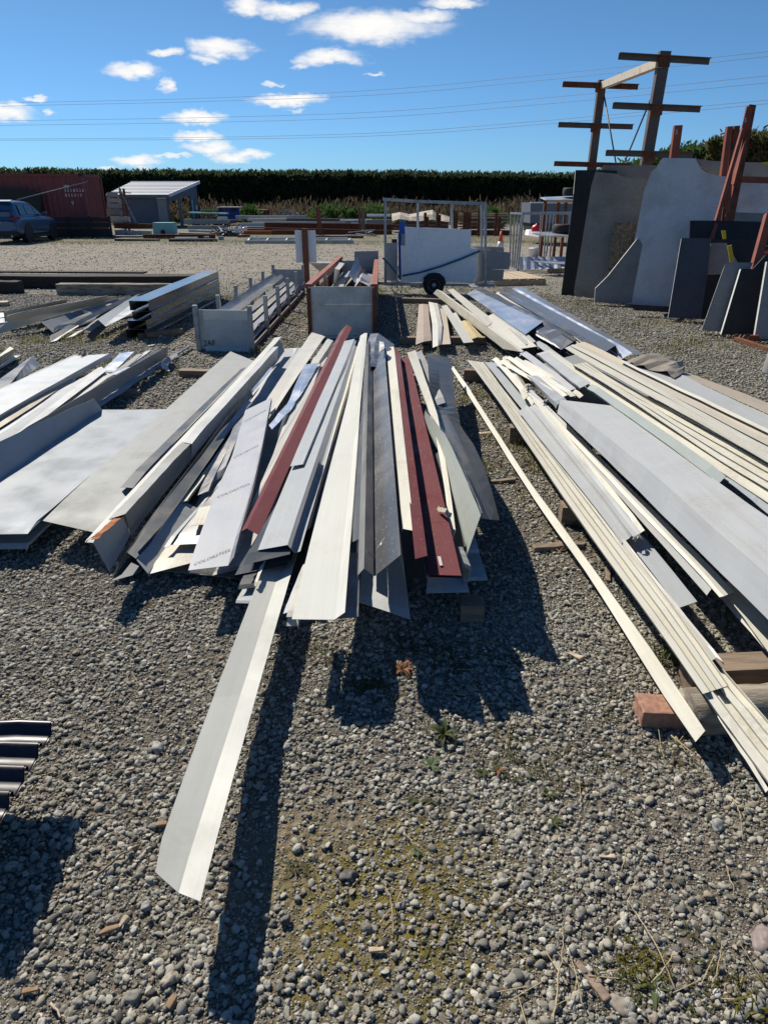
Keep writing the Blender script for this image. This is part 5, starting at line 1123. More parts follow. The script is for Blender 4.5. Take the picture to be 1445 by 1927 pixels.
# cream channel, twin maroon, cream
F('cream channel left of the twin maroon flashings', CREAM, [(756,998,.29,726,660,.33),(757,991,.33,727,652,.365),(779,995,.335,741,650,.37)], G1)
o = F('upper maroon flashing with folded edge, scuffed', REDS, [(784,1068,.27,740,660,.325),(781,1050,.332,741,652,.37),(804,1044,.332,752,664,.372),(805,1047,.318,752.5,668,.36)], G1, name='maroon_flashing')
o = F('lower maroon flashing with faint dark print and a paper sticker', REDS, [(803,1080,.275,747,674,.32),(868,1082,.285,770,672,.33)], G1, name='maroon_flashing')
F(None, REDS, [(806,1085,.255,808,1060,.257),(869,1088,.265,866,1062,.267)], parent=o, name='turned_hem', n=2)
F(None, WHITE, [(827,1064,.2845,823,1047,.2845),(833,1064,.2845,829,1047,.2845)], parent=o, name='paper_sticker', n=2, th=.0008, wav=0)
text_sheet('COLORSTEEL', o, 0, .12, .125, .12, .75, None, INKD)
text_sheet('COLORSTEEL', o, 0, .36, .365, .12, .75, None, INKD)
F('cream flashing right of the twin maroon flashings', CREAM, [[(849,1020,.25),(838,930,.28),(816,800,.31),(766,664,.33)], [(857,996,.27),(845,910,.295),(824,785,.32),(782,660,.33)]], G1)
F('white sheet at the far right end of the heap beyond the cream flashing', WHITE, [(822,760,.27,782,664,.29),(838,755,.25,793,660,.27)], G1)
F('pale blue shaded sheet under the far right end of the heap', PALE, [(838,800,.20,790,690,.23),(850,800,.19,803,690,.22)], G1)
F('torn clear tape stuck on the lower maroon flashing', BEIGE, [[(822,958,.30),(838,966,.32),(848,975,.31)],[(826,952,.31),(843,958,.335),(850,966,.32)]], None, name='torn_tape', cat='torn tape', n=8, wav=.01)
# leaning sheet
o = F('leaning grey green sheet with ragged dark top edge', GREEN, [[(905,967,.35),(868,880,.355),(838,820,.35),(800,772,.33)], [(881,1036,.24),(853,930,.28),(826,845,.29),(798,788,.29)]], G1, n=18)
F(None, CHAR, [[(906,965,.355),(869,878,.36),(839,818,.355),(801,770,.335)], [(909,969,.348),(872,880,.352),(841,820,.35),(802,772,.33)]], parent=o, name='ragged_edge', n=26, wav=.006)
F('dark side sheet under the leaning grey green sheet', SLATE, [(881,1037,.236,826,846,.285),(862,1082,.16,812,860,.25)], G1)
# wavy slate sheet
F('wavy dark slate sheet sagging to the ground right of the heap', SLATE, [[(906,970,.30),(875,899,.31),(846,842,.30),(815,790,.27),(808,730,.31),(804,664,.30)],[(925,973,.27),(885,872,.285),(855,805,.27),(830,760,.235),(826,700,.27),(826,668,.28)],[(940,974,.22),(915,888,.24),(893,838,.23),(864,797,.19),(856,748,.22),(847,673,.25)]], G1, n=26, soft=1)
ZS[0] = 1.35
# under sheets at front right
F('blue plate end low at the right front of the heap', PALE, [(802,1114,.12,806,1060,.13),(882,1112,.12,872,1060,.13)], G1)
F('long blue plate end at the right front corner of the heap', PALE, [(872,1092,.13,868,1040,.14),(918,1090,.13,900,1035,.14)], G1)
F('second blue plate end above the corner one', PALE, [(876,1037,.20,862,980,.21),(901,1036,.20,886,980,.21)], G1)
F('folded grey end between the lower maroon flashing and the blue plates', GREY, [(876,1098,.18,862,1040,.2),(886,1070,.23,870,1030,.25),(872,1062,.24,860,1030,.25)], G1)
ZS[0] = 1.0
# hero angle
F('long pale angle flashing overhanging the gravel towards the viewer', CLEANW, [[(292,1638,.222),(298,1594,.222),(407,1300,.175),(502,1047,.18),(560,920,.17)], [(336,1677,.200),(341,1655,.198),(455,1300,.153),(519,1093,.16),(575,935,.15)], [(377,1693,.208),(398,1611,.204),(484,1300,.16),(541,1102,.168),(590,940,.155)]], G1, n=26)
# bearers
def timber(label, a, b, w, h, z, mat=WOODX, group=None, name='timber_bearer', cat='timber'):
    A, B = P(*a, z), P(*b, z); mb = MB().bar(A, B, w, h)
    return props(mk(name, bev(mb), mat), label, cat, group)
def bev(mb): return mb
timber('timber block under the right front of the heap', (866,1146), (910,1148), .09, .085, .045)
timber('long timber bearer hidden under the front of the heap', (470,1010), (880,1018), .09, .085, .045)
timber('timber bearer under the middle of the heap', (470,860), (872,868), .09, .07, .035)
timber('timber bearer under the far end of the heap', (340,702), (800,712), .09, .07, .035)

# ------------------------------------------------------------------ wide grey sheets and gutter flashing left of the heap
ZS[0] = 1.15
G2 = 'wide sheets left of the heap'
F('wide grey sheet with a tall turned up left side', BLGREY, [(-170,905,.30,178,750,.20),(-152,1004,.13,193,771,.10),(52,1001,.125,255,771,.10),(79,974,.125,315,770,.10)], G2, n=18)
F('pale sheet end sticking out below the wide grey sheet', LGREY, [(-120,1030,.06,-60,960,.06),(48,1028,.06,120,960,.06)], G2)
F('wide grey sheet without sides next to the gutter flashing', GREY, [(80,975,.15,434,661,.15),(190,1000,.15,490,684,.15)], G2, n=18)
F('slim slate capping lying on the wide grey sheet', SLATE, [(226,914,.175,452,697,.172),(228,912,.195,453,695,.19),(250,914,.195,463,691,.19)], G2)
F('thin light strip along the top of the long gutter flashing', WHITE, [(160,1017,.24,517,636,.26),(192,996,.25,530,634,.265)], G2)
o = F('rust edged lower end of the long gutter flashing', LGREY, [(160,1018,.235,216,960,.24),(176,1019,.245,236,966,.245),(207,1074,.10,246,1006,.12)], G2)
F(None, RUSTED, [(172,1015,.252,222,966,.252),(185,1014,.249,236,967,.249)], parent=o, name='rust_patch', n=12, wav=.004)
F('long grey gutter flashing, nearer length', GREY, [(205,976,.25,344,830,.255),(236,966,.26,361,832,.265),(248,1008,.11,362,862,.17)], G2, n=18)
F('long grey gutter flashing, farther length', LGREY, [(345,829,.27,514,653,.27),(361,832,.275,524,652,.275),(361,860,.18,522,677,.17)], G2, n=18)
F('grey end plate of the sheet behind the gutter flashing', LGREY, [(500,672,.20,524,634,.27),(512,690,.12,535,658,.17)], G2)
F('small silver sheet flat between gutter flashing and white sheets', SILV, [(420,760,.07,535,670,.09),(470,765,.07,585,662,.09)], G2)
F('pale grey sheet lying beside the gutter flashing', LGREY, [(440,780,.08,545,655,.10),(500,760,.10,560,655,.12)], G2)

ZS[0] = 1.0
# ------------------------------------------------------------------ pile at the left edge
G3 = 'flashings in the left edge pile'
F('dark slate sheet at the far left of the left edge pile', SLATE, [(-50,750,.16,58,671,.17),(-20,772,.16,62,669,.18),(-60,780,.12,78,688,.15)], G3)
F('second dark flashing beside the slate sheet', CHAR, [(-60,760,.14,95,688,.14),(-40,775,.15,122,668,.15)], G3)
F('mid grey strip left of the bright white sheet', GREY, [(-60,757,.17,135,670,.18),(-50,780,.17,150,667,.18)], G3)
F('bright white sheet catching the sun in the left edge pile', PALE, [(-80,772,.20,142,669,.21),(-60,815,.21,205,665,.22),(-60,832,.14,212,671,.17)], G3)
F('small clear film flag at the far end of the left edge pile', SCRIM, [(152,672,.22,160,658,.26),(162,668,.2,163,656,.25)], None, name='plastic_film', cat='plastic film', n=4)
F('long tan batten curving through the left edge pile', TAN, [[(-60,826,.17),(60,757,.18),(125,716,.18),(143,714,.17)],[(-50,836,.17),(60,768,.17),(118,728,.17),(143,718,.16)]], G3, name='tan_batten')
F('pale ribbed trough in the middle of the left edge pile', LGREY, [(-60,858,.18,186,692,.19),(-40,872,.15,192,690,.20),(-30,875,.19,200,698,.2)], G3)
F('film wrapped sheet under the ribbed trough', FILM, [(-60,835,.15,150,712,.16),(-50,858,.15,186,695,.16)], G3)
F('cream flat strip right of the ribbed trough', OFFW, [(-40,876,.17,198,699,.18),(-10,862,.175,214,703,.18)], G3)
F('silver blue sheet at the far end of the left edge pile', SILV, [(190,700,.14,226,665,.15),(215,700,.14,253,662,.15)], G3)
F('dark slotted rail at the far end of the left edge pile', DGALV, [(195,712,.15,280,658,.15),(204,716,.15,285,660,.15)], G3)
F('blue grey strip beside the slotted rail', GREY, [(200,712,.16,262,664,.16),(210,716,.155,272,664,.155)], G3)
F('broken silver strip right of the slotted rail', SILV, [(208,706,.17,240,690,.17),(218,704,.17,248,690,.17)], G3)
F('black edged strip between cream strip and grey angle', CHAR, [(0,838,.15,300,655,.14),(30,838,.15,306,657,.13)], G3)
F('tall grey angle standing on edge at the right of the left edge pile', LGREY, [(20,822,.24,317,651,.20),(40,850,.10,316,668,.08)], G3)
F('frosty film covered strip at the foot of the tall grey angle', FILM, [(140,778,.09,330,664,.07),(192,764,.07,336,668,.05)], G3, wav=.012)
F('black thin rod end lying past the film covered strip', CHAR, [(318,670,.05,358,648,.05),(323,672,.05,360,650,.05)], G3)
F('crumpled clear film wrapped round the strip end', FILM, [[(288,690,.06),(300,684,.10),(312,680,.05)],[(292,694,.05),(304,690,.09),(320,698,.03)]], None, name='plastic_film', cat='plastic film', n=8, wav=.02)
timber('short timber bearer under the left edge pile', (200,741), (264,738), .10, .05, .025)
timber('timber block with pale top left of the heap', (340,700), (402,702), .09, .06, .03)
G3b = 'loose sheets at the left frame edge'
F('cream bent sheet at the left frame edge behind the slate sheet', CREAM, [(-40,700,.12,20,652,.13),(-30,690,.16,27,656,.18),(-20,706,.06,29,668,.07)], G3b)
F('white flat sheet at the left frame edge in front of the bent cream one', WHITE, [(-40,700,.05,22,668,.05),(-20,702,.05,40,668,.05)], G3b)
# ------------------------------------------------------------------ right hand pile
G4 = 'long trims in the right hand pile'
F('lone cream strip lying apart beside the right hand pile', CREAM,
  [[(1308,1396,.105),(1229,1279,.11),(1121,1101,.11),(1037,984,.11),(980,900,.10),(871,728,.11),(849,694,.12)],[(1326,1375,.115),(1255,1266,.12),(1140,1101,.12),(1054,984,.12),(992,900,.11),(877,722,.125),(852,688,.14)],[(1328,1377,.09),(1257,1268,.10),(1142,1103,.10),(1056,986,.10),(994,902,.09),(878,724,.11),(853,690,.12)]], G4, n=24, wav=.003)
def ribbed(label, mat, nl, nr, fl, fr, zn, zf, pat, group=G4, n=16):
    """trim with lengthwise ribs: pat = list of (fraction across, height above base)"""
    rails = []
    for (t, h) in pat:
        rails.append((nl[0]+(nr[0]-nl[0])*t, nl[1]+(nr[1]-nl[1])*t, zn+h, fl[0]+(fr[0]-fl[0])*t, fl[1]+(fr[1]-fl[1])*t, zf+h))
    return F(label, mat, rails, group, n=n)
RIB = [(0, 0), (.03, .02), (.28, .022), (.32, .008), (.5, .006), (.54, .026), (.74, .028), (.78, .012), (.94, .014), (1, .03)]
ribbed('long ribbed cream trim along the left side of the right hand pile', CREAM, (1322,1300), (1372,1284), (877,676), (909,680), .19, .19, RIB, n=22)
ribbed('ribbed cream trim jutting lowest towards the viewer from the right hand pile', CREAM, (1480,1522), (1560,1490), (1240,1190), (1290,1178), .165, .165, RIB, n=16)
F('thin white edge strip under the lowest ribbed cream trim', WHITE, [(1440,1490,.15,1290,1250,.15),(1446,1484,.155,1296,1246,.155)], G4)
F('flat white plate inside the ribbed cream trim', PALE, [(1277,1140,.185,911,680,.185),(1312,1128,.19,932,681,.19)], G4, n=18)
F('smooth white rail with a step at its near end', WHITE, [(1338,1242,.205,1150,1010,.21),(1348,1236,.225,1158,1004,.23),(1360,1243,.23,1166,1004,.235),(1363,1250,.20,1168,1008,.21)], G4)
F('grooved pale grey trim with three lips ending above the flat white plate', LGREY, [(1169,1022,.23,975,772,.235),(1184,1012,.235,988,764,.24),(1187,1008,.25,991,760,.255),(1191,1010,.238,995,764,.24),(1199,1006,.24,1003,760,.245),(1206,1002,.255,1010,757,.26)], G4)
F('thin cream trim with hem beside the grooved grey trim', CREAM, [(1205,1000,.25,1000,752,.26),(1213,995,.262,1008,748,.27)], G4)
F('blue grey strip ending at the torn film in the right hand pile', SLATE if False else LGREY, [(1329,1120,.225,1046,805,.24),(1343,1101,.235,1058,797,.25)], G4)
F('bright white strip with a rolled edge beside the blue grey strip', WHITE, [(1354,1120,.245,985,733,.265),(1362,1118,.255,992,730,.275),(1381,1110,.25,1006,738,.275)], G4, n=20)
F('cream plate under the near end of the bright white strip', CREAM, [(1490,1285,.195,1345,1095,.215),(1540,1270,.20,1375,1092,.22)], G4)
F('dark grooved channel between bright white strip and wide sheet', GREY, [(1500,1262,.20,1352,1052,.22),(1512,1244,.225,1362,1044,.24),(1526,1240,.205,1370,1044,.22)], G4)
F('cream double strip in the dark gap of the right hand pile', CREAM, [(1480,1268,.17,1236,985,.19),(1492,1260,.18,1246,980,.20)], G4)
# the upper tangle at the far end
F('cream trim left of the pale blue box in the far tangle', CREAM, [(1000,760,.245,925,675,.25),(1008,752,.26,933,670,.27)], G4)
F('beige dull channel at the far end of the right hand pile', BEIGE, [(985,752,.24,944,672,.24),(994,744,.26,952,668,.27),(1002,745,.24,958,670,.25)], G4)
F('pale blue box end in the middle of the right hand pile', PALE, [(1046,768,.25,989,708,.26),(1048,760,.285,989,705,.295),(1066,752,.285,1010,706,.295)], G4)
F('film wrapped white strip between the two tufts of torn film', FILM, [(1022,760,.27,985,728,.28),(1040,778,.275,1000,732,.285)], G4)
for k, (a, b, c, d, lab, m) in enumerate([((1058,746),(950,672),(1068,742),(958,668),'first thin cream trim in the far fan of trims', CREAM), ((1073,744),(964,676),(1083,742),(972,671),'second thin cream trim in the far fan, with a pale edge', WHITE),
    ((1090,748),(980,680),(1098,742),(988,676),'third thin cream trim in the far fan, dull beige', BEIGE), ((1040,740),(938,680),(1048,737),(946,676),'fourth thin cream trim in the far fan, lowest', CREAM)]):
    F(lab, m, [(*a,.265+.004*k,*b,.275+.004*k),(*c,.285+.004*k,*d,.295+.004*k)], G4)
F('grey trim with film crossing the far fan of trims', FILM, [(1072,735,.29,977,665,.30),(1086,730,.30,990,661,.31)], G4)
for (x, y, z, lab) in ((993,728,.31,'tuft of torn film at the end of the pale blue box'), (1026,757,.30,'tuft of torn film on the white wrapped strip'), (1197,1012,.258,'tuft of torn film on the flat white plate'), (985,668,.30,'torn film flag at the far end of the right hand pile')):
    F(lab, BEIGE, [[(x-8,y+3,z-.02),(x-2,y+1,z-.01),(x+3,y-3,z-.015)],[(x-5,y-3,z-.005),(x+2,y-4,z+.004),(x+7,y-2,z-.012)],[(x+1,y-6,z-.02),(x+6,y-5,z-.012),(x+9,y+2,z-.03)]], None, name='torn_film', cat='torn film', n=8, wav=.012)
# wide sheet
F('widest grey sheet of the right hand pile with a turned down left side', LGREY, [[(1640,1358,.35),(1445,1165,.353),(1178,900,.358),(1048,776,.358)],[(1640,1250,.318),(1445,1083,.318),(1239,900,.323),(1054,751,.328)],[(1640,1105,.325),(1445,974,.33),(1351,907,.33),(1150,762,.335)]], G4, n=22)
F('pale green sheet with an open square end right of the widest sheet', GREEN, [(1349,909,.31,1102,731,.325),(1351,907,.335,1104,729,.345),(1366,892,.34,1113,720,.35)], G4)
F('flat white plate below the open square end', PALE, [(1500,1012,.295,1360,900,.305),(1520,975,.295,1372,893,.305)], G4)
F('cream edge channel along the dark gap of the right hand pile', CREAM, [(1540,1010,.31,1024,667,.33),(1540,985,.318,1026,661,.338),(1540,975,.32,1034,658,.335)], G4, n=18)
F('pale grey topped box trim at the far end before the dark gap', LGREY, [(1090,733,.30,1008,668,.31),(1091,730,.345,1009,664,.355),(1111,720,.35,1026,659,.36)], G4)
STEPS = [(0, -.09), (.0, 0), (.2, .002), (.22, -.008), (.25, .004), (.47, .004), (.49, -.006), (.52, .006), (.75, .006), (.77, -.004), (.8, .008), (1, .01)]
ribbed('cream trim bundle with grooves right of the dark gap', CREAM, (1560,988), (1560,922), (1077,687), (1102,682), .35, .36, STEPS, n=18)
ribbed('second cream trim bundle with a shaded left face', CREAM, (1560,940), (1560,900), (1062,655), (1078,648), .385, .395, [(0,-.06),(0,0),(.55,.002),(.58,-.012),(.62,.004),(1,.006)], n=18)
F('broad tan plate between the second bundle and the pale outer sheet', BEIGE, [(1560,900,.385,1079,649,.395),(1560,886,.39,1086,644,.40)], G4, n=16)
F('tan sloping plate with a cream upper lip', TAN, [(1560,886,.375,1086,646,.385),(1560,868,.40,1098,642,.405)], G4, n=16)
F('cream hemmed strip beside the tan sloping plate', CREAM, [(1560,872,.405,1166,680,.41),(1560,862,.412,1170,678,.415)], G4, n=16)
F('pale outer sheet of the right hand pile with a grey wrapped middle', GREY if False else LGREY, [(1560,862,.40,1170,679,.405),(1560,836,.40,1222,676,.405)], G4, n=16)
F('tan outermost sheet falling towards the slabs', TAN, [(1560,836,.398,1222,675,.402),(1560,815,.37,1280,702,.36),(1560,800,.26,1296,703,.27)], G4, n=16)
F('crumpled dusty plastic film lying on the outer sheets', SCRIM, [[(1180,680,.415),(1200,690,.415),(1240,700,.415),(1268,712,.41)],[(1200,672,.42),(1225,678,.43),(1256,690,.43),(1278,706,.41)],[(1218,671,.42),(1244,670,.44),(1270,681,.435),(1286,700,.40)],[(1224,671,.40),(1252,671,.42),(1282,679,.40),(1288,695,.37)]], None, name='plastic_film', cat='plastic film', n=12, wav=.02)
F('hidden pale layer at the core of the right hand pile', GREY, [(1500,1150,.14,1000,690,.15),(1540,940,.15,1090,665,.16)], G4)
F('hidden lower layer under the outer sheets', BEIGE, [(1560,980,.12,1075,690,.13),(1560,830,.15,1240,690,.15)], G4)
# what it lies on
GB = 'timber bearers under the right hand pile'
def tim(label, a, b, w, h, z, mat=WOODX, group=GB, name='timber_bearer'): return timber(label, a, b, w, h, z, mat, group, name)
tim('timber bearer under the far end of the right hand pile', (873,706), (1160,716), .10, .12, .06)
tim('dark timber bearer under the far middle of the right hand pile', (958,816), (1330,830), .10, .12, .06)
tim('timber bearer under the middle of the right hand pile', (1054,964), (1560,980), .10, .10, .055)
tim('squared timber beam under the near end of the right hand pile', (1290,1272), (1600,1258), .10, .11, .06)
p0, p1 = P(1290,1340,.075), P(1640,1318,.075)
mb = MB(); pts = [p0.lerp(p1, i/12) for i in range(13)]
mb.tube(pts, [.078+.006*mnoise.noise(Vector((i*.9, 3, 1))) for i in range(13)], 18)
lg = props(mk('timber_log', mb, SLEEPG, None, True), 'round grey log under the nearest end of the right hand pile', 'log')
A = P(1204,1372,0); mb = MB(); u = (P(1292,1376,0)-A).normalized(); v = Vector((-u.y, u.x, 0))
L_, D_, H_ = .165, .10, .07
rb = random.Random(3); cs = []
import bmesh
def rough_block(name, o, u, v, l, d, h, mat, label, cat, cuts=5, amp=.004, bevel=.006, parent=None):
    bm = bmesh.new(); bmesh.ops.create_cube(bm, size=1)
    bmesh.ops.scale(bm, vec=(l, d, h), verts=bm.verts); bmesh.ops.bevel(bm, geom=list(bm.edges), offset=bevel, segments=2, affect='EDGES', profile=.5)
    bmesh.ops.subdivide_edges(bm, edges=[e for e in bm.edges if e.calc_length() > min(l, d, h)*.4], cuts=cuts, use_grid_fill=True)
    w = Vector((0, 0, 1)); mbb = MB(); vs = []
    for x in bm.verts:
        c = x.co.copy(); k = mnoise.noise(c*38+Vector((l*90, 1, 2)))*amp + mnoise.noise(c*11)*amp*1.2
        c += x.normal*k; vs.append(Vector(o) + u*(c.x+l/2) + v*(c.y+d/2) + w*(c.z+h/2))
    bm.normal_update(); mbb.add(vs, [tuple(q.index for q in f.verts) for f in bm.faces]); bm.free()
    ob = mk(name, mbb, mat, parent)
    return props(ob, label, cat) if parent is None else ob
rough_block('brick', A, u, v, L_, D_, H_, BRICK, 'salmon coloured brick under the tip of the lone cream strip', 'brick', 4, .004)
rough_block('timber_offcut', P(1004,1041,0), (P(1128,1031,0)-P(1004,1041,0)).normalized(), Vector((0.05,1,0)), .27, .045, .03, WOODX, 'flat broken piece of timber under the lone cream strip', 'timber offcut', 4, .006)

# ------------------------------------------------------------------ upper right pile
G5 = 'sheets in the pile in front of the stone slabs'
F('long cream strip reaching farthest left in the pile before the slabs', CREAM, [(946,656,.12,815,552,.16),(980,662,.22,822,544,.27),(985,660,.22,830,547,.27)], G5, n=16)
F('cream strip above the longest one with a folded black end', CREAM, [(916,614,.24,842,546,.28),(931,604,.25,852,543,.285)], G5)
F('cream plate lying between the two cream strips and the silver sheet', CREAM, [(975,655,.21,905,600,.24),(1010,650,.25,925,590,.27)], G5)
F('cream box end facing the viewer beside the dark crumpled sheet', OFFW, [(989,648,.24,925,590,.26),(1008,642,.25,938,583,.27),(1014,657,.19,945,592,.22)], G5)
F('long pale sheet running under the far tangle', PALE, [(1066,693,.16,935,592,.20),(1082,690,.16,950,588,.2)], G5)
F('bright silver wrapped sheet folded down at its near end', SILV, [(988,629,.27,878,553,.28),(1020,606,.31,893,545,.32),(1028,624,.22,897,551,.26)], G5)
F('dark thin channel behind the silver wrapped sheet', DGALV, [(1100,648,.20,880,536,.25),(1112,642,.22,888,533,.27)], G5)
F('second dark channel behind the silver wrapped sheet', SLATE, [(1080,640,.24,888,540,.27),(1092,634,.25,900,538,.28)], G5)
F('dark crumpled metal sheet with a ragged near edge', DGALV, [[(1002,628,.23),(960,600,.25),(930,575,.25)],[(1056,658,.20),(1010,622,.26),(950,578,.27)],[(1078,643,.23),(1030,612,.26),(970,575,.27)]], G5, wav=.02)
F('cream sheet squeezed between dark channels and shiny sheets', CREAM, [(1098,652,.22,932,551,.25),(1128,650,.22,944,545,.25)], G5)
F('dark edge channel left of the shiny open box', CHAR, [(1118,655,.25,936,548,.27),(1126,650,.26,944,545,.28)], G5)
F('shiny grey open ended box in front of the slabs', GLOSS, [(1132,665,.21,944,543,.25),(1158,648,.29,952,538,.30),(1170,672,.20,962,545,.24)], G5)
F('bright silver sheet nearest the stone slabs', SILV, [(1168,674,.19,958,545,.24),(1190,662,.25,968,541,.28),(1220,671,.22,984,541,.26)], G5)
F('white small piece between the dark channel and the shiny box', WHITE, [(1098,650,.24,1076,632,.25),(1114,655,.22,1088,634,.24)], G5)
F('small dark bent piece at the far end near the wheel', SLATE, [(866,550,.18,862,545,.2),(874,546,.2,869,541,.22)], G5)
timber('long dark timber in front of the trailer wheel', (757,565), (872,568), .10, .08, .045, WOODX, None)
# strips on timbers
G6 = 'plastic strips lying on two timbers'
F('pinkish beige ribbed strip at the left of the plastic strips', PINKB, [(782,647,.12,788,573,.13),(797,641,.135,796,572,.14),(812,639,.12,805,573,.13)], G6)
F('white twisted strip second from the left', WHITE, [[(814,652,.13),(813,610,.14),(806,567,.15)],[(824,648,.15),(824,610,.16),(815,569,.17)],[(830,646,.13),(832,612,.15),(823,570,.16)]], G6)
F('grey beige strip third from the left', TAN, [(831,648,.11,825,580,.13),(848,647,.12,838,579,.13)], G6)
F('pale strip reaching right among the plastic strips', OFFW, [(872,645,.13,830,575,.14),(891,643,.14,840,573,.15)], G6)
F('pale yellow ribbed strip at the right of the plastic strips', YEL, [(886,638,.14,868,604,.15),(898,634,.155,874,602,.165),(910,635,.14,880,603,.15)], G6)
F('thin white strip between the pale and the yellow strip', WHITE, [(880,640,.12,850,590,.13),(887,638,.12,858,588,.13)], G6)
timber('nearer dark timber under the plastic strips', (752,640), (912,640), .10, .08, .05, WOODX, None)
timber('farther dark timber under the plastic strips', (785,592), (860,596), .10, .07, .045, WOODX, None)

# ------------------------------------------------------------------ box gutter pile, upper left
G7 = 'gutters and sheets in the upper left pile'
gb0, gb1 = (243, 279), (387, 411)
def gutter(label, zt, h, lipx, mat, dxn=0):
    nl, nr, fl, fr = P(243+dxn, 567, .47), P(279+dxn, 567, .47), P(387, 510, .46), P(411, 512, .46)
    for p in (nl, nr, fl, fr): p.z = zt
    dn = Vector((0, 0, -h))
    ax = (fl-nl).normalized(); side = (nr-nl).normalized()
    a = F(label, mat, [[nl+dn+side*lipx, fl+dn+side*lipx], [nl+dn, fl+dn], [nl, fl], [nr, fr], [nr+dn, fr+dn], [nr+dn+side*.03, fr+dn+side*.03]], G7, n=10, wav=.001)
    return a
gutter('topmost glossy grey box gutter of the upper left pile', .475, .115, .05, GLOSS)
gutter('second glossy grey box gutter from the top', .345, .10, .05, GLOSS, 3)
gutter('third glossy grey box gutter from the top', .235, .10, .05, GLOSS, -9)
gutter('lowest glossy grey box gutter on the ground', .125, .10, .06, GLOSS, -14)
F('grey blue trough with lips beside the box gutters', BLGREY, [(184,600,.27,262,552,.30),(197,612,.22,270,556,.26),(200,614,.22,282,556,.26),(243,592,.27,300,548,.32)], G7)
F('dark Z shaped sheet behind the trough', SLATE, [(142,606,.24,250,553,.29),(150,612,.20,256,557,.26),(178,602,.21,270,552,.27),(182,595,.25,275,548,.30)], G7)
F('small pale bent plate below the dark Z sheet', OFFW, [(155,620,.14,190,596,.18),(175,623,.10,205,600,.15)], G7)
F('slate plate slanting to the ground below the trough', SLATE, [(163,632,.08,200,604,.16),(174,640,.02,208,608,.12)], G7)
F('blue grey sloping sheet on the left of the upper left pile', BLGREY, [(68,622,.03,200,572,.10),(78,606,.17,215,562,.22),(100,625,.05,240,566,.14)], G7)
F('cream lipped strip in front of the sloping sheet', CREAM, [(100,626,.08,205,578,.16),(102,616,.13,206,571,.2),(140,610,.10,235,568,.17)], G7)
F('cream bracket end lowest in the upper left pile', OFFW, [(94,632,.07,150,602,.12),(96,643,.02,155,608,.08),(108,640,.03,160,606,.09)], G7)
F('pale flat plate beside the cream bracket end', WHITE, [(124,636,.03,150,622,.04),(140,632,.04,160,619,.05)], G7)
F('long dull silver strip sweeping left from the box gutters', OFFW, [[(-40,640,.02),(60,610,.10),(160,580,.20),(250,554,.27)],[(-40,620,.12),(55,600,.19),(160,571,.28),(255,552,.30)]], G7, n=16)
F('white sheet standing on edge left in the upper left pile', OFFW, [(15,609,.08,203,566,.12),(12,594,.20,202,556,.24)], G7)
F('dark thin capping on top of the standing white sheet', CHAR, [(12,594,.21,202,556,.25),(16,592,.215,205,555,.25)], G7)
F('grey sheet standing on edge behind the white one', GREY, [(10,606,.05,128,572,.08),(7,586,.20,125,563,.22)], G7)
F('pale scrap plate at the left frame edge of the upper left pile', FILM, [(-40,604,.03,12,592,.06),(-40,614,.02,14,606,.03)], G7)
F('small blue white sheet at the left frame edge', PALE, [(-30,594,.08,8,588,.10),(-30,602,.05,10,596,.06)], G7)
timber('dark timber bearer under the box gutters', (262,632), (342,622), .09, .06, .04, WOODX, None)
timber('small timber block at the left frame edge before the sleepers', (-10,572), (17,571), .2, .07, .035, WOODP, None)

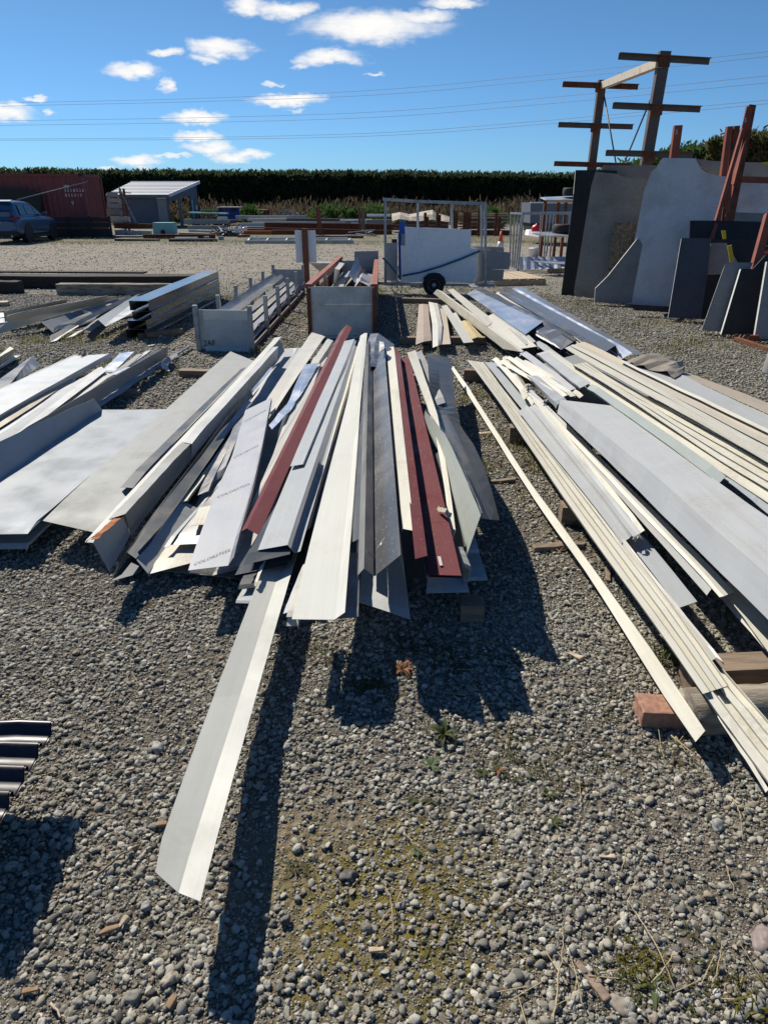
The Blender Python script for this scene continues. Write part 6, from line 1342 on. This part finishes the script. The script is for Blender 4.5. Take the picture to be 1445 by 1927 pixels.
# ------------------------------------------------------------------ steel bins of offcuts
def bin_low():
    a, b = P(376,660,0), P(476,662,0); c, d = P(572,553,0), P(517,552,0)
    fl, fr, br, bl = a, b, c, d; up = Vector((0, 0, 1)); H = .50
    mid = (a+b+c+d)/4
    t = thing('steel_stillage', 'low galvanised steel stillage with short posts, holding pale flashings', 'stillage', mid)
    def panel(p, q, z0, z1, nm):
        u = (q-p).normalized(); nn = Vector((-u.y, u.x, 0)); mb = MB().prism([p+up*z0, q+up*z0, q+up*z1, p+up*z1], nn*.012); return mk(nm, mb, BINM, t)
    fp = panel(fl, fr, .02, .47, 'end_panel'); bp = panel(bl, br, .03, .44, 'end_panel')
    u = (fr-fl).normalized(); out = Vector((u.y, -u.x, 0))
    # a band of newer sheet patched along the top of the near panel, and its bottom lip
    mk('patch_strip', MB().prism([fl+up*.36+out*.004+u*.09, fr+up*.36+out*.004-u*.02, fr+up*.465+out*.004-u*.02, fl+up*.465+out*.004+u*.09], out*.004), GALV, t)
    mk('bottom_lip', MB().prism([fl+up*.0+out*.02+u*.08, fr+out*.02, fr+up*.05+out*.002, fl+up*.05+out*.002+u*.08], out*.004), BINM, t)
    text_on('2AF', fl+up*.06+u*.06+out*.006, u+up*.04, up, .09, BLACKINK, t, lift=.004)
    def post(p, h): mk('post', MB().bar(p, p+up*h, .05, .05), TUBE, t)
    for k in range(6):
        f = k/5.0
        l = fl.lerp(bl, f); r = fr.lerp(br, f); post(l, .52 if k in (0, 5) else .50); post(r, .52 if k in (0, 5) else .50)
    o = u*.04
    for (z, nm) in ((.06, 'bottom_rail'), (.30, 'side_cable')):
        if nm == 'bottom_rail':
            mk(nm, MB().bar(fl+up*z, bl+up*z, .04, .05), DKSTEEL, t); mk(nm, MB().bar(fr+up*z, br+up*z, .04, .05), DKSTEEL, t)
        else:
            pts = [fr.lerp(br, i/20)+o*1.0+up*(.24+.03*math.sin(i*1.3)) for i in range(21)]; mk('tie_cable', MB().tube(pts, .008, 6), BLACKST, t, True)
    mk('floor_plate', MB().prism([fl+up*.04, fr+up*.04, br+up*.04, bl+up*.04], up*.006), DKSTEEL, t)
    G = 'flashings lying in the low stillage'
    w = (fr-fl).length
    specs = [(.10,.30,.30,.40,PALE,'pale blue flashing along the left side of the low stillage'),(.24,.44,.30,.36,OFFW,'white flashing on edge in the middle of the low stillage'),(.42,.60,.22,.27,WHITE,'bright white flashing down the middle of the low stillage'),
             (.58,.78,.20,.24,CREAM,'cream flashing right of the middle in the low stillage'),(.70,.92,.16,.20,FILM,'film wrapped flashing along the right side of the low stillage'),(.30,.70,.12,.14,GREY,'dull grey sheet lowest in the low stillage'),(.80,.97,.10,.12,OFFW,'off white trim at the right foot of the low stillage')]
    for (x0, x1, z0, z1, m, lab) in specs:
        q = lambda f, s, z: (fl.lerp(fr, f)).lerp(bl.lerp(br, f), s) + up*z
        e0, e1 = random.uniform(.02, .08), random.uniform(.8, .97)
        F(lab, m, [[q(x0, e0, z0), q(x0+.05, e1, z0+.02)], [q((x0+x1)/2, e0, z1), q((x0+x1)/2, e1, z1+.02)], [q(x1, e0, z0+.01), q(x1-.02, e1, z0+.03)]], G, n=10, wav=.008)
bin_low()
def bin_tall():
    up = Vector((0, 0, 1)); H = .66
    fl, fr = P(585,640,0), P(705,640,0)
    tl = P(641,484,H); tr = P(709,484,H); bl, br = Vector((tl.x, tl.y, 0)), Vector((tr.x, tr.y, 0))
    t = thing('steel_bin', 'tall galvanised steel bin with rusty red top rails, full of offcuts', 'steel bin', (fl+fr+bl+br)/4)
    u = (fr-fl).normalized(); out = Vector((u.y, -u.x, 0))
    mk('end_panel', MB().prism([fl+up*.02, fr+up*.02, fr+up*.44, fl+up*.44], -out*.012), BINM, t)
    mk('end_panel', MB().prism([fl+up*.443-u*.01+out*.004, fr+up*.443+out*.004, fr+up*.65+out*.004, fl+up*.65-u*.01+out*.004], -out*.012), BINM, t)
    mk('end_panel', MB().prism([bl+up*.05, br+up*.05, br+up*.6, bl+up*.6], -out*.012), BINM, t)
    for (p, q) in ((fl, bl), (fr, br)):
        mk('top_rail', MB().bar(p+up*.655, q+up*.655, .075, .05), REDOX, t)
        mk('side_sheet', MB().bar(p.lerp(q, .0)+up*.30, p.lerp(q, 1)+up*.30, .006, .5), RUST, t)
        for k in range(6):
            c = p.lerp(q, k/5); mk('post', MB().bar(c, c+up*.63, .05, .05), TUBE if k in (2, 3, 4) else RUST, t)
    mk('floor_plate', MB().prism([fl+up*.05, fr+up*.05, br+up*.05, bl+up*.05], up*.006), DKSTEEL, t)
    q = lambda f, s, z: (fl.lerp(fr, f)).lerp(bl.lerp(br, f), s) + up*z
    G = 'offcuts in the tall bin'
    F('silver bent sheet leaning up inside the tall bin', SILV, [[q(.36,.30,.42), q(.45,.62,.50)], [q(.5,.32,.66), q(.58,.64,.78)], [q(.70,.34,.44), q(.74,.62,.5)]], G, n=6)
    F('crumpled clear film heap in the right of the tall bin', FILM, [[q(.62,.25,.50), q(.62,.4,.56), q(.64,.5,.5)], [q(.72,.24,.60), q(.75,.36,.66), q(.76,.5,.55)], [q(.90,.25,.52), q(.92,.38,.60), q(.9,.5,.5)]], G, name='plastic_film', cat='plastic film', n=10, wav=.05)
    F('white corrugated sheet inside the left of the tall bin', WHITE, [[q(.10,.5,.40), q(.12,.7,.4)], [q(.14,.5,.66), q(.16,.7,.68)], [q(.24,.5,.64), q(.26,.7,.66)]], G, n=6)
    F('grey sheet lying low in the tall bin', GREY, [[q(.05,.04,.42), q(.1,.9,.44)], [q(.5,.04,.46), q(.5,.9,.48)], [q(.95,.04,.42), q(.9,.9,.44)]], G, n=8, wav=.02)
    F('charcoal bent offcut beside the silver sheet in the tall bin', CHAR, [[q(.60,.35,.45), q(.66,.6,.5)], [q(.68,.35,.62), q(.72,.6,.64)], [q(.8,.36,.5), q(.82,.6,.52)]], G, n=6)
bin_tall()
# grey tray standing behind the tall bin
t0 = thing('steel_trough', 'dark grey tapered trough behind the tall bin', 'trough', P(625,522,0))
a, b, c, d = P(584,496,.42), P(662,497,.42), P(650,520,.1), P(612,520,.1)
mk('body', MB().prism([a, b, c, d], Vector((0, .35, 0))), BINM, t0)
mk('rim', MB().bar(a+Vector((0, .17, .01)), b+Vector((0, .17, .01)), .4, .015), TUBE, t0)
# sign post
sp_ = thing('sign_post', 'brown timber post with a blank white board facing away', 'sign post', P(578,540,0))
B0 = P(578,540,0); top = 1.12
mk('post', MB().box((B0.x, B0.y, top/2), (.115, .09, top)), WOODB, sp_)
mk('board', MB().box((B0.x+.005, B0.y+.058, .775), (.42, .012, .61)), BOARDW, sp_)
mk('foot_block', MB().box((B0.x+.04, B0.y-.08, .045), (.16, .07, .09)), WOODB, sp_)

# ------------------------------------------------------------------ dark sleepers
def sleeper(label, px0, px1, py, h, dpt, mat=SLEEP, name='railway_sleeper', group='old railway sleepers'):
    a, b = P(px0, py, 0), P(px1, py, 0); u = (b-a); l = u.length; u.normalize()
    rough_block(name, a, u, Vector((-u.y, u.x, 0)), l, dpt, h, mat, label, 'railway sleeper', 6, .012, .01)['group'] = group
sleeper('long tarred sleeper at the back with a plank on it', -160, 372, 543, .24, .5)
sleeper('short dark sleeper end with a pale top at the left frame edge', -60, 37, 553, .22, .25)
sleeper('sun bleached grey sleeper with flaking top', 108, 325, 556, .20, .22, SLEEPG)
A = P(-40,508,.30); Bq = P(266,514,.27)
props(mk('loose_plank', MB().bar(Vector((A.x, A.y, .27)), Vector((Bq.x, A.y-.1, .26)), .25, .03), SLEEP), 'thin dark plank lying along the back sleeper', 'plank')

# ------------------------------------------------------------------ black roofing sheets at the left frame edge
def roofing():
    g = 'stacked black roofing tile sheets'
    # tile profile: steps of .058 m, drawn along +X, near edge staggered like the photograph
    E0, E1 = P(99,1353,.22), P(-10,1535,.22)
    d = E1-E0; steps = 4
    for lay in range(2):
        dz = -.003*lay; mb = MB(); uvs = []
        wid = 1.1; rows = []
        ux = Vector((-1, 0, 0)); 
        NS = 5
        for k in range(NS):                     # each pan: flat part then a rolled step towards the viewer
            s0 = E0 + d*(k/4.0); s1 = E0 + d*((k+1)/4.0)
            for f, z, dx in ((0.0, .024, 0), (.12, .030, .0), (.22, .026, 0), (.30, .010, .0), (.38, .002, 0), (.95, 0.0, 0), (1.0, .012, 0)):
                p = s0.lerp(s1, f); p.x = s0.x + (s1.x-s0.x)*f; p.z = .22+dz-.03+z; rows.append(p + Vector((lay*.004, 0, 0)))
        NX = 12; V = []
        for r in rows:
            for i in range(NX+1):
                V.append(r + ux*(wid*i/NX) + Vector((0, 0, .004*math.sin(i*1.7))))
        n = NX+1; fs = [(j*n+i, (j+1)*n+i, (j+1)*n+i+1, j*n+i+1) for j in range(len(rows)-1) for i in range(NX)]
        K = len(V); V2 = V + [v - Vector((0, 0, .0015)) for v in V]
        fs += [(K+a, K+d_, K+c_, K+b_) for (a, b_, c_, d_) in fs]
        mb.add(V2, fs); mb.uv = [(v.x, v.y) for v in V2]
        o = mk('roofing_sheet', mb, ROOFG, None, True)
        props(o, ['glossy black roofing sheet topmost of its stack at the left frame edge', 'second glossy black roofing sheet from the top of its stack', 'third glossy black roofing sheet from the top of its stack', 'fourth glossy black roofing sheet from the top of its stack', 'lowest glossy black roofing sheet of its stack'][lay], 'roofing sheet', g)
    c = E0.lerp(E1, .5); c.x -= .35
    rough_block('timber_bearer', Vector((c.x-1.0, c.y+.1, 0)), Vector((1, 0, 0)), Vector((0, 1, 0)), .65, .08, .18, WOODX, 'timber bearer under the black roofing sheets', 'timber')
roofing()
# ------------------------------------------------------------------ small plants, twigs and chips on the gravel
LEAFG = leaf_mat('weed_leaf_green', (.06, .078, .026), (.095, .105, .04), (.06, .055, .025))
LEAFY = leaf_mat('weed_leaf_pale', (.11, .15, .075), (.15, .19, .10), (.08, .11, .05))
LEAFR = leaf_mat('weed_leaf_red', (.30, .10, .06), (.36, .17, .10), (.22, .10, .05))
STRAW = plain_mat('dry_straw', (.44, .34, .20), .8, 0, (.28, .20, .11), 20, bump=0)
MOSSM = leaf_mat('moss_cushion', (.12, .11, .018), (.17, .15, .025), (.08, .07, .015))
def leaf(mb, base, d, up, L, w, n=5):
    """a leaf with width and curve"""
    d = Vector(d).normalized(); s = d.cross(Vector((0, 0, 1))).normalized(); k = len(mb.v)
    for i in range(n+1):
        f = i/n; c = Vector(base) + d*(L*f) + Vector((0, 0, up*L*(f-.9*f*f))); ww = w*math.sin(math.pi*(.12+.88*f))**.8*.5
        mb.v += [c-s*ww + Vector((0, 0, ww*.25)), c, c+s*ww + Vector((0, 0, ww*.25))]
    for i in range(n):
        a = k+3*i; mb.f += [(a, a+1, a+4, a+3), (a+1, a+2, a+5, a+4)]
def rosette(label, px, py, L, w, n, mat, up=.5, seed=0, cat='weed', name='weed_plant', mat2=None):
    r = random.Random(seed); c = P(px, py, .004); t = thing(name, label, cat, c)
    for i in range(n):
        a = i*2.4 + r.uniform(-.3, .3); mb = MB(); leaf(mb, c, (math.cos(a), math.sin(a), 0), up*r.uniform(.6, 1.5), L*r.uniform(.6, 1.1), w*r.uniform(.7, 1.2)); mk('leaf', mb, mat2 if mat2 and r.random() < .4 else mat, t, True)
    return t
rosette('green leafy weed alone in the sunlit gravel right of the shadow', 834,1385,.065,.016,13,LEAFG,1.3,1)
rosette('pale grey green seedling below the leafy weed', 812,1440,.045,.012,7,LEAFY,.5,2)
rosette('low red leaved weed at the edge of the heap shadow', 757,1262,.055,.010,22,LEAFR,.9,3,mat2=LEAFG)
rosette('small green seedling right of the bare gravel, upper one', 1033,1495,.035,.009,8,LEAFG,.8,4)
rosette('small green seedling right of the bare gravel, lower one', 1040,1548,.036,.010,8,LEAFG,.5,5)
rosette('tiny seedling in the stones above the mossy patch', 775,1507,.025,.008,6,LEAFG,.6,6); rosette('second tiny seedling above the mossy patch', 806,1508,.025,.008,6,LEAFG,.6,7)
rosette('tiny pale seedling at the upper edge of the moss', 784,1603,.022,.008,6,LEAFY,.5,8); rosette('orange red weed cluster near the frame middle right', 937,1450,.03,.008,12,LEAFR,.7,9,mat2=LEAFG); rosette('yellow green weed beside the orange red one', 908,1456,.03,.008,10,LEAFG,.7,10)
rosette('dark green weed in the shadow before the grey block', 868,1108,.06,.02,7,LEAFG,1.0,11); rosette('green weed rooted at the foot of the timber bearer', 905,1085,.05,.016,7,LEAFG,1.0,12)
rosette('dry reddish weed low in the shadow', 690,1290,.05,.01,9,LEAFG,.9,13)
rosette('small green weed beside the overhanging angle shadow', 1225,1858,.05,.012,8,LEAFY,.5,14)
def tuft(label, px, py, n, L, mat, seed, spread=.03, name='grass_tuft', cat='grass tuft', w=.006):
    r = random.Random(seed); c = P(px, py, 0); t = thing(name, label, cat, c); mb = MB()
    for i in range(n):
        a = r.uniform(0, 6.28); b = c + Vector((r.gauss(0, spread), r.gauss(0, spread), 0)); leaf(mb, b, (math.cos(a)*.5+.1, math.sin(a)*.5, 0), 2.2*r.uniform(.7, 1.6), L*r.uniform(.4, .9), w)
    mk('blades', mb, mat, t, True)
tuft('green grass tuft between the lone strip and the ribbed trims', 1250,1245,34,.13,LEAFG,1,.025)
tuft('feathery yellow green weed clump near the lower right corner', 1203,1822,170,.035,MOSSM,2,.035,'weed_clump','weed clump',.003)
tuft('grass clump at the lower right corner of the frame', 1440,1905,60,.06,MOSSM,3,.04,'weed_clump','weed clump',.004)
tuft('short green grass in the gap under the right hand pile', 1390,1165,40,.08,LEAFG,4,.08); tuft('green grass beside the wavy slate sheet', 799,700,50,.14,LEAFG,5,.10)
tuft('green grass at the foot of the right trestle', 1430,650,40,.10,LEAFG,6,.15); tuft('weedy grass under the timber bearer of the right hand pile', 1080,985,30,.07,LEAFG,7,.05)
for k, (px, py) in enumerate(((1100,586),(1120,590),(1190,617),(1345,640),(1395,640),(1090,575))): tuft(['grass tuft before the large black slab','second grass tuft before the large black slab','grass tuft before the biggest pale slab','grass tuft at the foot of the rounded grey slab','dry grass at the foot of the notched black slab','grass tuft nearest the pallet by the slabs'][k], px, py, 34, .11, LEAFG if k != 4 else STRAW, 20+k, .09)
def stalk(label, pts, rad, mat=STRAW, name='dry_stalk', cat='dry stalk', group='dry straw stalks on the gravel'):
    q = [P(x, y, z) for x, y, z in pts]; fine = []
    for i in range(len(q)-1):
        for s in range(5): fine.append(q[i].lerp(q[i+1], s/5) + Vector((random.gauss(0, .0015), random.gauss(0, .0015), abs(random.gauss(0, .002)))))
    fine.append(q[-1]); return props(mk(name, MB().tube(fine, [rad*(1-.6*i/len(fine)) for i in range(len(fine))], 6), mat, None, True), label, cat, group)
stalk('curved straw stalk lying over the mossy patch', [(741,1760,.012),(738,1710,.03),(730,1680,.04),(725,1658,.03)], .0022); stalk('straw stalk crossing the curved one on the moss', [(712,1742,.01),(745,1700,.02),(768,1645,.02)], .0016)
stalk('long straw stalk beside the fallen bark piece', [(1042,1925,.01),(1048,1850,.03),(1060,1780,.04),(1058,1745,.03)], .0022); stalk('straw stalk leaning to the bark piece from the left', [(1100,1900,.02),(1082,1830,.04),(1066,1780,.04)], .0020)
stalk('long bent straw stalk through the lower right gravel', [(1270,1870,.01),(1245,1800,.04),(1210,1740,.04),(1180,1695,.02),(1200,1650,.02)], .0018); stalk('thin straw stalk near the lower right weed clump', [(1225,1850,.02),(1262,1805,.03),(1280,1790,.02)], .0016)
stalk('straw stalk hanging off the tip of the lone cream strip', [(1262,1385,.03),(1300,1415,.03),(1320,1445,.01)], .0022); stalk('straw stalk along the right gravel, upper one', [(1220,1300,.01),(1235,1360,.03),(1250,1440,.01)], .0014); stalk('straw stalk along the right gravel, lower one', [(1375,1500,.01),(1392,1530,.03),(1398,1585,.01)], .0014); stalk('short straw stalk among the stones at right', [(1366,1630,.01),(1378,1665,.02),(1382,1695,.01)], .0014)
stalk('straw stalk arching near the lower left of the moss', [(760,1565,.01),(775,1585,.02),(800,1600,.02),(825,1612,.01)], .0014); stalk('brown curved twig lying right of the moss', [(940,1722,.012),(955,1705,.018),(975,1702,.016),(1002,1710,.008)], .0045, WOOD, 'twig', 'twig', None)
stalk('long grey twig lying in the left gravel', [(187,1645,.012),(225,1612,.018),(266,1588,.012)], .004, WOOD, 'twig', 'twig', None); stalk('thin twig at the lower left', [(98,1890,.01),(115,1912,.014),(132,1930,.01)], .003, WOODP, 'twig', 'twig', None)
stalk('thin stick leaning out of the lower right stones', [(1335,1870,.01),(1352,1810,.04),(1358,1770,.05)], .0015); stalk('dry stem bundle right of the seedlings', [(1170,1640,.01),(1178,1600,.03),(1205,1580,.02)], .0014)
mb = MB(); r = random.Random(21)
for _ in range(900):
    y = r.uniform(.9, 6); x = r.uniform(-.5*y, .62*y+.3); 
    if mnoise.noise(Vector((x*.9, y*.9, 12)))+ (.25 if x > .25*y else -.1) < .05: continue
    a = r.uniform(0, 6.28); L = r.uniform(.02, .10); d = Vector((math.cos(a), math.sin(a), r.uniform(-.05, .25)))*L; c = Vector((x, y, .012+ground_height(x, y))); mb.bar(c, c+d, .0014, .0014)
props(mk('dry_grass_litter', mb, STRAW), kind='stuff')
# chips of wood and bark
CHIP = plain_mat('orange_brown_chip', (.26, .17, .10), .85, 0, (.15, .09, .05), 30, bump=.3)
def chip(label, px, py, L, w, h, ang, mat, cat='wood chip', name='wood_chip', group='wood chips on the gravel'):
    c = P(px, py, 0); u = Vector((math.cos(R(ang)), math.sin(R(ang)), .06)).normalized(); v = Vector((-u.y, u.x, 0)).normalized()
    o = rough_block(name, c - u*L/2 - v*w/2 + Vector((0, 0, .006)), u, v, L, w, h, mat, label, cat, 3, .004, .002)
    if group: o['group'] = group
for a in (('weathered grey bark piece at the lower right',1110,1850,.10,.018,.010,-62,WOODX),('pale chip standing above the mossy patch at right',1140,1617,.04,.010,.008,-6,WOODP),('flat pale chip at the bottom of the moss',708,1792,.035,.012,.008,4,WOODP),('bright pale wood chip right of the pile shadow',1081,1238,.06,.022,.010,-50,WOODP),
          ('orange chip beside the overhanging angle',306,1556,.03,.014,.010,8,CHIP),('orange chip left of the long shadow',324,1890,.03,.014,.008,70,CHIP),('brown chip cluster left of the angle tip, first',205,1755,.05,.012,.008,20,CHIP),('brown chip cluster left of the angle tip, second',228,1745,.04,.012,.008,60,WOODP),('tan chip in the lower left stones',60,1868,.035,.012,.008,12,CHIP),
          ('grey slat in the shadow right of the heap',1028,1218,.09,.014,.010,70,WOODX),('grey slat lying by the lone strip',1143,1085,.12,.02,.012,75,WOODX),('pale wood piece beyond the wavy slate sheet',918,818,.14,.04,.015,8,WOODP),('dark wood piece lying right of the heap',945,908,.16,.03,.015,4,WOODX),('brown sliver in the stones at left',240,1452,.04,.006,.005,6,WOODP),('small pale chip near the two bins',568,625,.12,.03,.012,-30,WOODP),('tan paper like chip between the bins',553,600,.07,.04,.012,50,WOODP),('white paper scrap on the gravel by the box gutters',300,634,.07,.04,.010,10,TRIMW),('teal plastic scrap on the gravel by the low stillage',285,652,.08,.04,.010,20,TEAL)):
    chip(*a)
# single larger stones that stand out
def bigstone(label, px, py, s, flat, mat, seed):
    bm = bmesh.new(); bmesh.ops.create_icosphere(bm, subdivisions=3, radius=.5); c = P(px, py, 0); r = random.Random(seed); a = r.uniform(0, 3); mb = MB(); o = Vector((seed*3.3, 1, 2))
    for v in bm.verts:
        d = v.co.normalized(); k = 1+.5*mnoise.noise(d*1.2+o)+.22*mnoise.noise(d*3+o); x, y, z = d.x*s*.5*k, d.y*s*.38*k, d.z*s*.5*flat*k; v.co = Vector((x*math.cos(a)-y*math.sin(a), x*math.sin(a)+y*math.cos(a), z))
    mb.add([c+v.co+Vector((0, 0, s*flat*.3)) for v in bm.verts], [tuple(q.index for q in f.verts) for f in bm.faces]); bm.free()
    props(mk('stone', mb, mat, None, True), label, 'stone', 'larger stones lying on the gravel')
SDK = stone_mat('dark_greywacke', (.055, .050, .048), (.085, .078, .074), 40); SGR = stone_mat('grey_greywacke', (.19, .19, .18), (.27, .265, .25), 40); STN = stone_mat('tan_greywacke', (.22, .19, .15), (.30, .26, .21), 40); SPU = stone_mat('purplish_greywacke', (.17, .13, .12), (.22, .18, .17), 40)
for a in (('dark angular stone lying on the bare dirt',655,1650,.042,.45,SDK,1),('broad flat stone at the bottom of the frame near the right',1160,1893,.058,.4,STN,2),('smooth upright grey stone right of the moss',988,1668,.030,.6,SGR,3),('large purplish stone at the right frame edge',1446,1775,.085,.35,SPU,4),('smooth grey stone in the upper left gravel',297,1410,.05,.5,SGR,5),('rounded grey stone left of the angle tip',110,1537,.034,.5,SGR,6),('pale rounded stone split by the long shadow edge',540,1410,.034,.6,SGR,7),('dark wedge stone by the bottom left',538,1735,.028,.8,SDK,8),('grey stone near the tip of the overhanging angle',276,1707,.03,.5,SGR,9),('dark angular stone right of the seedlings',902,1562,.036,.5,SDK,10),('bluish angular stone at the right of the gravel',1350,1556,.045,.5,SGR,11),('tan brown stone at the right frame edge',1425,1718,.03,.6,STN,12),('brownish stone among the lower left stones',317,1850,.034,.6,STN,13),('big grey stone at the bottom right corner',1420,1895,.045,.5,SGR,14)):
    bigstone(*a)
# thin grass on the far gravel
mb = MB(); r = random.Random(33)
def blade(x, y, h):
    a = r.uniform(0, 6.28); d = Vector((math.cos(a)*h*.5, math.sin(a)*h*.5, h)); s = Vector((-d.y, d.x, 0)).normalized()*h*.07; c = Vector((x, y, 0)); k = len(mb.v); mb.v += [c-s, c+s, c+d*.6+s*.6, c+d, c+d*.6-s*.6]; mb.f.append((k, k+1, k+2, k+3, k+4))
spots = [(120,640,.9,.35),(60,650,.8,.3),(225,632,.7,.3),(250,690,.5,.25),(330,720,.5,.2),(880,548,1.2,.3),(745,548,1.2,.3),(690,548,.9,.3),(1100,575,.9,.4),(1250,610,.9,.3),(1380,660,1.0,.4),(1300,655,.8,.3),(440,560,.5,.3),(500,660,.3,.3),(795,690,.25,.5),(915,760,.4,.4),(905,850,.3,.5),(1000,870,.35,.4),(640,560,.8,.3),(590,600,.4,.3),(1000,560,.8,.3)]
for (px, py, sx, sy) in spots:
    c = P(px, py, 0)
    for _ in range(650):
        x, y = c.x + r.gauss(0, sx*.6), c.y + r.gauss(0, sy)
        if mnoise.noise(Vector((x*2.2, y*2.2, 3))) > -.02: blade(x, y, r.uniform(.02, .075))
for _ in range(12000):
    y = r.uniform(29.5, 36.5); x = r.uniform(-.6*y, .35*y)
    if mnoise.noise(Vector((x*.35, y*.8, 3))) > -.02: blade(x, y, r.uniform(.04, .12))
GRASSM = leaf_mat('thin_yard_grass', (.17, .165, .055), (.24, .20, .09), (.11, .125, .04))
props(mk('grass', mb, GRASSM), kind='stuff')

# ragged low weeds rooted between the stones
rw = random.Random(51); WEEDM = leaf_mat('ragged_weed_leaf', (.075, .085, .03), (.12, .11, .05), (.10, .065, .035))
mb = MB()
for (px, py, rad, n) in ((700,1290,.12,60),(840,1240,.10,50),(960,1250,.08,40),(560,1640,.06,14),(980,1420,.14,46),(1080,1450,.12,34),(1150,1330,.12,40),(900,1160,.10,40),(610,1230,.08,30),(1180,1880,.12,40),(1330,1850,.12,40),(1270,1420,.10,30),(760,1210,.10,40),(330,1150,.10,16),(270,1140,.05,18),(430,1410,.12,14),(1060,1680,.10,16),(860,1750,.12,20)):
    c = P(px, py, 0)
    for _ in range(n):
        b = c + Vector((rw.gauss(0, rad*.5), rw.gauss(0, rad*.5), .003)); a = rw.uniform(0, 6.28)
        for k in range(rw.randrange(2, 5)): leaf(mb, b, (math.cos(a+k*1.9), math.sin(a+k*1.9), 0), rw.uniform(.3, 1.6), rw.uniform(.010, .030), rw.uniform(.003, .006), 3)
props(mk('low_weeds', mb, WEEDM, None, True), kind='stuff')
